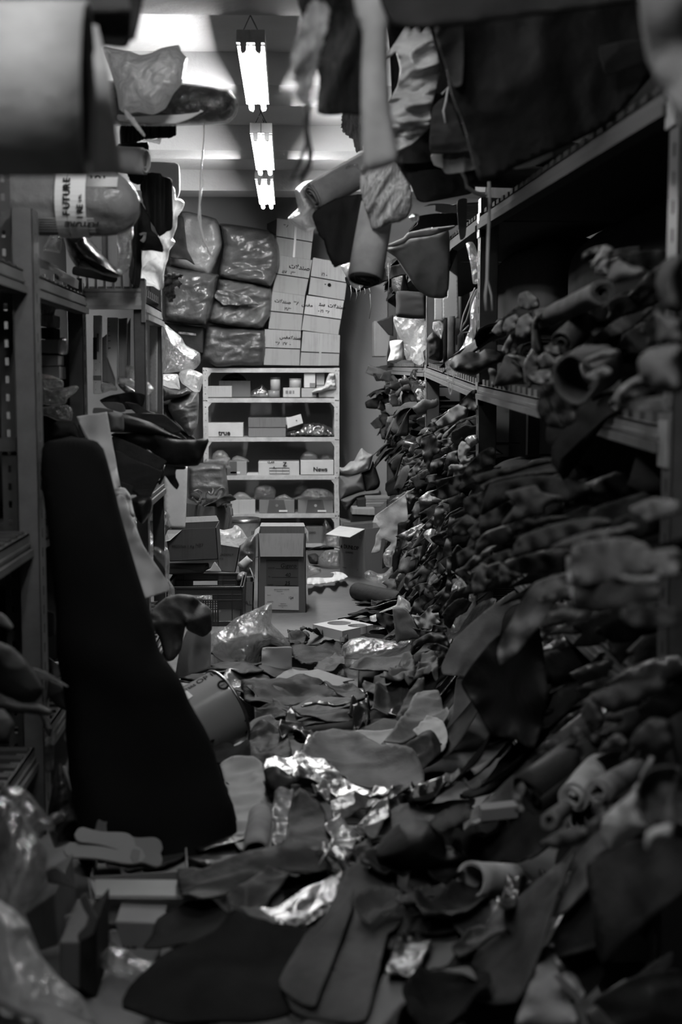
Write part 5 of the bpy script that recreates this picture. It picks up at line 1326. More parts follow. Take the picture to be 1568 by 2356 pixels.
# under layer: scraps strewn between and beneath the larger hides
ORD = 'first second third fourth fifth sixth seventh eighth ninth tenth eleventh twelfth thirteenth fourteenth'.split()
def rank(made, zone, word):
    """tell the members of a heap apart by their row and their place in it"""
    made.sort(key=lambda q: q[0]); w_ = max(3, int(round(math.sqrt(len(made)))))
    for r_ in range(0, len(made), w_):
        for c_, q in enumerate(sorted(made[r_:r_ + w_], key=lambda q: q[1])):
            q[3]['label'] = '%s, %s %s, %s from left, %s' % (q[2], ORD[r_ // w_], word, ORD[c_], zone)
def strew(N, xr, yr, rr, zone, group, tones=TONES, amp=.009, curl=.02):
    made = []
    for k in range(N):
        cx, cy = rs.uniform(*xr), rs.uniform(*yr)
        v_ = tones[rs.randint(len(tones))]; r = rs.uniform(*rr); kd = rs.choice([0, 0, 1, 2])
        kind_ = rs.choice(['leather', 'leather', 'suede', 'shiny'])
        o_ = lay('leather_scrap', scrap_shape(rs, cx, cy, r, rs.uniform(.7, 1.5), rs.uniform(0, 3.14), kd), mat(kind_, v_ * .7), amp=amp * rs.uniform(.5, 1.6), freq=rs.uniform(6, 12), curl=curl * rs.uniform(0, 1.6), n=150, thick=.004,
            label='%s %s strewn %s' % (TWORD[v_], {'leather': 'leather scrap', 'suede': 'suede scrap', 'shiny': 'glossy leather scrap'}[kind_], zone), group=group)
        made.append((cy, cx, '%s %s' % (TWORD[v_], {'leather': 'leather scrap', 'suede': 'suede scrap', 'shiny': 'glossy scrap'}[kind_]), o_))
    rank(made, zone, 'row back')
strew(22, (-.5, .5), (5.0, 7.0), (.07, .17), 'by the bent grey sheet', 'scraps on the aisle floor, middle')
strew(26, (-.55, .6), (3.4, 5.2), (.07, .17), 'by the silver foil', 'scraps on the aisle floor, near the foil')
strew(18, (-.3, .9), (2.5, 3.7), (.06, .15), 'aisle floor front', 'scraps on the aisle floor, front')
strew(36, (.45, .95), (2.6, 5.4), (.06, .16), 'bank by near right rack', 'scraps on the bank by the near right rack', curl=.03)
strew(34, (.42, .95), (5.4, 8.2), (.06, .16), 'bank by middle right rack', 'scraps on the bank by the middle right rack', curl=.03)

H = HBASE + (H - HBASE) * .6
F5 = lambda P: [(480 + a * .44643, 1400 + b * .44643) for a, b in P]
F6 = lambda P: [(480 + a * .44643, 1800 + b * .44643) for a, b in P]
def hide(P, v, label, f=F5, kind='leather', name='hide', **k):
    return px_lay(name, f(P), mat(kind, v * (.62 if kind in ('leather', 'suede', 'shiny') else .8 if kind != 'foil' else 1)), label=label, **k)
# ---- far to near
trace('white_paper', cQ([(678, 650), (760, 640), (850, 645), (940, 640), (960, 600), (920, 590), (980, 580), (1050, 590), (1110, 635), (1060, 660), (950, 690), (800, 712), (678, 716)]), [8.9, 9.0, 9.0, 9.0, 9.1, 9.2, 9.2, 9.2, 9.0, 8.9, 8.72, 8.62, 8.6], mat('paper', .5), .006, 8, thick=.004, n=220, label='white paper sheet crumpled on the bare floor', cat='paper')
for k, (P, lb) in enumerate((([(405, 150), (470, 140), (520, 150), (460, 175), (430, 170)], 'curled black strip nearest the large clear bag'), ([(470, 150), (580, 132), (585, 150), (500, 175)], 'black tube-like strip pointing at the foam block'), ([(430, 175), (500, 180), (490, 215), (420, 215), (410, 190)], 'small dark strip under the curled one'), ([(570, 215), (620, 195), (660, 200), (700, 150), (720, 140), (700, 190), (640, 225)], 'forked dark strip below the foam block'))):
    hide(P, .04, lb, name='leather_strip', amp=.02, freq=14, curl=.04, n=120)
hide([(430, 225), (560, 230), (600, 215), (680, 205), (690, 270), (640, 300), (560, 305), (500, 310), (440, 280)], .03, 'dark hide lying below the foam block', amp=.012)
hide([(535, 335), (600, 310), (690, 285), (700, 320), (640, 345)], .12, 'narrow grey strip between dark hide and bent grey sheet', amp=.02, curl=.03)
hide([(420, 330), (470, 338), (560, 345), (640, 370), (700, 385), (750, 395), (690, 410), (740, 440), (700, 455), (690, 480), (600, 455), (520, 430), (400, 420), (255, 415), (330, 400)], .22, 'pale grey flat part of the bent sheet with a ragged end', kind='paper', name='sheet', amp=.003, n=500)
hide([(170, 420), (300, 415), (450, 420), (520, 425), (600, 450), (690, 485), (640, 510), (560, 530), (400, 540), (200, 545), (180, 480)], .018, 'long black hide folded in front of the bent grey sheet', amp=.03, freq=6, ang=5, n=600)
hide([(565, 428), (640, 440), (740, 445), (800, 460), (820, 490), (760, 520), (700, 500), (680, 485), (620, 450)], .07, 'dark flap with a pale curled edge by the long black hide', amp=.015, curl=.05)
hide([(790, 445), (860, 400), (960, 440), (1010, 460), (950, 500), (860, 510)], .06, 'rounded dark fold behind the humped hide', amp=.03)
hide([(330, 545), (450, 560), (560, 525), (740, 515), (740, 545), (800, 570), (720, 580), (600, 575), (450, 600), (350, 590)], .14, 'grey hide with a long folded edge, middle of the aisle', amp=.012, n=500)
hide([(480, 535), (580, 520), (640, 530), (725, 510), (735, 525), (640, 550), (560, 545), (480, 550)], .04, 'shiny dark strip curling over the grey hide', kind='shiny', amp=.012, curl=.03)
hide([(330, 545), (400, 560), (455, 600), (450, 620), (380, 600), (340, 575)], .05, 'dark tongue at the left end of the grey hide', amp=.012, curl=.03)
hide([(440, 590), (560, 585), (720, 585), (760, 600), (740, 630), (600, 635), (460, 635)], .03, 'black folded edge under the grey hide', amp=.02, ang=0)
hide([(240, 570), (300, 580), (440, 610), (440, 650), (340, 640), (240, 620)], .03, 'dark crumpled hide beside the bucket rim', amp=.03, curl=.03)
A_, B_ = hit(*F5([(440, 670)])[0]), hit(*F5([(745, 640)])[0])
roll('rough_roll', A_ + [0, 0, .02], B_ + [0, 0, .02], .024, mat('suede', .06), 3, lump=.2, thick=.006, label='rough surfaced dark roll across the aisle heap', cat='roll')
hide([(715, 590), (760, 560), (810, 575), (830, 620), (800, 680), (760, 690), (740, 650), (750, 610)], .05, 'crumpled glossy black piece at the end of the rough roll', kind='shiny', amp=.06, freq=14, n=350)
hide([(810, 570), (860, 520), (900, 470), (950, 445), (1010, 455), (1085, 490), (1050, 560), (980, 590), (900, 600), (850, 580)], .075, 'humped dark hide with soft creases, right of the aisle middle', amp=.05, freq=5, n=600)
hide([(880, 450), (900, 420), (980, 360), (1050, 345), (1060, 400), (1000, 440), (930, 465)], .07, 'small dark folded hide behind the humped one', amp=.05, freq=7)
hide([(1000, 430), (1060, 370), (1110, 360), (1165, 400), (1180, 460), (1100, 470), (1030, 465)], .085, 'bunched dark hide with rolled top, beside the clear bag', amp=.06, freq=8)
hide([(960, 640), (1000, 560), (1080, 500), (1110, 520), (1100, 590), (1040, 640), (980, 660)], .03, 'dark triangular fold beside the pale crumpled hide', amp=.03)
hide([(740, 710), (820, 680), (900, 650), (965, 620), (985, 660), (900, 700), (800, 720)], .26, 'pale sheet edge pointing at the crumpled pale hide', kind='suede', amp=.006)
hide([(720, 720), (850, 700), (950, 680), (1025, 665), (960, 720), (870, 765), (840, 740)], .34, 'palest straight edged sheet above the big grey hide', kind='paper', name='sheet', amp=.004)
hide([(900, 750), (960, 690), (1050, 640), (1120, 600), (1180, 590), (1240, 640), (1200, 690), (1100, 720), (1000, 750), (960, 765)], .22, 'pale soft hide folded towards the right bank', amp=.04, freq=6, ang=25, n=500)
hide([(1050, 740), (1120, 715), (1200, 700), (1230, 730), (1220, 790), (1190, 810), (1130, 770)], .32, 'pale folded sheet with a dark lining by the right bank', kind='paper', amp=.02)
hide([(975, 800), (1050, 770), (1140, 760), (1190, 800), (1190, 850), (1100, 880), (1020, 850)], .035, 'dark rounded fold tucked under the pale sheet', amp=.04)
hide([(200, 680), (230, 640), (320, 640), (390, 670), (385, 700), (300, 700), (220, 700)], .3, 'pale cloth corner by the foot of the bucket', kind='suede', amp=.02)
hide([(170, 770), (230, 690), (330, 680), (400, 720), (430, 780), (440, 840), (300, 850), (200, 860), (180, 800)], .03, 'dark creased leather below the bucket', amp=.035, freq=9, n=500)
hide([(10, 790), (100, 760), (200, 740), (215, 800), (200, 850), (60, 875), (20, 850)], .04, 'dark rounded roll end below the bucket', kind='suede', amp=.04, freq=4)
hide([(355, 650), (420, 650), (500, 690), (545, 740), (520, 760), (440, 720), (380, 690)], .035, 'dark shiny edged leather above the foil strip', kind='shiny', amp=.03)
hide([(440, 840), (480, 780), (510, 735), (530, 760), (490, 800), (460, 835)], .5, 'small silver foil strip standing on its edge', kind='foil', name='foil', cat='foil', amp=.02)
hide([(455, 840), (540, 740), (640, 715), (760, 725), (880, 765), (960, 800), (1060, 850), (1110, 900), (1090, 1000), (1000, 980), (860, 960), (720, 940), (700, 900), (600, 870)], .115, 'big smooth grey hide spread in the middle of the near aisle', amp=.012, freq=5, n=900, thick=.005)
hide([(60, 880), (150, 850), (230, 830), (275, 880), (300, 960), (300, 1040), (260, 1100), (220, 1200), (180, 1300), (120, 1200), (100, 1000)], .3, 'pale creased cloth next to the black roll', kind='fabric', name='cloth', cat='cloth', amp=.025, freq=6, n=800)
hide([(280, 1010), (340, 1020), (440, 1090), (430, 1120), (320, 1120), (270, 1120)], .24, 'pale cloth tail in front of the foil', kind='fabric', name='cloth', cat='cloth', amp=.02)
hide([(280, 960), (400, 960), (470, 1010), (480, 1070), (400, 1060), (320, 1010)], .02, 'black scrap under the left end of the foil', amp=.03)
hide([(285, 900), (310, 870), (420, 870), (450, 840), (500, 850), (600, 880), (670, 930), (690, 960), (600, 955), (500, 945), (400, 930), (300, 945)], .62, 'crinkled silver foil sheet, brightest thing on the heap', kind='foil', name='foil', cat='foil', amp=.008, freq=15, n=1100, lift=.03)
hide([(430, 960), (480, 935), (560, 945), (680, 965), (740, 990), (830, 1025), (830, 1055), (760, 1068), (680, 1060), (600, 1050), (500, 1040), (460, 1000)], .55, 'second silver foil sheet folded over dark leather', kind='foil', name='foil', cat='foil', amp=.01, freq=15, n=1100, lift=.03)
hide([(840, 1040), (860, 1010), (940, 1000), (950, 1030), (880, 1060)], .55, 'small silver foil scrap right of the second foil sheet', kind='foil', name='foil', cat='foil', amp=.03, freq=14)
# ---- near part
hide([(290, 0), (460, 90), (500, 150), (470, 190), (380, 150), (310, 100)], .03, 'black strap-like scrap left of the second foil', f=F6, amp=.02)
hide([(530, 180), (590, 165), (625, 190), (620, 215), (560, 210)], .2, 'small pale buckle-shaped scrap in front of the second foil', f=F6, kind='shiny', amp=.03, freq=16)
hide([(630, 195), (760, 180), (850, 185), (900, 170), (840, 210), (720, 240), (640, 250)], .1, 'shiny grey strip in front of the second foil', f=F6, kind='shiny', amp=.015)
hide([(800, 210), (940, 120), (1040, 95), (1060, 130), (960, 170), (860, 220)], .02, 'black shiny strip folded beside the small foil scrap', f=F6, kind='shiny', amp=.025)
hide([(1040, 110), (1200, 100), (1220, 130), (1120, 170), (1050, 160)], .015, 'black knotted leather behind the black bag', f=F6, kind='shiny', amp=.04, freq=12)
hide([(320, 290), (340, 190), (420, 180), (440, 210), (415, 290), (410, 390), (330, 380)], .24, 'pale satin scrap beside the rolled tube', f=F6, kind='shiny', amp=.02)
hide([(410, 215), (470, 222), (600, 250), (650, 400), (620, 440), (500, 420), (400, 410)], .022, 'black squared sheet lying in front of the second foil', f=F6, amp=.008)
hide([(595, 260), (680, 245), (730, 280), (795, 325), (740, 390), (660, 435), (610, 400), (640, 340)], .2, 'shiny satin scrap with a bright highlight', f=F6, kind='shiny', amp=.025, freq=6, n=400)
hide([(750, 265), (840, 235), (920, 215), (930, 250), (860, 280), (800, 310)], .12, 'dull grey satin strip by the black bag', f=F6, kind='shiny', amp=.02)
hide([(800, 340), (820, 300), (870, 285), (900, 290), (860, 350), (820, 360)], .17, 'pale round edged scrap under the black bag', f=F6, kind='suede', amp=.01)
hide([(1210, 85), (1260, 78), (1330, 95), (1400, 150), (1398, 220), (1350, 200), (1300, 120)], .13, 'grey curved hide edge behind the black bag', f=F6, amp=.02)
hide([(380, 410), (520, 420), (700, 440), (820, 390), (850, 430), (780, 520), (560, 560), (380, 560)], .02, 'dark leather under the satin scrap', f=F6, amp=.03)
A_, B_ = hit(*F6([(245, 440)])[0]), hit(*F6([(270, 240)])[0])
roll('pale_tube', A_ + [0, 0, .04], B_ + [0, 0, .04], .037, mat('suede', .22), 2, r0=.029, thick=.005, lump=.1, label='pale rolled leather tube with an open end beside the black roll', cat='roll')
XY = [hit(*p)[:2] for p in F6([(-160, 560), (0, 530), (240, 500), (380, 430), (540, 440), (640, 450), (600, 520), (640, 600), (500, 620), (300, 620), (100, 680), (-40, 720), (-140, 690)])]
lay('hide', XY, mat('leather', .022), amp=.05, freq=4, ang=12, n=900, label='long black hide stretching from the black roll to the centre', cat='leather')
hide([(90, 690), (200, 670), (300, 620), (420, 600), (560, 605), (630, 615), (560, 640), (420, 650), (300, 700), (220, 740), (140, 760)], .075, 'dark grey folded strip lying along the long black hide', f=F6, amp=.02, n=450, thick=.006)
hide([(555, 480), (570, 455), (640, 450), (740, 480), (760, 520), (720, 570), (760, 590), (680, 600), (620, 600), (560, 570), (600, 540)], .4, 'crumpled silver foil half under black leather', f=F6, kind='foil', name='foil', cat='foil', amp=.04, freq=12, n=500)
hide([(820, 600), (870, 570), (960, 570), (970, 620), (930, 650), (860, 630)], .35, 'silver foil corner behind the grey folded sheet', f=F6, kind='foil', name='foil', cat='foil', amp=.03, freq=12)
hide([(255, 760), (330, 730), (440, 690), (560, 665), (680, 640), (700, 655), (620, 720), (520, 780), (400, 825), (340, 820)], .4, 'long silver leather under the grey folded sheet', f=F6, kind='foil', name='foil', cat='foil', amp=.02, freq=8, n=500)
hide([(380, 840), (520, 780), (640, 700), (620, 740), (520, 830), (440, 865)], .02, 'black shiny edge below the long silver leather', f=F6, kind='shiny', amp=.02)
hide([(80, 770), (180, 740), (250, 760), (320, 820), (370, 850), (330, 850), (240, 790), (160, 775)], .22, 'pale curled edge at the corner of the black floor cloth', f=F6, kind='suede', amp=.015, curl=.03)
XY = [hit(*p)[:2] for p in F6([(-420, 1130), (-250, 980), (-100, 900), (40, 830), (130, 780), (220, 785), (350, 850), (480, 880), (560, 900), (480, 960), (420, 1040), (380, 1100), (420, 1240), (300, 1300), (-200, 1300), (-440, 1200)])]
lay('hide', XY, mat('suede', .014), amp=.008, freq=5, n=900, thick=.008, label='large black cloth lying flat at the front of the aisle', cat='cloth')
hide([(820, 1250), (900, 1040), (1060, 890), (1300, 890), (1370, 950), (1250, 1060), (1100, 1140), (1000, 1190), (900, 1330), (780, 1330)], .12, 'bare grey board lying flat at the front right', f=F6, kind='paper', name='board', cat='board', amp=.003, n=300)
hide([(910, 1030), (960, 860), (1040, 850), (1150, 880), (1110, 980), (1075, 1065), (980, 1050)], .16, 'square silver leather swatch on the front floor', f=F6, kind='foil', name='foil', cat='foil', amp=.012, freq=10, n=400)
# the folded grey sheet lying nearest the camera in the centre
XY = [hit(*p)[:2] for p in F6([(745, 600), (780, 595), (860, 610), (960, 650), (1015, 690), (960, 800), (920, 940), (860, 1100), (800, 1280), (500, 1300), (420, 1230), (365, 1075), (480, 930), (600, 780), (700, 650)])]
lay('grey_sheet', XY, mat('suede', .075), amp=.006, freq=4, n=900, thick=.007, label='stiff grey sheet with a long fold, nearest in the centre of the aisle', cat='leather', lift=.01)
XY = [hit(*p)[:2] for p in F6([(745, 600), (735, 700), (680, 860), (620, 1020), (570, 1180), (540, 1290), (430, 1230), (365, 1075), (480, 930), (600, 780), (700, 650)])]
lay('grey_sheet', XY, mat('suede', .065), amp=.004, freq=4, n=400, thick=.006, label='folded-back strip along the left of the stiff grey sheet', cat='leather', lift=.006, curl=.0)
hide([(740, 750), (780, 700), (900, 640), (1015, 690), (970, 760), (900, 795), (830, 795)], .1, 'rounded flap lying on the stiff grey sheet', f=F6, kind='suede', amp=.01, curl=.04, n=300)
hide([(990, 630), (1065, 520), (1100, 540), (1200, 550), (1300, 580), (1340, 640), (1280, 665), (1180, 690), (1080, 715), (1000, 720)], .11, 'soft grey hide with flowing folds right of the stiff sheet', f=F6, kind='suede', amp=.035, freq=5, ang=12, n=600)
hide([(1320, 660), (1340, 590), (1450, 585), (1530, 590), (1480, 650), (1400, 665)], .16, 'pale grey piece under the upright cone', f=F6, kind='suede', amp=.02)
hide([(960, 760), (1060, 720), (1200, 690), (1300, 700), (1140, 730), (1020, 790)], .08, 'narrow grey fold below the soft grey hide', f=F6, amp=.03)
hide([(1060, 790), (1200, 710), (1420, 660), (1440, 720), (1380, 790), (1200, 850), (1100, 830)], .018, 'black hide slumped in front of the soft grey hide', f=F6, amp=.05, freq=5, n=500)
hide([(780, 490), (900, 430), (1100, 450), (1240, 400), (1330, 420), (1300, 560), (1100, 545), (900, 540)], .02, 'wide black hide below the black bag', f=F6, amp=.03, n=500)
hide([(1240, 420), (1320, 340), (1440, 320), (1500, 360), (1480, 450), (1360, 440), (1280, 470)], .035, 'dark rounded hide hump right of the black bag', f=F6, kind='suede', amp=.05, freq=4)
hide([(1000, 1190), (1150, 1100), (1300, 1080), (1420, 1120), (1450, 1240), (1300, 1330), (1050, 1330), (1020, 1260)], .025, 'dark ragged hide at the bottom right of the aisle', f=F6, kind='suede', amp=.04, freq=7, curl=.04, n=500)
hide([(1140, 1110), (1250, 1060), (1340, 1030), (1380, 1055), (1300, 1080), (1200, 1110)], .22, 'pale curled tip on the dark ragged hide', f=F6, kind='suede', amp=.015, curl=.02)
hide([(1250, 950), (1340, 910), (1500, 880), (1550, 930), (1450, 970), (1300, 975)], .012, 'black glove-like scrap on the bare grey board', f=F6, amp=.03)
hide([(1480, 790), (1540, 700), (1600, 720), (1580, 800), (1540, 860), (1500, 850)], .06, 'dark leather with a bright curled lip by the right bank', f=F6, kind='shiny', amp=.06, freq=6)
# things standing or lying on the heap
XY = hit(*F6([(1440, 590)])[0]); XY2 = hit(*F6([(1336, 560)])[0])
cA_ = at(*F6([(1340, 505)])[0], XY2[1]); cB_ = at(*F6([(1560, 500)])[0], XY2[1] + .12)
roll('leather_cone', cA_, cB_, .045, mat('suede', .42), 1.3, r0=.037, thick=.005, lump=.08, label='wide open roll of pale grey leather standing up by the right bank', cat='roll', rB=.036)
bg = thing('black_bag', hit(*F6([(1100, 450)])[0]), 'black leather bag with a stiff grey flap, lying on the heap', 'bag')
yb = hit(*F6([(1080, 470)])[0])[1]
puff('bag_body', F6([(835, 370), (900, 290), (980, 210), (1060, 190), (1140, 200), (1200, 260), (1230, 350), (1300, 340), (1340, 380), (1280, 440), (1100, 470), (950, 460), (860, 430)]), yb + .1, mat('leather', .014), .3, .035, 6, 30, n=900, parent=bg, label='soft black leather body')
trace('bag_flap', F6([(1135, 205), (1230, 140), (1330, 115), (1350, 140), (1340, 190), (1270, 225), (1190, 260)]), [yb + .02, yb + .1, yb + .12, yb + .08, yb + .02, yb - .03, yb - .04], mat('suede', .06), .006, 6, thick=.02, n=200, parent=bg)
hit2 = hit(*F5([(850, 380)])[0])
puff('clear_bag', F5([(680, 230), (690, 190), (740, 155), (830, 150), (940, 165), (1010, 165), (1050, 160), (1030, 230), (960, 260), (860, 290), (790, 300), (780, 390), (730, 360), (695, 320)]), 6.3, mat('film', .9, op=.5), .3, .04, 8, 20, n=1100, label='plump clear bag under dark hides, right of the bent grey sheet', cat='bag')
trace('hide', F5([(780, 285), (900, 285), (1000, 260), (1100, 225), (1160, 215), (1140, 260), (1080, 320), (1060, 350), (960, 370), (860, 420), (790, 440), (770, 420)]), [6.1, 6.05, 6.05, 6.05, 6.1, 6.05, 6.0, 5.98, 5.95, 5.9, 5.9, 5.95], mat('leather', .022), .02, 6, thick=.006, n=500, label='dark hide slung across the plump clear bag', cat='leather', bulge=.03)
trace('hide', F5([(1060, 330), (1110, 230), (1180, 215), (1220, 260), (1215, 340), (1180, 400), (1100, 350)]), [5.95] * 7, mat('leather', .03), .03, 6, thick=.006, n=300, label='dark humped hide at the right end of the slung one', cat='leather', bulge=.06)
for k, (x, y, v_, lb) in enumerate(((1490, 195, .16, 'grey foam brick uppermost by the right bank'), (1530, 240, .13, 'grey foam brick in the middle by the right bank'), (1500, 280, .17, 'small foam brick lowest by the right bank'))):
    p = hit(*F6([(x, y)])[0]); mb = MB(); a = .3 * k
    mb.obox(p + [-.05, -.03, .005], (.1 * math.cos(a), .1 * math.sin(a), .01), (-.05 * math.sin(a), .05 * math.cos(a), 0), (0, 0, .035))
    mb.build('foam_brick', mat('foam', v_), label=lb, cat='foam', bevel=.003)
# ================================================================== right rack
RX = .82
rr = thing('storage_rack', (RX + .35, 6.5, 0), 'long slotted steel rack down the right side, buried in hides', 'rack')
for y in (2.78, 5.68, 7.88, 11.05):
    upright(rr, RX, RX + .078, y, 2.2 if y > 3 else 2.05, d=.075, m=mat('metal', .06), flange=-1)
    upright(rr, RX + .62, RX + .69, y, 2.2, d=.075, m=RMd, flange=1)
    for z in (.5, 1.6): MB().box((RX + .05, y + .02, z), (RX + .65, y + .04, z + .035)).build('brace', RMd, rr)
LV = {'mid': ((2.8, 1.315), (5.68, 1.40), (7.88, 1.505), (11.05, 1.545)), 'top': ((2.8, 2.045), (5.68, 2.125), (7.88, 2.15), (11.05, 2.15)), 'low': ((2.8, .72), (5.68, .74), (7.88, .80), (11.05, .825)), 'bottom': ((2.8, .16), (5.68, .16), (7.88, .16), (11.05, .16))}
for lv, pts in LV.items():
    for (ya, za), (yb, zb2) in zip(pts[:-1], pts[1:]):
        tp = lv == 'top'
        beam(rr, (RX - .004, ya + .06, za), (RX - .004, yb, zb2), h=.06, m=mat('plain', .05) if tp else mat('metal', .13, rough=.35))
        mb = MB(); n = 26
        for k in range(n):
            y0_ = ya + .06 + (yb - ya - .06) * k / n; y1_ = y0_ + (yb - ya) / n * .55; z_ = za + (zb2 - za) * k / n
            mb.box((RX + .008, y0_, z_ - .01), (RX + .62, y1_, z_ + .026))
        mb.hexa([(RX + .01, ya + .06, za - .02), (RX + .62, ya + .06, za - .02), (RX + .62, yb, zb2 - .02), (RX + .01, yb, zb2 - .02), (RX + .01, ya + .06, za - .012), (RX + .62, ya + .06, za - .012), (RX + .62, yb, zb2 - .012), (RX + .01, yb, zb2 - .012)])
        mb.build('shelf_panel', mat('plain', .02) if tp else mat('metal', .09), rr)
        for y in (ya + .0, ):
            MB().box((RX - .006, y, za - .09), (RX + .02, y + .07, za + .012)).build('beam_bracket', mat('metal', .2), rr)

# ---- hides lying in the bays: each one runs out over the shelf edge and turns down
rt = np.random.RandomState(21)
def tongue(Yc, z, w, prot, drop, ang, m, label, group, XF=RX, tilt=0.0, ruff=.02, fold=False, nu=14, nv=18, back=.3, thick=.004, narrow=.0, lean=0.0):
    s = nseed()
    u = np.linspace(-1, 1, nu); L0 = back + prot
    jag = vn(np.stack([u * 1.7 + s, u * 0, u * 0 + .3], 1), s); jag2 = vn(np.stack([u * 4.3 + s, u * 0, u * 0 + .7], 1), s)
    Lu = L0 + drop * (1 + .45 * jag + .25 * jag2)
    dr = L0 + .05 * vn(np.stack([u * 1.3, u * 0 + s, u * 0], 1), s + 1)
    V = np.zeros((nu, nv, 3))
    for i in range(nu):
        sv = np.linspace(0, Lu[i], nv); ds = sv[1] - sv[0]
        am = ang * (1 + .25 * vn(np.array([[u[i] * 1.9 + s, .2, .4]]), s + 2)[0])
        th = am * sst(dr[i] - .07, dr[i] + (.05 if not fold else .02), sv)
        x = -np.cumsum(np.cos(th)) * ds; zz = -np.cumsum(np.sin(th)) * ds
        wn = w * .5 * (1 - narrow * sst(.3, 1, sv / Lu[i]))
        V[i, :, 0] = RX + back + .02 + x + (XF - RX)
        V[i, :, 1] = Yc + u[i] * wn + lean * sv
        V[i, :, 2] = z + zz + tilt * u[i] * wn
    q = V.reshape(-1, 3)
    a = ruff * (.4 + .6 * np.tile(sst(.2, 1, np.linspace(0, 1, nv)), nu))
    nzz = fbm(np.stack([q[:, 0] * 2.5, q[:, 1] * 5, q[:, 2] * 2.5 + s], 1), s + 3, 2)
    q = q + np.stack([a * nzz * .5, .3 * a * fbm(q * 6, s + 4, 1), a * nzz], 1)
    F = [[i * nv + j, (i + 1) * nv + j, (i + 1) * nv + j + 1, i * nv + j + 1] for i in range(nu - 1) for j in range(nv - 1)]
    return mesh('drooping_hide', q, F, m, None, label=label, cat='leather', group=group, solid=thick, offset=0.0)
def lvl(name, y):
    p = LV[name]; return float(np.interp(y, [a for a, b in p], [b for a, b in p]))
KW = {'leather': 'leather', 'suede': 'suede', 'shiny': 'glossy leather'}
def stack(N, yr, z0, z1, wr, pr, drp, angr, zone, tones, XF=RX, ruff=.022, tilt=0.0, foldp=.35, lean=(0, 0), kinds=('leather', 'leather', 'suede', 'shiny')):
    made = []
    for k in range(N):
        f = (k + rt.rand()) / N
        y = rt.uniform(*yr); zz0 = z0(y) if callable(z0) else z0; zz1 = z1(y) if callable(z1) else z1
        z = zz0 + .03 + (zz1 - zz0) * f
        v_ = tones[rt.randint(len(tones))]; kd = kinds[rt.randint(len(kinds))]
        fold = rt.rand() < foldp
        pal = 'pale' if v_ >= .2 else TWORD.get(v_, 'grey')
        o_ = tongue(y, z, rt.uniform(*wr), rt.uniform(*pr), rt.uniform(*drp) * (.5 if fold else 1), math.radians(rt.uniform(150, 185) if fold else rt.uniform(*angr)), mat(kd, v_),
               '', 'hides lying in the ' + zone, XF=XF, ruff=ruff, tilt=tilt + rt.uniform(-.08, .08), fold=fold, lean=rt.uniform(*lean), narrow=rt.uniform(0, .6))
        made.append((z, -y, '%s %s %s' % (pal, 'folded' if fold else 'drooping', KW[kd]), o_))
    rank(made, zone, 'layer up')
DK = (.012, .018, .018, .025, .025, .035, .05, .07, .14)
stack(30, (8.05, 11.0), lambda y: lvl('low', y), lambda y: lvl('mid', y) - .1, (.1, .32), (-.02, .12), (.03, .14), (20, 95), 'rearmost bay, right rack', DK + (.14, .22))
stack(16, (5.85, 7.85), lambda y: lvl('low', y), lambda y: lvl('mid', y) - .36, (.14, .4), (-.05, .06), (.04, .14), (25, 95), 'middle bay, right rack', DK + (.07, .1, .14))
stack(14, (5.9, 8.6), .2, lambda y: .8, (.14, .36), (.0, .12), (.08, .24), (50, 100), 'below middle bay, right rack', DK + (.07, .1), XF=RX + .04, ruff=.03, foldp=.15)
stack(12, (3.3, 5.5), lambda y: lvl('low', y), lambda y: lvl('low', y) + .34, (.5, 1.0), (-.12, .0), (.04, .14), (15, 60), 'near bay, right rack', (.035, .05, .05, .07, .07, .1), tilt=.12, kinds=('suede', 'leather', 'suede'), foldp=.4)
stack(12, (2.7, 4.9), .2, .66, (.2, .5), (-.05, .08), (.06, .2), (40, 100), 'under near bay, right rack', (.012, .018, .025, .035, .05), XF=RX + .03, foldp=.3)
stack(10, (2.9, 5.5), lambda y: lvl('mid', y), lambda y: lvl('mid', y) + .25, (.2, .5), (-.08, .06), (.05, .2), (30, 90), 'near middle shelf, right rack', (.012, .018, .025, .035), foldp=.3, kinds=('leather', 'suede'))
stack(12, (5.8, 10.8), lambda y: lvl('top', y), lambda y: lvl('top', y) + .2, (.25, .6), (-.05, .1), (.06, .2), (30, 90), 'top shelf, right rack', (.012, .018, .025), foldp=.3)

cS1 = lambda P: [(850 + a * .17857, 830 + b * .17857) for a, b in P]
cS2 = lambda P: [(850 + a * .17857, 1150 + b * .17857) for a, b in P]
cS3 = lambda P: [(1000 + a * .36224, 1080 + b * .36224) for a, b in P]
cS4 = lambda P: [(1080 + a * .31122, 540 + b * .31122) for a, b in P]
cS5 = lambda P: [(1150 + a * .26658, 1560 + b * .26658) for a, b in P]
def onX(X, dx=0.0):
    """follow the front plane of the right rack, X metres right of the lens"""
    def f(px, py):
        y = at_x(np.asarray(px, float), np.asarray(py, float), X)[..., 1]
        return y.mean() + .3 * (y - y.mean()) + dx
    return f
def rhide(P, X, v, label, kind='leather', amp=.012, name='hide', dx=0.0, **k):
    k.setdefault('n', 350)
    return trace(name, P, onX(X, dx) if not callable(X) else X, mat(kind, v * .85), amp, k.pop('freq', 7), label=label, cat='leather', **k)
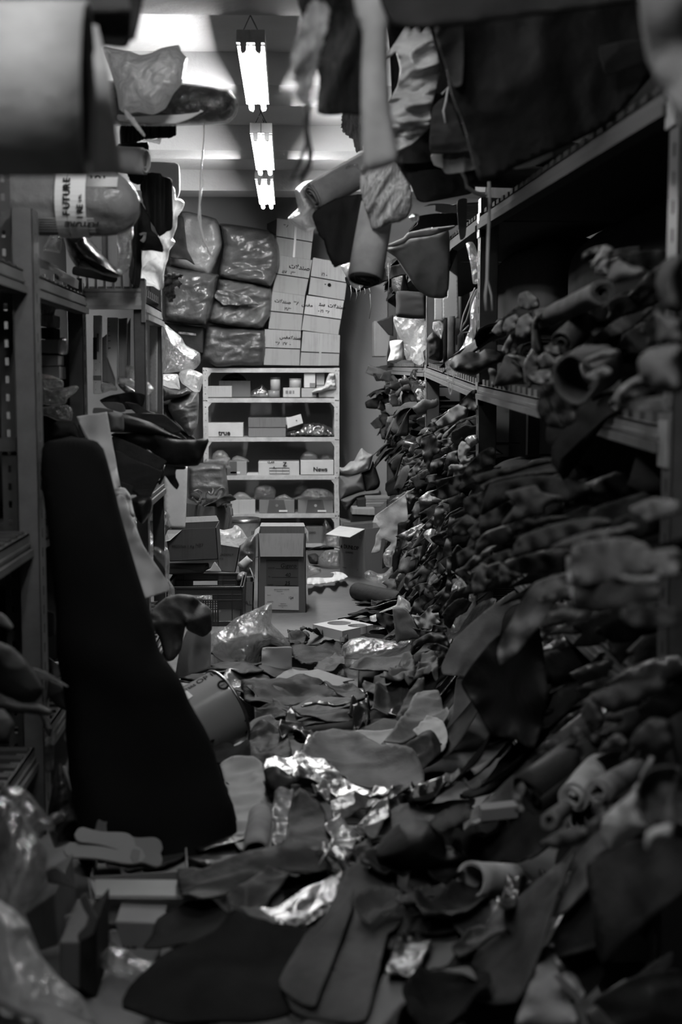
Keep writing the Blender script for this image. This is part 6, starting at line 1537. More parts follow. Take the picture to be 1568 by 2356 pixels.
# flaps of hide overlapping like scales down the front of the bays, faces towards the aisle entrance
rq = np.random.RandomState(33)
def flap_shape(L_, W_, rot):
    t0 = rq.uniform(.35, .9); bl = rq.uniform(-.3, .3)
    P = np.array([(-.5, -.5 * t0), (-.15, -.5), (.25, -.5 + .2 * rq.rand()), (.5, -.3 + bl * .4), (.5 - .3 * rq.rand(), .1), (.5, .45 * rq.uniform(.4, 1)), (.1, .5), (-.3, .45), (-.5, .3 * t0)])
    P = P + rq.uniform(-.09, .09, P.shape); P = P * [L_, W_]
    c, s = math.cos(rot), math.sin(rot)
    return np.stack([P[:, 0] * c - P[:, 1] * s, P[:, 0] * s + P[:, 1] * c], 1)
def scales(N, poly, Lr, Wr, rotr, X0, X1, tones, zone, kinds=('leather', 'leather', 'suede', 'shiny'), amp=.014, smooth=True):
    poly = np.array(poly, float); lo, hi = poly.min(0), poly.max(0); pts = []
    while len(pts) < N:
        p = lo + (hi - lo) * rq.rand(2)
        if inside(p[None], poly)[0] and all(np.hypot(*(p - q)) > .35 * Wr[0] for q in pts): pts.append(p)
    pts.sort(key=lambda p: p[1]); made = []
    for p in pts:
        f = (p[1] - lo[1]) / (hi[1] - lo[1]); X = X0 + (X1 - X0) * f + rq.uniform(-.03, .03)
        Yc = min(11.0, float(at_x(p[0], p[1], X)[1])); v_ = tones[rq.randint(len(tones))]; kd = kinds[rq.randint(len(kinds))]
        rot = math.radians(rq.uniform(*rotr)); P = flap_shape(rq.uniform(*Lr), rq.uniform(*Wr), rot)
        sl = rq.uniform(-.0012, .0022); Yv = Yc - sl * P[:, 1] * 1.0 + rq.uniform(-.0015, .0015) * P[:, 0]
        pal = 'pale' if v_ >= .2 else TWORD.get(v_, 'grey')
        o_ = trace('leather_flap', P + p, Yv, mat(kd, v_ * .8), amp * rq.uniform(.5, 1.6), rq.uniform(5, 11), ang=-math.degrees(rot) + rq.uniform(-20, 20), stretch=4, thick=.005, n=110, smooth=rq.rand() < .3, jag=.4, bulge=rq.choice([0, 0, .01, .03]), cat='leather', group='flaps ' + zone)
        made.append((p[1], p[0], '%s %s flap' % (pal, KW[kd]), o_))
    rank(made, zone, 'row down')
D2 = (.012, .018, .025, .035, .035, .05, .05, .07, .1)
scales(95, [(866, 856), (985, 850), (985, 1062), (905, 1045), (880, 965)], (30, 72), (14, 40), (-45, 25), .86, .84, D2 + (.14, .2), 'rearmost right bay')
scales(62, [(980, 985), (1095, 925), (1095, 1080), (1062, 1240), (1000, 1300), (930, 1250), (905, 1130), (945, 1075)], (55, 120), (24, 50), (130, 170), .84, .74, D2 + (.07, .1), 'middle right bay')
scales(52, [(890, 1195), (1045, 1200), (1050, 1400), (965, 1470), (915, 1370)], (45, 100), (22, 46), (100, 150), .78, .7, D2, 'spill below middle bay')
scales(24, [(1100, 1065), (1290, 1065), (1540, 1170), (1540, 1330), (1300, 1420), (1150, 1330), (1075, 1200)], (150, 280), (40, 80), (150, 168), .84, .74, (.018, .025, .035, .05, .05), 'fan of near bay', kinds=('suede', 'suede', 'leather'), amp=.01)
scales(26, [(1240, 1430), (1560, 1340), (1560, 1780), (1300, 1760)], (110, 220), (45, 90), (140, 175), .84, .78, (.012, .018, .025, .035, .05, .07), 'under near right bay')
scales(30, [(1150, 700), (1330, 620), (1560, 560), (1560, 960), (1290, 930), (1180, 880)], (70, 150), (35, 70), (135, 175), .92, .86, (.012, .018, .025, .035, .05, .07), 'near middle shelf')
# middle bay, seen sharp
rhide(cS1([(1150, 560), (1200, 490), (1320, 380), (1380, 380), (1385, 620), (1300, 640), (1240, 600)]), .79, .03, 'dark hide end above the pale folded hide, middle bay', amp=.015)
rhide(cS1([(850, 800), (1010, 660), (1030, 630), (1150, 560), (1200, 540), (1260, 620), (1240, 700), (1100, 800), (950, 850), (905, 865)]), .76, .2, 'pale folded hide catching the light in the middle bay', 'suede', .012, ang=35, bulge=.03)
rhide(cS1([(790, 765), (940, 690), (1010, 650), (850, 800), (830, 810)]), .77, .08, 'grey hide tip beside the pale folded hide', amp=.01)
rhide(cS1([(740, 850), (790, 790), (850, 800), (905, 860), (850, 900), (810, 930), (770, 920)]), .76, .03, 'dark hide end just left of the pale folded hide', amp=.012)
rhide(cS1([(830, 930), (960, 860), (1110, 790), (1180, 760), (1380, 700), (1390, 740), (1190, 790), (1000, 890), (930, 960), (900, 1040), (840, 1010)]), .78, .06, 'long grey hide running under the pale folded one', ang=35)
rhide(cS1([(930, 1010), (955, 950), (1100, 820), (1110, 850), (1010, 980), (965, 1040)]), .76, .12, 'small grey roll below the long grey hide', bulge=.03, amp=.005)
rhide(cS1([(660, 1010), (830, 940), (860, 1000), (940, 1060), (900, 1180), (820, 1230), (790, 1330), (770, 1440), (700, 1300), (670, 1130)]), .68, .016, 'black squared hide hanging to a point in front of the middle bay', amp=.008, thick=.006)
rhide(cS1([(595, 1000), (760, 930), (820, 930), (660, 1010), (670, 1100), (640, 1100)]), .70, .06, 'dark strip edging the black pointed hide', amp=.008)
rhide(cS1([(850, 1040), (1000, 1000), (1170, 980), (1200, 1000), (1090, 1050), (1020, 1110), (910, 1090), (960, 1060)]), .74, .1, 'thin grey hide edge with curled lips', amp=.02)
rhide(cS1([(910, 1140), (1040, 1090), (1150, 1030), (1160, 1100), (1140, 1180), (1000, 1200), (950, 1210), (905, 1190)]), .75, .04, 'dark rounded flap under the curled lips', amp=.02, bulge=.03)
rhide(cS1([(1230, 1020), (1280, 975), (1360, 960), (1390, 1010), (1390, 1060), (1320, 1100), (1300, 1130)]), .78, .3, 'shiny satin loop of leather against the second right upright', 'shiny', .02, bulge=.05)
rhide(cS1([(1140, 1180), (1150, 1100), (1190, 1040), (1240, 1060), (1300, 1130), (1250, 1190), (1260, 1260), (1340, 1230), (1290, 1300), (1190, 1330), (1150, 1260)]), .74, .28, 'pale cloth loop below the shiny satin one', 'fabric', .02, bulge=.03)
rhide(cS1([(960, 1340), (1010, 1200), (1140, 1160), (1160, 1280), (1200, 1340), (1040, 1360)]), .74, .02, 'black bundle left of the pale cloth loop', amp=.02, bulge=.06)
rhide(cS1([(1020, 1370), (1050, 1340), (1160, 1340), (1280, 1345), (1270, 1375), (1200, 1400), (1040, 1420)]), .72, .16, 'pale rolled edge below the cloth loop', amp=.01, bulge=.02)
rhide(cS1([(770, 1440), (800, 1290), (990, 1240), (940, 1340), (880, 1370), (830, 1410)]), .68, .07, 'grey hide triangle beside the black pointed hide', amp=.01)
rhide(cS1([(500, 1440), (560, 1370), (640, 1290), (700, 1240), (720, 1370), (640, 1420), (600, 1460), (640, 1550), (560, 1560), (500, 1620), (510, 1520)]), .70, .06, 'dark ruffled hide left of the black pointed one', amp=.04, freq=9)
rhide(cS1([(710, 1560), (740, 1480), (870, 1460), (850, 1520), (840, 1580)]), .68, .09, 'grey scrap hanging below the black point', amp=.02)
rhide(cS1([(770, 1700), (850, 1660), (1000, 1570), (1050, 1500), (1210, 1465), (1160, 1620), (1150, 1720), (950, 1790), (830, 1750), (790, 1740)]), .66, .035, 'dark hide with a lit diagonal edge across the middle bay', 'suede', .02, ang=30, n=500)
rhide(cS1([(1150, 1690), (1180, 1540), (1260, 1350), (1400, 1200), (1568, 1110), (1620, 1180), (1580, 1320), (1400, 1420), (1330, 1450), (1380, 1550), (1200, 1640), (1160, 1740)]), .68, .06, 'large dark suede hide sweeping down from the second right upright', 'suede', .025, ang=35, n=700, thick=.006)
# pale torn hide and scraps low in the middle bay
rhide(cS1([(600, 1630), (480, 1690), (450, 1720), (300, 1830), (80, 1990), (100, 2040), (80, 2100), (130, 2160), (80, 2250), (70, 2352), (20, 2480), (130, 2460), (160, 2300), (280, 2350), (200, 2440), (240, 2500), (310, 2500), (340, 2400), (360, 2200), (370, 2100), (490, 2060), (480, 1850), (470, 1720)]), lambda x, y: 8.25 - .0012 * (np.asarray(y, float) - 1100), .32, 'pale torn hide hanging at the far foot of the right rack', 'suede', .04, freq=6, ang=55, n=900, thick=.004)
rhide(cS1([(470, 1720), (600, 1640), (680, 1680), (560, 1780), (520, 1860), (490, 1800)]), .70, .06, 'dark curl at the head of the pale torn hide', amp=.03)
rhide(cS2([(380, 240), (480, 250), (540, 180), (600, 100), (700, 110), (640, 180), (500, 300), (460, 420), (350, 480), (340, 420)]), .74, .02, 'black folded hide beside the pale torn one', amp=.04)
rhide(cS2([(330, 600), (360, 490), (460, 430), (560, 400), (650, 350), (640, 420), (560, 540), (440, 640), (360, 640)]), .72, .018, 'black pouch-like hide below the folded one', amp=.04, bulge=.06)
rhide(cS2([(680, 370), (720, 300), (820, 210), (840, 260), (790, 340), (700, 400)]), .70, .1, 'grey leaf shaped scrap over the clear crumpled bag', amp=.015)
puff('clear_bag', cS2([(690, 450), (720, 400), (800, 365), (835, 400), (830, 470), (800, 560), (760, 540), (710, 490)]), 6.3, mat('film', .9, op=.6), .12, .03, 14, n=350, label='small clear bag caught among hides below the middle bay', cat='bag')
rhide(cS2([(820, 340), (850, 100), (940, 60), (960, 160), (900, 300), (840, 350)]), .69, .11, 'rounded grey tongue above the small clear bag', amp=.015)
rhide(cS2([(790, 750), (830, 520), (860, 400), (960, 180), (990, 190), (920, 400), (870, 560), (850, 700)]), .69, .09, 'long grey strip hanging beside the small clear bag', amp=.012, ang=70)
rhide(cS2([(880, 620), (905, 420), (930, 330), (990, 230), (1000, 300), (930, 500), (920, 590), (895, 630)]), .68, .06, 'narrow dark strip right of the long grey strip', amp=.012, ang=70)
rhide(cS2([(940, 730), (990, 480), (1030, 210), (1080, 190), (1110, 280), (1060, 430), (1050, 600), (1060, 710)]), .68, .08, 'stiff grey board-like hide with a straight foot', amp=.006, thick=.006)
rhide(cS2([(930, 540), (940, 450), (1000, 435), (990, 500)]), .70, .28, 'pale square scrap behind the stiff hide', amp=.004)
rhide(cS2([(560, 690), (600, 600), (740, 600), (790, 640), (700, 780), (620, 770)]), .70, .06, 'dark wavy scrap in the middle of the spilled hides', amp=.04, freq=9)
rhide(cS2([(440, 1070), (480, 950), (620, 920), (750, 950), (750, 1010), (640, 1070), (560, 1110), (490, 1170), (450, 1140)]), .68, .1, 'dull grey scalloped hide low in the spill', 'suede', .03)
rhide(cS2([(540, 1140), (640, 1080), (740, 1070), (830, 1100), (880, 1030), (940, 1040), (890, 1150), (760, 1190), (700, 1200), (600, 1170)]), .67, .08, 'grey hide with round cut-outs low in the spill', amp=.02)
rhide(cS2([(720, 880), (760, 800), (850, 760), (980, 900), (890, 1000), (850, 960), (780, 900)]), .69, .03, 'dark flap over the hide with cut-outs', amp=.04)
rhide(cS2([(820, 1360), (960, 1180), (1000, 1000), (990, 750), (1060, 720), (1050, 900), (1060, 1100), (1030, 1250), (990, 1440), (960, 1500), (910, 1480), (870, 1370), (920, 1320)]), .66, .05, 'long tapering dark hide hanging to the floor by the clear bag', amp=.012, ang=70, n=500)
rhide(cS2([(520, 1470), (580, 1300), (640, 1250), (760, 1190), (880, 1190), (840, 1260), (720, 1350), (680, 1420), (720, 1440), (600, 1480)]), .66, .035, 'dark hides gathered above the pale cut scrap', amp=.05)
rhide(cS2([(540, 1480), (640, 1500), (720, 1430), (760, 1380), (840, 1350), (900, 1480), (850, 1520), (910, 1580), (830, 1640), (790, 1670), (640, 1650), (560, 1530)]), .64, .34, 'pale cut scrap with notches at the foot of the spill', 'suede', .012, n=400)
rhide(cS2([(300, 1400), (420, 1385), (480, 1430), (560, 1560), (650, 1770), (540, 1790), (400, 1810), (345, 1840), (320, 1600)]), lambda x, y: 6.2 + 0 * np.asarray(x, float), .26, 'grey sheet standing up by the dark floor roll', 'suede', .01, n=400, bulge=.02)
rhide(cS2([(85, 1460), (170, 1450), (290, 1490), (320, 1600), (340, 1840), (260, 1800), (220, 1680), (100, 1570)]), .50, .02, 'black curled hide left of the standing grey sheet', amp=.03)
rhide(cS2([(0, 1660), (100, 1690), (240, 1770), (220, 1800), (80, 1780), (0, 1770)]), .50, .045, 'dark flat flap by the white foam block', amp=.012)
puff('paper_scraps', cS2([(0, 1500), (60, 1480), (180, 1420), (340, 1350), (370, 1230), (430, 1260), (520, 1330), (520, 1440), (440, 1390), (320, 1400), (160, 1450), (80, 1570), (10, 1560)]), 7.15, mat('poly', .85, op=.8), .15, .04, 11, n=500, label='white plastic crumpled behind the standing grey sheet', cat='plastic')
rhide(cS2([(540, 1640), (640, 1670), (790, 1690), (820, 1610), (980, 1640), (990, 1700), (860, 1710), (740, 1740), (640, 1780), (600, 1700)]), .60, .02, 'black pointed hide beneath the pale cut scrap', amp=.03)
rhide(cS2([(530, 1950), (560, 1840), (680, 1760), (800, 1710), (980, 1760), (1030, 1880), (1020, 1930), (880, 1850), (740, 1840), (600, 1900), (550, 2000)]), .58, .018, 'black folded hides arching by the plump clear bag', amp=.03, bulge=.08, n=500)
rhide(cS2([(740, 1900), (860, 1850), (1020, 1920), (1000, 2030), (950, 2010), (900, 1950), (800, 1940)]), .57, .014, 'black inner fold of the arching hides', amp=.03)
puff('clear_bag', cS2([(960, 1540), (1000, 1430), (1040, 1200), (1070, 1100), (1150, 1010), (1220, 1050), (1270, 1140), (1380, 1240), (1390, 1500), (1300, 1620), (1220, 1770), (1170, 1760), (1120, 1900), (1080, 1950), (1040, 1860), (1000, 1720)]), [5.75] * 16, mat('film', .9, op=.85), .25, .05, 8, 70, n=1300, label='tall clear plastic draped at the foot of the second right upright', cat='plastic')
trace('plastic_strand', cS2([(1100, 960), (1200, 1030), (1260, 1120), (1330, 1330), (1310, 1370), (1260, 1250), (1200, 1080), (1130, 1010)]), 5.55, mat('film', .95, op=.7), .015, 18, n=120, label='glinting twist of film at the top of the tall clear plastic', cat='plastic')
puff('clear_bag', cS2([(170, 700), (220, 650), (300, 650), (290, 760), (280, 870), (210, 860), (180, 800)]), 7.7, mat('film', .8, op=.5), .1, .03, 14, n=200, label='small clear bag under the pale torn hide', cat='bag')

# near bay: broad hides fanned like scales
fanP = (
    ([(240, 45), (450, -10), (700, -70), (800, -60), (560, 0), (400, 60), (270, 90)], .62, .05, 'topmost fold of the fanned suede hides in the near bay'),
    ([(290, 110), (380, 60), (600, 20), (760, 0), (800, 20), (560, 50), (380, 90), (310, 140)], .62, .055, 'second fold of the fanned suede hides, thin and long'),
    ([(350, 100), (560, 50), (700, 40), (860, 60), (1000, 120), (860, 200), (640, 210), (480, 190), (370, 250), (290, 290)], .64, .04, 'wide dark hide spread behind the star shaped one'),
    ([(450, 150), (560, 120), (640, 105), (680, 150), (810, 175), (700, 230), (690, 280), (560, 310), (480, 340), (420, 350), (510, 230)], .6, .085, 'star shaped hide with a pale bloom in the near bay'),
    ([(270, 160), (350, 130), (360, 250), (300, 300), (280, 240)], .6, .055, 'squared hide end left of the star shaped one'),
    ([(190, 190), (270, 160), (285, 280), (250, 320), (190, 250)], .58, .05, 'folded hide end in the upper row of the fan'),
    ([(290, 300), (370, 250), (480, 200), (500, 240), (420, 350), (290, 410)], .6, .075, 'grey hide draped below the star shaped one'),
    ([(115, 375), (200, 290), (270, 330), (280, 350), (190, 420), (140, 410)], .56, .08, 'grey squared hide end at the left of the fan'),
    ([(215, 385), (300, 320), (290, 420), (250, 450), (220, 410)], .57, .07, 'small squared hide end in the middle row of the fan'),
    ([(255, 540), (270, 460), (330, 400), (480, 350), (500, 400), (480, 450), (330, 490), (280, 540)], .58, .028, 'dark arched hide in the middle of the fan'),
    ([(480, 345), (600, 310), (760, 300), (860, 300), (700, 340), (560, 380), (500, 400)], .62, .05, 'long folded hide above the smooth arched one'),
    ([(500, 560), (505, 490), (540, 430), (640, 390), (760, 350), (900, 320), (1040, 310), (1130, 330), (1000, 390), (820, 460), (730, 500), (600, 530)], .6, .06, 'smooth arched hide with a soft sheen in the near bay'),
    ([(140, 540), (200, 500), (260, 470), (255, 550), (160, 620)], .56, .07, 'grey folded end low at the left of the fan'),
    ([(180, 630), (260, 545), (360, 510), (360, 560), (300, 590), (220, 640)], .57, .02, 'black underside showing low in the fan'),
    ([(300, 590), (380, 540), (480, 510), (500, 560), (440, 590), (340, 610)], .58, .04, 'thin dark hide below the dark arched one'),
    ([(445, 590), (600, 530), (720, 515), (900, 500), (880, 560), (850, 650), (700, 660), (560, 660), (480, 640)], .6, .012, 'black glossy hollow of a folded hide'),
    ([(735, 500), (880, 430), (1060, 385), (1180, 375), (1240, 350), (1290, 370), (1100, 440), (960, 480), (880, 500)], .58, .1, 'pale lit edge sweeping up to the right in the near bay'),
    ([(130, 650), (200, 620), (240, 680), (230, 740), (190, 700)], .55, .03, 'dark pointed hide hanging at the foot of the fan'),
    ([(235, 720), (290, 600), (330, 610), (330, 680), (370, 700), (310, 770), (250, 795)], .54, .13, 'grey leaf shaped hide in front of the second right upright'),
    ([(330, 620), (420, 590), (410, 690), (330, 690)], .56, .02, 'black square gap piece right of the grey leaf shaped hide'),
    ([(410, 680), (420, 600), (500, 650), (560, 670), (480, 710), (420, 725)], .56, .1, 'grey rounded scrap under the black hollow'))
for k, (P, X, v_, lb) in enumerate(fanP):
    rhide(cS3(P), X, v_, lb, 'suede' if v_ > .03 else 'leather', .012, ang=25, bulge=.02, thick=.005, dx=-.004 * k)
rhide([(1016, 1530), (1045, 1470), (1110, 1410), (1180, 1360), (1230, 1338), (1270, 1340), (1210, 1390), (1160, 1440), (1145, 1480), (1135, 1528), (1115, 1520), (1095, 1565), (1055, 1555), (1020, 1552)], lambda x, y: 4.75 - .0004 * (np.asarray(x, float) - 1016), .32, 'grey hide hanging out over the heap from the near bay', 'suede', .035, freq=5, ang=60, n=800, thick=.006)
rhide([(1230, 1340), (1330, 1310), (1380, 1270), (1300, 1360), (1240, 1440), (1190, 1500), (1150, 1530), (1145, 1490), (1180, 1420)], .56, .2, 'second grey hide falling beside the hanging one', 'suede', .03, freq=5, ang=60, n=500)
rhide([(1060, 1570), (1125, 1480), (1200, 1420), (1240, 1440), (1260, 1600), (1230, 1720), (1180, 1700), (1130, 1690), (1100, 1640)], .6, .012, 'black hide hanging in shadow under the near bay', amp=.03, ang=80, n=500)
rhide([(1050, 1560), (1075, 1555), (1085, 1640), (1065, 1690), (1040, 1710), (1020, 1690), (1040, 1640)], 4.7 and (lambda x, y: 4.75 + 0 * np.asarray(x, float)), .3, 'pale grey strip dangling below the hanging grey hide', 'suede', .02, ang=80)
for P, X, v_, lb, kd in (
    ([(1240, 250), (1330, 210), (1400, 190), (1540, 210), (1540, 270), (1360, 325), (1300, 290)], .6, .16, 'pale hide spread at the right end of the near bay', 'suede'),
    ([(880, 490), (960, 460), (1100, 440), (1230, 440), (1340, 480), (1385, 560), (1370, 640), (1200, 690), (1000, 730), (890, 735), (860, 600)], .54, .14, 'big folded grey hide with a stitched look, right end of the near bay', 'suede'),
    ([(890, 735), (1000, 735), (1180, 695), (1380, 720), (1440, 800), (1200, 870), (900, 890)], .55, .06, 'dark lower fold of the big folded grey hide', 'suede'),
    ([(840, 560), (870, 575), (880, 700), (905, 890), (885, 850), (850, 740), (845, 640)], .535, .34, 'pale cut edge down the left of the big folded hide', 'suede'),
    ([(1180, 680), (1300, 690), (1440, 680), (1430, 710), (1300, 720), (1200, 705)], .53, .2, 'pale lip of a hide under the big folded one', 'suede'),
    ([(1360, 545), (1420, 520), (1540, 515), (1540, 660), (1440, 680), (1390, 640)], .55, .16, 'thick roll end poking out right of the big folded hide', 'suede'),
    ([(660, 830), (720, 780), (850, 740), (860, 800), (760, 830), (680, 850)], .56, .09, 'short grey roll left of the big folded hide', 'suede'),
    ([(730, 910), (900, 900), (970, 900), (960, 940), (740, 945)], .56, .1, 'straight grey edge under the short grey roll', 'suede'),
    ([(1190, 900), (1260, 860), (1400, 870), (1540, 900), (1540, 990), (1300, 1000), (1200, 960)], .55, .07, 'dim rounded hide below the thick roll end', 'suede')):
    rhide(cS3(P), X, v_, lb, kd, .012, bulge=.008, thick=.006)
# ================================================================== middle shelf of the right rack
cT = lambda P: [(740 + a * .31888, 560 + b * .31888) for a, b in P]      # 740..1240 x 560..1100
cU = lambda P: [(640 + a * .31888, b * .31888) for a, b in P]            # 640..1140 x 0..700
cV = lambda P: [(784 + a * .5, b * .5) for a, b in P]                    # 784..1568 x 0..600
S = 'shelf of the right rack'
carton('grey carton overhanging the end of the middle shelf, against the pale wall', cT([(378, 560), (512, 560), (470, 815), (378, 815)]), 10.4, .3, .17)
trace('black_flap', cT([(395, 565), (515, 515), (515, 670), (480, 660)]), 10.2, mat('paper', .012), .004, 6, smooth=False, n=60, thick=.006, label='black folded flap in front of the overhanging grey carton', cat='flap')
puff('dark_block', cT([(540, 345), (700, 350), (755, 380), (752, 540), (540, 530), (535, 440)]), 8.3, mat('fabric', .03), .25, .008, 6, 0, n=300, round_=.3, label='dark cushion-like block under the hanging grey hide', cat='block')
puff('clear_bag', cT([(520, 530), (560, 520), (700, 535), (750, 560), (745, 700), (690, 740), (670, 830), (610, 840), (580, 720), (540, 640), (515, 560)]), 8.7, mat('poly', .75, op=.5), .25, .04, 8, 50, n=900, label='milky bag with long creases on the middle ' + S, cat='bag')
puff('white_bag', cT([(490, 705), (585, 702), (590, 830), (520, 865), (475, 850), (495, 780)]), 8.5, mat('paper', .6), .14, .015, 10, n=350, label='white paper-like bag hanging off the middle ' + S, cat='bag')
puff('clear_bag', cT([(640, 745), (680, 740), (690, 640), (720, 590), (750, 600), (745, 700), (780, 740), (730, 780), (740, 850), (700, 880), (650, 850), (660, 790)]), 8.1, mat('poly', .9, op=.75), .15, .03, 11, n=500, label='crumpled white plastic spilling past the third right upright', cat='plastic')
puff('clear_packet', cT([(800, 570), (850, 558), (880, 580), (870, 640), (860, 690), (830, 660), (800, 620)]), 7.5, mat('film', .9, op=.5), .08, .02, 16, n=220, label='small clear packet right of the third right upright', cat='packet')
trace('hanging_board', cT([(812, 395), (875, 395), (875, 560), (812, 555)]), 7.75, mat('paper', .3), .002, 4, smooth=False, n=60, thick=.01, label='narrow grey board hanging beside the broad grey one', cat='board')
trace('hanging_board', cT([(905, 60), (975, 70), (985, 540), (872, 540), (872, 395), (905, 390)]), 7.3, mat('paper', .28), .003, 4, smooth=False, n=150, thick=.012, label='broad grey board standing behind the hanging grey hide', cat='board')
for k, (x0, x1, y0, y1, v_, lb) in enumerate(((875, 903, 540, 860, .015, 'black rolled strip standing on the middle shelf'), (903, 960, 538, 850, .09, 'grey rolled hide standing on the middle shelf'), (975, 1032, 655, 800, .02, 'short black roll beside the standing grey roll'))):
    c = [(x0 + x1) / 2, y0, y1]; Yk = 7.2 - .15 * k
    a, b = at(*cT([(c[0], c[1])])[0], Yk), at(*cT([(c[0], c[2])])[0], Yk)
    roll('standing_roll', b, [b[0], b[1], a[2]], (x1 - x0) * .5 * .31888 * Yk / 3000, mat('suede', v_), 3, lump=.05, label=lb, cat='roll')
puff('dark_bundle', cT([(755, 690), (800, 640), (870, 700), (880, 800), (860, 850), (770, 830), (760, 740)]), 7.7, mat('leather', .015), .2, .03, 9, n=300, label='black bundle in the dark behind the third right upright', cat='leather')
puff('clear_bag', cT([(1100, 380), (1128, 400), (1120, 560), (1110, 640), (1118, 780), (1100, 790), (1020, 800), (980, 790), (1020, 730), (1050, 650), (1070, 600), (1070, 490)]), 5.95, mat('film', .95, op=.5), .14, .03, 12, 70, n=700, label='long clear bag hanging by the second right upright', cat='bag')
for k, P in enumerate(([(1105, 320), (1060, 420), (1020, 520), (1005, 600), (1010, 640), (1060, 590)], [(1115, 340), (1080, 430), (1040, 560), (1000, 620), (1010, 645), (1060, 640)])):
    pts = np.array([at(x, y, 5.9) for x, y in cT(P)]); tt_ = np.linspace(0, 5, 24); sm = np.stack([np.interp(tt_, np.arange(6), pts[:, q]) for q in range(3)], 1)
    MB().tube(sm, .0035, 6).build('rope', mat('gloss', .35), smooth=True, label=('outer' if k == 0 else 'inner') + ' loop of pale cord around the long hanging clear bag', cat='cord')
puff('clear_bag', cT([(1040, 0), (1090, -10), (1125, 80), (1128, 280), (1090, 290), (1075, 180), (1060, 100)]), 5.95, mat('film', .7, op=.4), .1, .02, 12, 70, n=300, label='clear bag tied in two lobes high on the second right upright', cat='bag')
puff('black_hide', cT([(920, 880), (960, 810), (1060, 780), (1130, 790), (1180, 760), (1260, 770), (1330, 810), (1280, 860), (1180, 910), (1110, 950), (1060, 950), (960, 920)]), [5.1] * 7 + [5.0] * 5, mat('leather', .012), .2, .02, 7, 20, n=600, label='black hide bundle resting over the middle shelf edge', cat='leather')
trace('film_scrap', cT([(890, 860), (960, 815), (925, 880), (960, 925), (1000, 935), (940, 950), (900, 930)]), 5.15, mat('film', .95, op=.6), .015, 12, n=150, label='clear film scrap hanging under the black hide bundle', cat='plastic')
for k, P in enumerate(([(908, 940), (910, 1000), (920, 1080), (925, 1095), (940, 1040), (930, 1010)], [(950, 950), (945, 1000), (955, 1020)])):
    MB().tube([at(x, y, 5.2) for x, y in cT(P)], .003, 5).build('film_strand', mat('film', .8, op=.7), smooth=True, label=('long' if k == 0 else 'short') + ' thin strand dangling from the clear film scrap', cat='strand')
# near bay, middle shelf: rolls and cut hides in half darkness
def shide(P, X, v, label, kind='leather', **k):
    return rhide(cS4(P), X, v, label, kind, **k)
shide([(180, 1115), (250, 930), (270, 890), (330, 880), (380, 980), (400, 1060), (330, 1100)], .72, .1, 'grey open cone of hide at the far end of the near middle shelf', 'suede', bulge=.06)
shide([(135, 990), (190, 1000), (175, 1110), (140, 1110), (150, 1050)], .71, .16, 'pale edge strip standing at the far end of the near middle shelf', amp=.006)
shide([(270, 890), (380, 900), (480, 940), (500, 1000), (410, 1000), (340, 930)], .73, .09, 'grey fold behind the open cone of hide', bulge=.02)
shide([(400, 1000), (410, 940), (460, 850), (480, 860), (520, 930), (510, 1010), (440, 1130), (410, 1090)], .68, .08, 'curved grey hide standing up beside the open cone', bulge=.03)
shide([(510, 910), (570, 870), (630, 920), (690, 890), (650, 960), (550, 985), (520, 960)], .68, .1, 'double grey fold behind the pale scalloped scrap', bulge=.02)
shide([(430, 1040), (480, 1010), (590, 1000), (600, 1050), (540, 1100), (480, 1090)], .64, .2, 'pale scalloped scrap on the near middle shelf edge', amp=.008)
shide([(590, 1060), (640, 1025), (700, 1050), (650, 1095), (600, 1100)], .64, .17, 'second pale scrap beside the scalloped one', amp=.008)
shide([(510, 1220), (530, 1110), (560, 1150), (600, 1270), (680, 1370), (700, 1430), (600, 1420), (530, 1370), (500, 1290)], .62, .035, 'leaf shaped hide hanging below the near middle shelf', 'suede', bulge=.03)
shide([(540, 1100), (640, 1100), (720, 1210), (790, 1220), (780, 1380), (700, 1420), (640, 1320), (570, 1200)], .64, .02, 'black hide hanging behind the leaf shaped one', amp=.02)
A_, B_ = at_x(*cS4([(550, 620)])[0], .78), at_x(*cS4([(980, 430)])[0], .72)
roll('leather_roll', A_, B_, .03, mat('suede', .12), 3, label='long grey roll lying on the heap of the near middle shelf', cat='roll', lump=.06)
A_, B_ = at_x(*cS4([(690, 800)])[0], .72), at_x(*cS4([(860, 640)])[0], .8)
roll('leather_roll', A_, B_, .034, mat('leather', .05), 3, label='short dark roll below the long grey one, near middle shelf', cat='roll', lump=.08)
A_, B_ = at_x(*cS4([(760, 1060)])[0], .62), at_x(*cS4([(960, 960)])[0], .72)
roll('open_roll', A_, B_, .056, mat('suede', .1), 1.2, r0=.046, sq=1.0, label='wide open roll with a pale rim hanging over the near middle shelf', cat='roll', lump=.18, thick=.006)
shide([(870, 1040), (1000, 980), (1050, 1020), (940, 1085), (880, 1070)], .6, .15, 'pale hide edge right of the wide open roll', bulge=.01)
shide([(860, 920), (1020, 850), (1100, 860), (1060, 900), (940, 920), (870, 940)], .64, .1, 'grey folded edge above the wide open roll', bulge=.02)
shide([(550, 840), (630, 780), (660, 850), (660, 880), (590, 870)], .7, .13, 'small pale scrap left of the short dark roll', amp=.006)
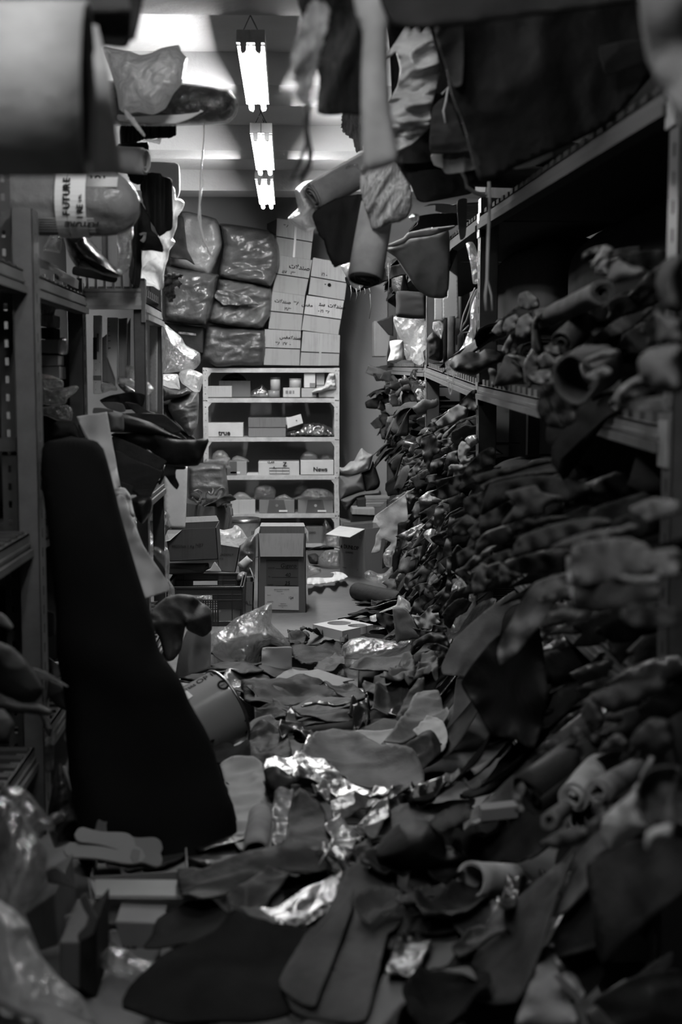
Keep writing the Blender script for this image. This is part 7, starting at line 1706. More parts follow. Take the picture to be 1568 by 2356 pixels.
for k, (P, v_, lb) in enumerate((
    ([(245, 690), (270, 625), (340, 590), (365, 620), (340, 690), (300, 720), (260, 720)], .26, 'leftmost pale petal shaped hide tip, near middle shelf'), ([(340, 700), (365, 620), (440, 580), (480, 640), (450, 720), (400, 760), (350, 750)], .22, 'lowest pale petal shaped hide tip, near middle shelf'),
    ([(360, 500), (370, 440), (430, 420), (500, 470), (510, 530), (440, 555), (380, 540)], .16, 'topmost pale petal shaped hide tip, near middle shelf'), ([(480, 560), (560, 540), (560, 600), (500, 650), (470, 620)], .1, 'grey petal shaped hide tip under the topmost one'))):
    shide(P, .74, v_, lb, 'suede', bulge=.03, amp=.006)
shide([(165, 710), (220, 640), (245, 640), (240, 720), (210, 745)], .76, .2, 'pale rolled tip left of the petal shaped hides', bulge=.03, amp=.004)
shide([(240, 850), (300, 740), (320, 780), (280, 880), (250, 870)], .74, .13, 'grey rolled tip below the petal shaped hides', bulge=.03, amp=.004)
shide([(480, 600), (500, 570), (545, 580), (555, 640), (500, 650), (540, 860), (470, 900), (460, 700)], .74, .014, 'black rolled hide between petals and long grey roll', bulge=.05)
shide([(900, 240), (950, 150), (1000, 80), (1060, 110), (1030, 180), (960, 200)], .68, .13, 'curved grey hide lip high in the near bay', bulge=.03)
shide([(940, 250), (980, 190), (1030, 180), (1020, 290), (960, 270)], .68, .22, 'pale twisted hide under the curved grey lip', bulge=.03)
shide([(1020, 330), (1050, 240), (1100, 190), (1200, 240), (1290, 260), (1240, 310), (1080, 360)], .66, .15, 'fan shaped grey hide high in the near bay', bulge=.04, kind='suede')
shide([(830, 190), (840, 140), (900, 100), (1000, 80), (950, 130), (870, 150)], .7, .09, 'thin dark loop of hide high in the near bay', amp=.01)
shide([(1380, 360), (1400, 260), (1470, 180), (1570, 170), (1570, 560), (1460, 560), (1400, 450)], .62, .08, 'large rounded hide bulging by the nearest right upright', 'suede', bulge=.1)
shide([(1370, 560), (1440, 600), (1570, 620), (1570, 800), (1400, 800), (1390, 680)], .62, .11, 'wrinkled pale hide below the large rounded one', 'suede', amp=.04, freq=10, bulge=.06)
shide([(1250, 930), (1330, 850), (1570, 820), (1570, 1150), (1400, 1150), (1270, 1060)], .6, .14, 'smooth grey hide lying at the near end of the middle shelf', 'suede', bulge=.08)
shide([(1070, 1210), (1130, 1120), (1250, 1050), (1300, 1080), (1160, 1160), (1100, 1260)], .6, .13, 'curled rim of an open hide at the near end of the middle shelf', bulge=.03)
shide([(1080, 1270), (1280, 1210), (1470, 1200), (1490, 1300), (1300, 1310), (1100, 1290)], .62, .14, 'grey hide lining under the curled rim', amp=.02)
for k in range(2):
    pts = [at(x, y, 4.4) for x, y in ((1124, 418), (1126, 470), (1122, 560), (1120, 640), (1116 + 14 * k, 680), (1118 + 14 * k, 715))]
    MB().tube(pts, .006 - .002 * k, 6).build('rope', mat('fabric', .35), smooth=True, label=('thick' if k == 0 else 'thin') + ' frayed cord hanging before the second right upright', cat='cord')

# ================================================================== hides hanging from the top of the right rack
def up(P, Y, v, label, kind='leather', name='hide', cat='leather', f=cU, **k):
    k.setdefault('amp', .015); k.setdefault('freq', 7)
    return trace(name, f(P), Y, mat(kind, v), label=label, cat=cat, **k)
up([(470, 800), (560, 800), (620, 780), (620, 1000), (600, 1080), (560, 1100), (540, 1010), (480, 960), (455, 920)], 5.3, .2, 'frayed dark hide tip against the lit ceiling', 'fur', jag=1.2, thick=.008)
A_, B_ = at(*cU([(238, 1432)])[0], 5.0), at(*cU([(640, 1200)])[0], 5.08)
roll('leather_roll', A_, B_, .063, mat('suede', .5), 4, label='grey leather roll jutting out beneath the frayed hides', cat='roll', phase=1.0)
puff('paper_bundle', cU([(65, 1580), (100, 1540), (140, 1500), (120, 1370), (190, 1310), (300, 1300), (200, 1380), (230, 1430), (270, 1500), (240, 1560), (270, 1640), (200, 1675), (100, 1620)]), 5.03, mat('poly', .55, op=.9), .16, .03, 10, 40, n=700, label='crumpled paper wrapper hanging from the end of the grey roll', cat='wrapper')
up([(400, 1450), (480, 1220), (500, 1190), (570, 1180), (580, 1270), (530, 1290), (480, 1340), (430, 1420)], 5.0, .4, 'clear glittery strip over the grey leather roll', 'film', cat='plastic')
up([(245, 1560), (290, 1500), (420, 1430), (600, 1400), (630, 1500), (600, 1700), (560, 1870), (430, 1920), (400, 1925), (350, 1820), (330, 1740), (290, 1690)], 4.85, .014, 'black hide with a scalloped edge hanging in the gangway', 'leather', amp=.02, n=600, jag=.5, ang=80)
a, b = at(*cU([(715, 1480)])[0], 4.6), at(*cU([(625, 2010)])[0], 4.52)
t = thing('hanging_roll', b, 'smooth grey leather roll hanging upright with a dark end', 'roll')
MB().tube([a, a * .5 + b * .5, b], [.058, .06, .061], 36).build('roll_body', mat('suede', .5), t, smooth=True)
roll('roll_end', b + (a - b) * .03, b - (a - b) * .015, .056, mat('leather', .02), 4, parent=t, thick=.006)
up([(600, 1200), (640, 1190), (780, 1170), (850, 1180), (900, 1260), (950, 1350), (960, 1480), (930, 1560), (870, 1600), (800, 1610), (740, 1640), (680, 1650), (650, 1560), (620, 1480), (590, 1330)], 4.5, .6, 'ragged wrinkled hide with a frayed foot, centre of the hanging ones', 'fur', amp=.05, freq=12, ang=60, n=1500, jag=.6, bulge=.03)
up([(745, 450), (830, 330), (930, 180), (960, 220), (1010, 180), (1030, 240), (1090, 190), (1170, 480), (1140, 640), (1100, 800), (1090, 920), (900, 1100), (860, 1120), (800, 900), (790, 760), (860, 620), (880, 500), (850, 380), (790, 420)], 4.3, .42, 'crumpled leather hanging high with folded pale tips', 'leather', amp=.085, freq=13, ang=15, n=1900, bulge=.03, stretch=2.2)
up([(860, 1120), (1090, 920), (1120, 1160), (860, 1180)], 4.5, .03, 'dark squared hide under the crumpled leather', amp=.008)
up([(855, 1180), (1120, 1170), (1050, 1220), (960, 1250), (860, 1230)], 4.55, .015, 'black folded edge below the dark squared hide', amp=.008)
up([(930, 1250), (1130, 1220), (1300, 1250), (1420, 1350), (1380, 1400), (1060, 1460), (1000, 1440), (960, 1350)], 4.9, .02, 'black sheet lying on the top shelf, right of the wrinkled hide', amp=.012)
up([(1110, 1110), (1390, 1095), (1430, 1200), (1400, 1230), (1290, 1250), (1210, 1255), (1180, 1215), (1120, 1190)], 4.2, .16, 'grey comb-edged hide below the big black one', ang=90, amp=.02, freq=14)
up([(1110, 780), (1200, 700), (1260, 760), (1330, 950), (1390, 1090), (1110, 1110), (1090, 1000)], 4.15, .012, 'black hide with a thin pale drawstring', amp=.015)
MB().tube([at(x, y, 4.12) for x, y in cU([(1180, 680), (1220, 630), (1210, 720), (1190, 800), (1205, 890)])], .004, 6).build('drawstring', mat('fabric', .25), smooth=True, label='thin pale drawstring dangling on the black hide', cat='cord')
MB().tube([at(x, y, 4.3) for x, y in cU([(1280, 1150), (1310, 1220), (1350, 1290), (1360, 1350), (1420, 1390), (1500, 1420)])], .007, 6).build('rope', mat('fabric', .12), smooth=True, label='slack cord running down to the second right upright', cat='cord')
up([(760, -100), (1250, -100), (1300, 500), (1420, 1180), (1400, 1330), (1100, 1380), (900, 1300), (830, 900), (800, 300)], 5.0, .012, 'wide black backing hide added behind all the other high hides', amp=.03, freq=4, n=400)  # added backing that darkens the bright gaps between the hanging hides
for k, (Yk, za) in enumerate(((4.42, 2.3), (4.9, 2.26), (5.32, 2.24))):
    roll('dark_roll', (.36 + .03 * k, Yk, za + .02), (1.3, Yk + .03, za - .02), .05, mat('leather', .02), 3, label='%s dark roll sticking out of the right top shelf with hides slung over it' % ('nearest', 'middle', 'farthest')[k], cat='roll', lump=.06)
# big black skins in the upper right corner, out of focus
up([(420, -120), (640, -120), (900, -120), (1250, -120), (1420, -120), (1440, 240), (1420, 360), (1240, 560), (1060, 660), (800, 770), (640, 830), (560, 560), (500, 400)], 3.4, .003, 'enormous black skin hanging from the top shelf, upper right', f=cV, amp=.02, freq=4, n=900, thick=.01)
up([(420, 40), (560, 90), (560, 380), (520, 400), (490, 330), (440, 180)], 3.35, .03, 'dark mottled leather edge beside the enormous black skin', 'suede', f=cV, amp=.04)
up([(1190, 215), (1390, 180), (1430, 270), (1230, 345), (1200, 300)], 3.3, .02, 'grey patch of leather on the enormous black skin', 'suede', f=cV, amp=.01)
up([(790, 760), (860, 740), (960, 700), (975, 720), (880, 770), (800, 780)], 3.7, .08, 'grey leather edge peeping below the enormous black skin', f=cV, amp=.006)
mb = MB(); a0, a1 = at(890, 30, 2.15), at(1500, -25, 1.9)
trace('leather_sheet', [(880, -30), (1200, -30), (1520, -60), (1500, -5), (1180, 40), (1000, 62), (905, 58)], 2.2, mat('suede', .035), .01, 5, thick=.02, n=250, label='dark blurred hide edge along the very top right', cat='leather')
trace('pale_strip', [(818, -20), (890, -20), (888, 100), (893, 250), (912, 350), (908, 372), (870, 385), (838, 380), (834, 200), (838, 80), (822, 30)], 2.35, mat('suede', .42), .018, 6, 80, thick=.008, n=500, bulge=.015, label='pale blurred leather strip hanging in the top centre', cat='leather')
trace('dark_fur', [(690, -20), (830, -20), (836, 250), (800, 262), (735, 262), (738, 180), (715, 120), (700, 60)], 2.9, mat('fur', .03), .04, 9, 70, thick=.01, n=500, label='dark shaggy hide hanging behind the pale strip', cat='leather')
trace('dark_fur', [(672, 130), (690, 60), (720, 0), (760, 20), (740, 110), (722, 180), (705, 240), (684, 222)], 2.4, mat('fur', .35), .03, 12, 60, thick=.006, n=400, jag=2.0, label='grey blurred fur tail left of the pale strip', cat='leather')
for k, P in enumerate(([(702, 220), (700, 280), (705, 330), (690, 370), (668, 412), (690, 405), (712, 370), (710, 330)], [(712, 235), (706, 300), (716, 350), (712, 385), (690, 420)])):
    MB().tube([at(x, y, 2.6) for x, y in P], .004, 6).build('hanging_string', mat('fabric', .05), smooth=True, label=('looped' if k == 0 else 'straight') + ' blurred string hanging from the grey fur tail', cat='string')
trace('curled_hide', [(1482, -30), (1600, -30), (1620, 320), (1568, 262), (1528, 200), (1498, 130)], [1.75, 1.7, 1.6, 1.65, 1.75, 1.78], mat('suede', .12), .01, 4, thick=.015, n=300, bulge=.05, label='pale blurred hide curling in from the top right corner', cat='leather')
# hides and scraps on the shelf level below
up([(785, 1770), (900, 1720), (940, 1680), (1100, 1650), (1270, 1630), (1250, 1650), (1100, 1700), (950, 1720), (900, 1760), (830, 1780)], 5.3, .45, 'pale rolled top edge of the hanging grey hide', 'suede', amp=.02, bulge=.02)
up([(775, 1800), (830, 1780), (940, 1730), (1100, 1700), (1225, 1660), (1232, 1900), (1225, 2080), (1190, 2150), (1080, 2140), (1000, 2080), (930, 1980), (850, 1860)], 5.35, .34, 'grey hide draped like an apron from the right rack', 'suede', amp=.02, freq=5, n=600, bulge=.04)
up([(1010, 1560), (1130, 1540), (1290, 1540), (1280, 1630), (1100, 1640), (940, 1670), (1000, 1620)], 5.5, .012, 'black hide above the apron-like grey one', amp=.015)
up([(1050, 1490), (1130, 1480), (1130, 1520), (1200, 1540), (1290, 1530), (1290, 1490), (1200, 1470), (1100, 1470)], 5.4, .2, 'torn pale paper edge under the top shelf', 'paper', cat='paper', amp=.012)
up([(1290, 1450), (1360, 1440), (1350, 1700), (1310, 1730), (1295, 1600)], 5.3, .25, 'grey strap of leather hanging by the second right upright', amp=.01)
puff('film_rosette', cU([(940, 1570), (970, 1540), (1015, 1550), (1010, 1590), (970, 1605)]), 4.56, mat('film', .9, op=.6), .06, .02, 20, n=160, label='small twist of clear film beside the frayed hide foot', cat='plastic')
puff('rag', cU([(450, 1920), (520, 1880), (560, 1890), (600, 1990), (620, 2060), (570, 2100), (520, 2060), (480, 1980)]), 6.5, mat('poly', .6, op=.9), .12, .03, 12, n=350, label='pale ragged bundle behind the hanging grey roll', cat='rag')
for k, (x, y0, y1) in enumerate(((520, 2060, 2170), (560, 2080, 2180), (585, 2060, 2150), (620, 2080, 2140), (655, 2080, 2130), (790, 1900, 2180), (660, 2120, 2300))):
    MB().tube([at(q, w_, 6.4) for q, w_ in cU([(x, y0), (x + 8, (y0 + y1) / 2), (x - 4, y1)])], [.007, .005, .004], 5, sq=.4).build('fringe', mat('fabric', .2), smooth=True, label='thin strip number %s of the torn fringe below the pale ragged bundle' % ('one two three four five six seven'.split()[k]) if False else 'thin torn strip dangling below the pale ragged bundle', cat='strip', group='torn fringe below the ragged bundle')
up([(770, 1830), (800, 1850), (820, 1880), (800, 1980), (780, 1990), (770, 1900)], 5.6, .5, 'narrow clear film scrap right of the hanging grey roll', 'film', cat='plastic')
up([(480, 2000), (700, 1950), (900, 1900), (1230, 1850), (1230, 1950), (880, 1990), (700, 2060), (540, 2110)], 6.5, .02, 'black hide lying behind the hanging grey roll', amp=.02)
# ================================================================== lower right: rolls and cloth under the near bay
def nr(P, X, v, label, kind='leather', name='hide', cat='leather', f=cS5, **k):
    k.setdefault('amp', .012); k.setdefault('freq', 6); k.setdefault('n', 350)
    return trace(name, f(P), onX(X) if not callable(X) else X, mat(kind, v), label=label, cat=cat, **k)
def Rr(a, b, X0, X1, r, v, label, kind='suede', **k):
    A_, B_ = at_x(*cS5([a])[0], X0), at_x(*cS5([b])[0], X1)
    return roll('leather_roll', A_, B_, r, mat(kind, v), k.pop('turns', 3), label=label, cat='roll', **k)
Rr((620, 1040), (900, 740), .62, .74, .036, .4, 'pale leather roll with a wide spiral end, lower right', lump=.12, turns=2.6, thick=.006)
Rr((840, 990), (1180, 800), .62, .76, .028, .22, 'grey leather roll beside the pale spiral one', lump=.08)
Rr((260, 1000), (760, 620), .58, .74, .06, .025, 'thick black roll left of the pale spiral one', 'leather', lump=.1)
Rr((420, 1240), (560, 1130), .52, .58, .018, .12, 'thin pale edged roll at the foot of the black one', lump=.1)
nr([(880, 1230), (960, 1140), (1130, 1000), (1200, 880), (1290, 700), (1320, 690), (1300, 760), (1210, 900), (1190, 1050), (1240, 1220), (1280, 1280), (960, 1480), (900, 1420), (880, 1330)], .58, .34, 'pale flared hide with a bright rim, lower right', 'suede', bulge=.05, n=500)
nr([(1200, 900), (1300, 790), (1480, 760), (1560, 800), (1480, 1000), (1400, 1200), (1280, 1280), (1210, 1150), (1190, 1020)], .56, .06, 'dark lining of the pale flared hide', 'suede', bulge=-.03)
nr([(1390, 1250), (1470, 1010), (1490, 1200), (1470, 1250)], .56, .13, 'pale sliver of hide behind the dark lining', amp=.006)
nr([(1260, 1450), (1270, 1340), (1350, 1290), (1480, 1270), (1480, 1370), (1340, 1390), (1300, 1480)], .5, .34, 'curled pale strip at the foot of the nearest right upright', 'suede', bulge=.03)
nr([(780, 150), (930, 90), (1050, 50), (1400, 20), (1420, 110), (1200, 200), (1000, 270), (920, 270), (850, 240)], .62, .08, 'dull grey hide lying across under the near bay', 'suede', bulge=.03)
nr([(640, 400), (780, 370), (800, 440), (900, 380), (860, 450), (700, 530), (640, 540)], .66, .12, 'grey cut hide end in the dark under the near bay', 'suede', amp=.02)
nr([(700, 300), (780, 160), (860, 250), (900, 350), (860, 440), (780, 420)], .66, .04, 'dark folded hide above the grey cut end', bulge=.03)
nr([(860, 640), (900, 560), (1000, 490), (1050, 500), (1100, 560), (1100, 690), (1040, 710), (1080, 620), (960, 620)], .66, .07, 'dark curled hide over the pale spiral roll', bulge=.02)
nr([(1120, 560), (1200, 430), (1320, 350), (1460, 380), (1500, 560), (1400, 650), (1200, 620)], .64, .025, 'black folded cloth below the dull grey hide', bulge=.04)
nr([(350, 1430), (420, 1380), (560, 1300), (740, 1290), (770, 1350), (700, 1420), (500, 1470)], .52, .08, 'grey rolled hide low by the foam bricks', 'suede', bulge=.04)
nr([(760, 1250), (900, 1170), (920, 1180), (830, 1250), (780, 1270)], .54, .2, 'thin pale lip of leather in the lower right', amp=.006)
nr([(800, 1080), (860, 1060), (920, 1170), (860, 1220), (810, 1150)], .58, .07, 'small dark curl under the grey leather roll', bulge=.02)
nr([(150, 1090), (100, 1000), (180, 900), (220, 960), (180, 1050), (200, 1150), (130, 1150)], .5, .12, 'ruffled grey scrap at the edge of the heap', amp=.05, freq=12)
cR6 = lambda P: [(960 + a * .38776, 1850 + b * .38776) for a, b in P]
def n6(P, Y, v, label, kind='suede', name='hide', cat='leather', **k):
    k.setdefault('amp', .012); k.setdefault('freq', 6); k.setdefault('n', 400)
    return trace(name, cR6(P), Y, mat(kind, v), label=label, cat=cat, **k)
n6([(905, 405), (1100, 320), (1290, 270), (1400, 320), (1480, 380), (1460, 450), (1400, 520), (1330, 620), (1200, 580), (1020, 495), (930, 440)], [2.95, 3.0, 3.05, 3.0, 2.95, 2.9, 2.85, 2.8, 2.82, 2.88, 2.92], .42, 'woven mesh cloth draped over a corner, lower right', 'mesh', name='mesh_cloth', cat='cloth', ang=15, n=700, amp=.02, freq=4)
n6([(840, 260), (1000, 250), (1090, 300), (900, 400), (840, 460), (810, 380)], 3.1, .045, 'dark hide behind the mesh cloth', amp=.03)
n6([(950, 600), (1030, 520), (1200, 590), (1330, 630), (1470, 470), (1500, 560), (1500, 690), (1250, 710), (980, 690)], 2.95, .05, 'dark board-like hide under the mesh cloth', amp=.008)
carton('grey carton below the mesh cloth at the right edge', cR6([(1035, 750), (1490, 740), (1470, 930), (1040, 950)]), 2.85, .3, .1)
n6([(720, 390), (760, 400), (860, 560), (960, 720), (960, 860), (860, 880), (780, 830), (770, 640)], 3.2, .05, 'dark crumpled leather left of the grey carton', 'leather', amp=.05, freq=7, ang=60, bulge=.03)
n6([(460, 640), (500, 560), (560, 570), (640, 580), (680, 610), (650, 680), (620, 640)], 3.25, .11, 'grey ear shaped scrap beside the upright cone', amp=.02)
n6([(640, 480), (670, 455), (715, 490), (680, 520), (665, 580), (655, 540)], 3.2, .2, 'tiny pale scrap standing in the dark', amp=.008)
n6([(590, 1320), (640, 1150), (690, 980), (730, 880), (790, 850), (880, 1100), (960, 1320)], [2.5, 2.55, 2.62, 2.7, 2.72, 2.55, 2.45], .2, 'tent of smooth grey sheet in the bottom right', bulge=.04, n=500, amp=.01)
n6([(790, 850), (900, 870), (1030, 920), (1025, 1050), (960, 1180), (900, 1120), (830, 960)], [2.72, 2.75, 2.75, 2.65, 2.5, 2.5, 2.6], .3, 'pale open side of the grey tent sheet', amp=.015)
n6([(805, 1020), (840, 1010), (970, 1140), (950, 1180), (880, 1110)], 2.48, .22, 'thin pale strip lying in the tent sheet', amp=.004)
n6([(1070, 1150), (1200, 1060), (1240, 1040), (1250, 1080), (1180, 1140), (1080, 1180)], 2.5, .25, 'shiny black and silver leather at the bottom right', 'shiny', amp=.03, freq=10)
n6([(1050, 1160), (1300, 1020), (1500, 980), (1568, 1000), (1568, 1320), (1050, 1320)], 2.45, .02, 'black hide filling the bottom right corner', 'leather', amp=.04, freq=5)
n6([(1300, 1020), (1400, 940), (1510, 880), (1500, 960), (1400, 1000)], 2.55, .09, 'grey curled hide edge in front of the grey carton', amp=.015)
n6([(1000, 1240), (1060, 1200), (1140, 1290), (1180, 1330), (1040, 1330)], 2.35, .1, 'grey folded hide at the very bottom right', amp=.02, bulge=.02)

# ================================================================== near left, top: big roll and sheets out of focus
Yr = 2.02
ra, rb_ = at(-820, 210, Yr), at(199, 210, Yr)
t = thing('leather_roll', (ra + rb_) / 2 - [0, 0, .13], 'fat pale roll of leather with a loose hanging end, nearest at top left', 'roll')
R_ = .126
roll('rolled_sheet', ra, rb_, R_, mat('suede', .34), 1.2, parent=t, thick=.006, r0=R_ - .01, phase=1.2, n=48)
trace('loose_end', [(172, 44), (225, 60), (250, 160), (266, 290), (281, 399), (165, 403), (165, 300), (165, 160)], 2.17, mat('suede', .6), .001, 3, smooth=False, thick=.006, n=200, parent=t)
MB().revolve(rb_ - np.array([.012, 0, 0]), (1, 0, 0), [(R_ - .003, 0), (R_ * .6, -.004), (.002, -.01)], 40).build('shade_cap', mat('leather', .012), t, smooth=True, label='dark cap standing for the shade inside the roll')  # near-black cap painting in the shade inside the open roll
trace('dark_sheet', [(168, 30), (225, 30), (315, 20), (310, 60), (292, 108), (238, 104), (200, 90), (178, 70)], 2.3, mat('leather', .02), .01, 5, thick=.01, n=200, label='black blurred leather piece above the loose roll end', cat='leather')
trace('dark_sheet', [(-60, -40), (320, -40), (318, 22), (250, 30), (100, 30), (-60, 34)], 2.25, mat('suede', .07), .008, 5, thick=.015, n=250, label='dark grey blurred leather edge along the top left', cat='leather')
trace('dark_sheet', [(298, -30), (332, -30), (322, 40), (310, 90), (300, 90), (302, 30)], 2.15, mat('leather', .012), .006, 6, thick=.008, n=100, label='narrow black leather strip at the top left', cat='leather')

# ================================================================== near left, low
cL = lambda P: [(a * .38265, 1850 + b * .38265) for a, b in P]
cK = lambda P: [(a * .38265, 1400 + b * .38265) for a, b in P]
# the big leaning black roll
rows = [(1003, 96, 232), (1060, 92, 246), (1120, 98, 262), (1180, 106, 275), (1250, 116, 296), (1320, 121, 316), (1400, 126, 334), (1450, 132, 352), (1500, 136, 368), (1560, 142, 398), (1620, 150, 432), (1680, 156, 462), (1740, 162, 486), (1800, 166, 508), (1860, 172, 530), (1920, 180, 545), (1980, 196, 560), (2040, 240, 570)]
V = []; n = 40
for k, (y, xl, xr) in enumerate(rows):
    f = k / (len(rows) - 1); Yc = 4.12 - .42 * f
    L_, R2 = at(xl, y, Yc), at(xr, y, Yc); c = (L_ + R2) / 2; rx = (R2[0] - L_[0]) / 2; ry = .085 + .07 * f
    for j in range(n):
        a = 2 * math.pi * j / n
        V.append(c + np.array([rx * math.copysign(abs(math.cos(a)) ** .8, math.cos(a)), ry * math.sin(a), 0]))
V = np.array(V); q = V * np.array([1, 1, 1])
fz = np.repeat(np.linspace(0, 1, len(rows)), n)
fold = ridge(np.stack([q[:, 0] * 2.5 + q[:, 2] * 3.2, q[:, 1] * 3, q[:, 2] * 6.5 - q[:, 0] * 3], 1), 77, 2)
nrm = np.tile(np.stack([np.cos(np.linspace(0, 2 * math.pi, n, endpoint=False)), np.sin(np.linspace(0, 2 * math.pi, n, endpoint=False)), np.zeros(n)], 1), (len(rows), 1))
V = V + nrm * (fold * .028 * sst(.25, .55, fz))[:, None]
V[:, 2] = np.maximum(V[:, 2], .012)
F = [[k * n + j, k * n + (j + 1) % n, (k + 1) * n + (j + 1) % n, (k + 1) * n + j] for k in range(len(rows) - 1) for j in range(n)]
F = [f[::-1] for f in F] + [list(range(n)), [(len(rows) - 1) * n + j for j in range(n)][::-1]]
t = thing('fabric_bolt', (V[-n:].mean(0)[0], V[-n:].mean(0)[1], 0), 'huge black bolt of cloth leaning against the near left rack', 'cloth')
mesh('bolt', V, F, mat('fabric', .006), t, sub=1)
MB().revolve(at(168, 1292, 4.0), (0, -1, 0), [(.006, 0), (.006, .003), (.001, .004)], 10).build('white_tag', mat('paper', .5), t)
# white sheet leaning behind it, curled at the waist
ws = thing('white_sheet', at(330, 1380, 4.6), 'tall white sheet leaning behind the black bolt, curling at its middle', 'sheet')
trace('upper_panel', cD([(76, 130), (395, 80), (440, 330), (490, 600), (540, 885), (465, 910), (300, 500), (160, 330)]), [4.75, 4.72, 4.72, 4.7, 4.66, 4.62, 4.7, 4.75], mat('paper', .5), .004, 3, smooth=False, thick=.008, n=250, parent=ws)
trace('curled_waist', cD([(465, 910), (540, 885), (590, 895), (640, 970), (680, 1160), (690, 1240), (660, 1180), (600, 990), (540, 955), (478, 985)]), [4.6, 4.58, 4.58, 4.56, 4.55, 4.55, 4.57, 4.58, 4.58, 4.6], mat('paper', .7), .003, 4, thick=.008, n=200, parent=ws)
trace('lower_panel', cD([(478, 985), (540, 960), (600, 990), (650, 1150), (690, 1260), (740, 1400), (780, 1500), (900, 1680), (1030, 1870), (1055, 1980), (800, 2060), (760, 2065), (700, 1800), (600, 1500), (520, 1250)]), [4.68, 4.68, 4.66, 4.62, 4.6, 4.58, 4.58, 4.6, 4.62, 4.62, 4.55, 4.55, 4.58, 4.6, 4.64], mat('paper', .5), .004, 3, smooth=True, thick=.008, n=450, parent=ws)
# box of insoles, lid, lettered box
Yb = 3.42
def cl(P): return cL(P)
t, W4, d = open_box('grey shoe box full of insoles at the foot of the black bolt', cl([(545, 440), (1130, 400), (1130, 470), (560, 520)]), Yb, .3, .2, kind='paper', skew=(-.03, 0))
def insole(label, P, Y, v=.16, th=.008):
    """a flat shoe insole seen almost edge-on: its outline laid on a slightly tipped plane"""
    return trace('insole', cl(P), Y, mat('foam', v), .001, 3, thick=th, n=160, label=label, cat='insole')
def insole3(label, a, b, wd, z0, z1, roll_, v, Y):
    A_, B_ = at(*cl([a])[0], Y), at(*cl([b])[0], Y + .02); L_ = np.linalg.norm(B_ - A_); ax = (B_ - A_) / L_
    by = np.array([0, math.cos(roll_), math.sin(roll_)]); by = by - ax * (by @ ax); by /= np.linalg.norm(by)
    s = np.linspace(0, 1, 26); prof = wd * (.42 * np.sqrt(np.clip(1 - ((s - .14) / .14) ** 2, 0, 1)) * (s < .14) + (s >= .14) * (s < .8) * (.42 - .1 * np.sin((s - .14) / .66 * math.pi) * (1 - s) + .1 * sst(.4, .8, s)) + (s >= .8) * .52 * np.sqrt(np.clip(1 - ((s - .8) / .2) ** 2, 0, 1)))
    top = [A_ + ax * L_ * q + by * w_ for q, w_ in zip(s, prof)]; bot = [A_ + ax * L_ * q - by * w_ * .8 for q, w_ in zip(s, prof)]
    ring_ = top + bot[::-1][1:-1]; nz = np.cross(ax, by); m_ = len(ring_); th = .007
    mb = MB(); mb.add([p for p in ring_] + [p + nz * th for p in ring_], [list(range(m_))[::-1], list(range(m_, 2 * m_))] + [[i, (i + 1) % m_, m_ + (i + 1) % m_, m_ + i] for i in range(m_)])
    return mb.build('insole', mat('foam', v), label=label, cat='insole', group=None)
insole3('long grey insole on top, pointing up to the left', (445, 190), (810, 255), .075, 0, 0, .42, .2, 3.5)
insole3('grey insole half hidden under the top one', (480, 250), (880, 300), .07, 0, 0, .4, .12, 3.53)
insole3('longest grey insole, middle of the pile', (382, 285), (870, 325), .075, 0, 0, .42, .2, 3.46)
insole3('grey insole whose toe rests on the box end, upper', (700, 235), (975, 275), .07, 0, 0, .42, .14, 3.52)
insole3('grey insole whose toe rests on the box end, lower', (780, 320), (972, 345), .065, 0, 0, .42, .14, 3.47)
insole3('small pale insole under the longest one', (630, 350), (800, 368), .06, 0, 0, .6, .17, 3.47)
insole3('curled insole lowest in the box of insoles', (720, 395), (860, 385), .06, 0, 0, .8, .16, 3.46)
insole3('round heel of an insole standing behind the pile', (565, 180), (702, 190), .1, 0, 0, 1.3, .1, 3.62)
# its lid in front
def wpt(p, Y): return at(*cl([p])[0], Y)
t = thing('box_lid', wpt((870, 640), 3.3), 'grey shoe box lid tipped over the lettered box, brightest edge up', 'lid')
TLf, TRf, BRf, BLf = wpt((572, 460), 3.38), wpt((1180, 465), 3.38), wpt((1185, 562), 3.27), wpt((572, 558), 3.27)
flap(t, BLf, BRf, TRf, TLf, mat('paper', .26), 'top_panel', .004)
fl, frr = wpt((572, 640), 3.31), wpt((1150, 652), 3.31)
flap(t, fl, frr, BRf, BLf, mat('paper', .2), 'side_panel', .004)
flap(t, TRf, wpt((1213, 450), 3.42), wpt((1213, 480), 3.4), BRf, mat('paper', .2), 'side_panel', .004)
flap(t, wpt((525, 440), 3.42), TLf, BLf, wpt((550, 600), 3.33), mat('paper', .3), 'side_panel', .004)
# lettered shoe box below
t, W4 = carton('grey shoe box lettered with two capitals under the lid', cl([(690, 705), (980, 715), (975, 945), (735, 925)]), 3.16, .16, .16, [('WS', .06, .8, .24)], kind='paper')
carton('dark torn carton side left of the lettered shoe box', cl([(585, 715), (700, 720), (740, 900), (595, 940)]), 3.2, .1, .035)
trace('torn_cardboard', cl([(640, 770), (700, 760), (740, 890), (690, 850), (660, 830)]), 3.12, mat('board', .18), .01, 8, n=100, label='pale torn cardboard strip before the lettered shoe box', cat='cardboard')
puff('clear_bag', cl([(595, 935), (650, 860), (760, 870), (820, 920), (900, 940), (960, 950), (1015, 1020), (930, 1105), (850, 1080), (760, 1050), (700, 1040), (610, 980)]), 2.95, mat('film', .85, op=.45), .16, .03, 10, n=700, label='small crumpled clear bag before the lettered shoe box', cat='bag')
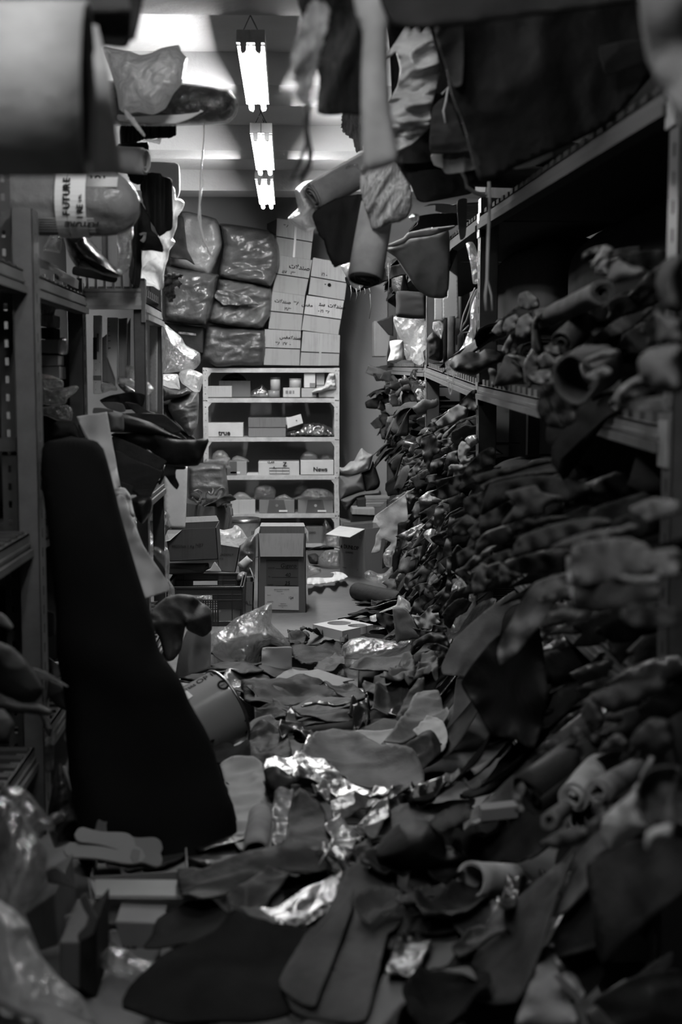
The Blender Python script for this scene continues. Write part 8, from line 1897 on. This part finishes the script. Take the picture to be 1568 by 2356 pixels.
# cartons and bags left of it
carton('tall grey carton at the left behind the milky bag', cl([(355, 830), (475, 830), (475, 1120), (355, 1060)]), 2.85, .25, .07)
carton('black tall box side beside the grey carton', cl([(475, 830), (585, 700), (580, 1180), (478, 1110)]), (2.86, 2.9, 2.9, 2.86), .2, .015)
trace('curled_card', cl([(480, 560), (520, 540), (560, 640), (585, 690), (560, 780), (475, 825), (470, 780), (540, 700), (500, 620)]), 2.8, mat('board', .06), .006, 6, thick=.006, n=160, label='dark curled card edge at the top of the black tall box', cat='card')
carton('grey carton with a bent corner under the wrapped bag', cl([(150, 660), (330, 530), (350, 850), (240, 885)]), 2.9, .25, .1)
trace('white_card', cl([(355, 690), (420, 660), (470, 700), (472, 830), (360, 830)]), 3.0, mat('paper', .12), .004, 5, smooth=False, n=80, label='grey card between two cartons at the left edge', cat='card')
puff('clear_bag', cl([(-60, -20), (40, -40), (120, 40), (180, 130), (260, 240), (290, 300), (270, 470), (200, 580), (110, 640), (30, 640), (-60, 560)]), 2.75, mat('film', .55, op=.55), .35, .04, 8, 70, n=1300, label='clear bag with stringy dark contents at the left edge', cat='bag')
puff('milky_bag', cl([(-60, 590), (60, 620), (150, 700), (180, 740), (170, 800), (250, 920), (360, 1050), (480, 1150), (530, 1230), (560, 1340), (-60, 1380)]), 2.3, mat('poly', .6, op=.75), .35, .035, 6, -50, n=1200, label='large milky plastic bag in the bottom left corner', cat='bag')
puff('black_bag', cl([(-60, 1160), (80, 1200), (240, 1280), (260, 1380), (-60, 1380)]), 2.2, mat('shiny', .02), .2, .03, 6, n=200, label='dark bag below the milky one in the bottom left corner', cat='bag')
puff('clear_bag', cK([(0, 1080), (60, 1065), (130, 1075), (200, 1140), (330, 1310), (300, 1340), (260, 1330), (200, 1380), (120, 1290), (40, 1200)]), 2.95, mat('film', .6, op=.45), .25, .03, 9, n=700, label='clear plastic over ribbed goods, beside the near upright', cat='plastic')
for k in range(5):
    a = at(*cK([(215 + 22 * k, 1340 - 12 * k)])[0], 3.0); b = at(*cK([(270 + 22 * k, 1300 - 12 * k)])[0], 3.05)
    MB().tube([a, (a + b) / 2 + [0, -.02, .01], b], .012, 8).build('rubber_strip', mat('shiny', .06), smooth=True, label='%s black rubber strip in the ribbed bundle by the near upright' % ('first second third fourth fifth'.split()[k]), cat='strip', group='ribbed black strips by the near upright')
puff('dark_plastic', cK([(290, 1200), (340, 960), (370, 930), (430, 1110), (440, 1200), (470, 1280), (430, 1400), (330, 1440), (290, 1330)]), 3.7, mat('shiny', .04, rough=.2), .2, .035, 9, 40, n=600, label='glossy black plastic between near upright and black bolt', cat='plastic')
def nl(P, Y, v, label, kind='leather', name='hide', cat='leather', f=cK, **k):
    k.setdefault('amp', .015); k.setdefault('freq', 7); k.setdefault('n', 260)
    return trace(name, f(P), Y, mat(kind, v), label=label, cat=cat, **k)
nl([(155, 365), (210, 360), (280, 385), (350, 430), (410, 470), (380, 465), (290, 430), (190, 420)], 3.3, .22, 'pale leather tongue reaching across the near upright', 'suede')
nl([(-60, 200), (60, 230), (150, 310), (260, 480), (210, 560), (120, 560), (-60, 480)], 3.2, .025, 'black blurred hide at the left edge under the near shelf', bulge=.05)
nl([(-60, 480), (120, 570), (230, 580), (310, 620), (280, 640), (100, 620), (-60, 600)], 3.15, .06, 'dark grey rounded edge of a hide at the left edge', bulge=.02)
nl([(-60, 620), (20, 610), (80, 690), (40, 780), (-60, 760)], 3.1, .12, 'grey blurred scrap at the left edge', bulge=.02)
nl([(0, 30), (40, 60), (75, 110), (60, 125), (-40, 80)], 3.1, .16, 'pale curled strip at the left edge beside the slotted upright', bulge=.01)
nl([(230, 620), (260, 630), (310, 720), (300, 770), (280, 740), (250, 660)], 3.7, .1, 'looped dark strap right of the near upright', bulge=.01)
nl([(268, 790), (310, 760), (350, 690), (330, 800), (320, 970), (275, 980)], 3.75, .14, 'rough grey block edge right of the near upright', 'fur')
nl([(268, 280), (300, 300), (360, 350), (350, 420), (290, 400)], 4.3, .16, 'pale grey card behind the near upright', 'paper', cat='card', name='card')
nl([(275, 500), (300, 430), (390, 480), (405, 610), (340, 580)], 4.1, .06, 'dark leather flap behind the near upright', bulge=.02)
nl([(370, 950), (400, 960), (430, 1100), (410, 1040)], 3.72, .25, 'pale sliver left of the black bolt', 'paper', cat='card', name='card')
nl([(395, 720), (412, 730), (400, 800), (385, 780)], 3.9, .2, 'tiny pale scrap at the left side of the black bolt', 'paper', cat='card', name='card')
nl([(260, 20), (330, 30), (330, 160), (262, 160)], 4.4, .05, 'dark cloth behind the near upright', 'fabric', cat='cloth', name='cloth')
nl([(280, 400), (340, 380), (420, 450), (445, 500), (360, 480), (290, 470)], 2.95, .08, 'grey leather scrap on the carton at the left edge', f=cL)
# added filler bundles that darken the rack interiors and block light from the walls
for (x0, x1, y0, y1, z0, z1, lb) in ((1.12, 1.5, 2.95, 5.6, 1.49, 2.0, 'dark filler added to black out the near bay of the right rack, middle shelf'), (1.1, 1.5, 2.95, 5.6, 2.21, 2.7, 'dark filler added to block light over the near top shelf of the right rack'), (1.12, 1.5, 5.8, 7.8, 1.62, 2.08, 'dark filler added to black out the middle bay of the right rack, middle shelf'), (1.1, 1.5, 5.8, 7.8, 2.24, 2.6, 'dark filler added to block light over the middle top shelf of the right rack'), (1.12, 1.48, 2.95, 5.6, .82, 1.25, 'dark filler added to black out the near bay of the right rack, lower shelf'), (LX - .6, LX - .3, 4.2, 5.1, 1.22, 1.66, 'dark filler added at the back of the near left shelf, under the upper shelf'), (x3 - .56, x3 - .36, 5.7, 5.9, 1.02, 1.6, 'dark filler added behind the boards in the second left rack'), (LX - .56, LX - .1, 4.2, 5.1, .985, 1.2, 'dark filler added at the back of the near left shelf, middle level'), (LX - .56, LX - .08, 4.25, 5.1, .32, .8, 'dark filler added at the back of the near left shelf, low level'), (LX - .56, LX - .05, 2.2, 3.9, 1.0, 1.6, 'dark filler added on the nearest left shelf, middle level'), (LX - .56, LX - .03, 2.2, 3.9, .33, .85, 'dark filler added on the nearest left shelf, low level'), (x3 - .55, x3 - .12, 5.35, 5.85, .33, .85, 'dark filler added low in the second left rack'), (LX - .56, LX - .1, 2.4, 3.9, 1.79, 2.2, 'dark filler added on the nearest left top shelf')):
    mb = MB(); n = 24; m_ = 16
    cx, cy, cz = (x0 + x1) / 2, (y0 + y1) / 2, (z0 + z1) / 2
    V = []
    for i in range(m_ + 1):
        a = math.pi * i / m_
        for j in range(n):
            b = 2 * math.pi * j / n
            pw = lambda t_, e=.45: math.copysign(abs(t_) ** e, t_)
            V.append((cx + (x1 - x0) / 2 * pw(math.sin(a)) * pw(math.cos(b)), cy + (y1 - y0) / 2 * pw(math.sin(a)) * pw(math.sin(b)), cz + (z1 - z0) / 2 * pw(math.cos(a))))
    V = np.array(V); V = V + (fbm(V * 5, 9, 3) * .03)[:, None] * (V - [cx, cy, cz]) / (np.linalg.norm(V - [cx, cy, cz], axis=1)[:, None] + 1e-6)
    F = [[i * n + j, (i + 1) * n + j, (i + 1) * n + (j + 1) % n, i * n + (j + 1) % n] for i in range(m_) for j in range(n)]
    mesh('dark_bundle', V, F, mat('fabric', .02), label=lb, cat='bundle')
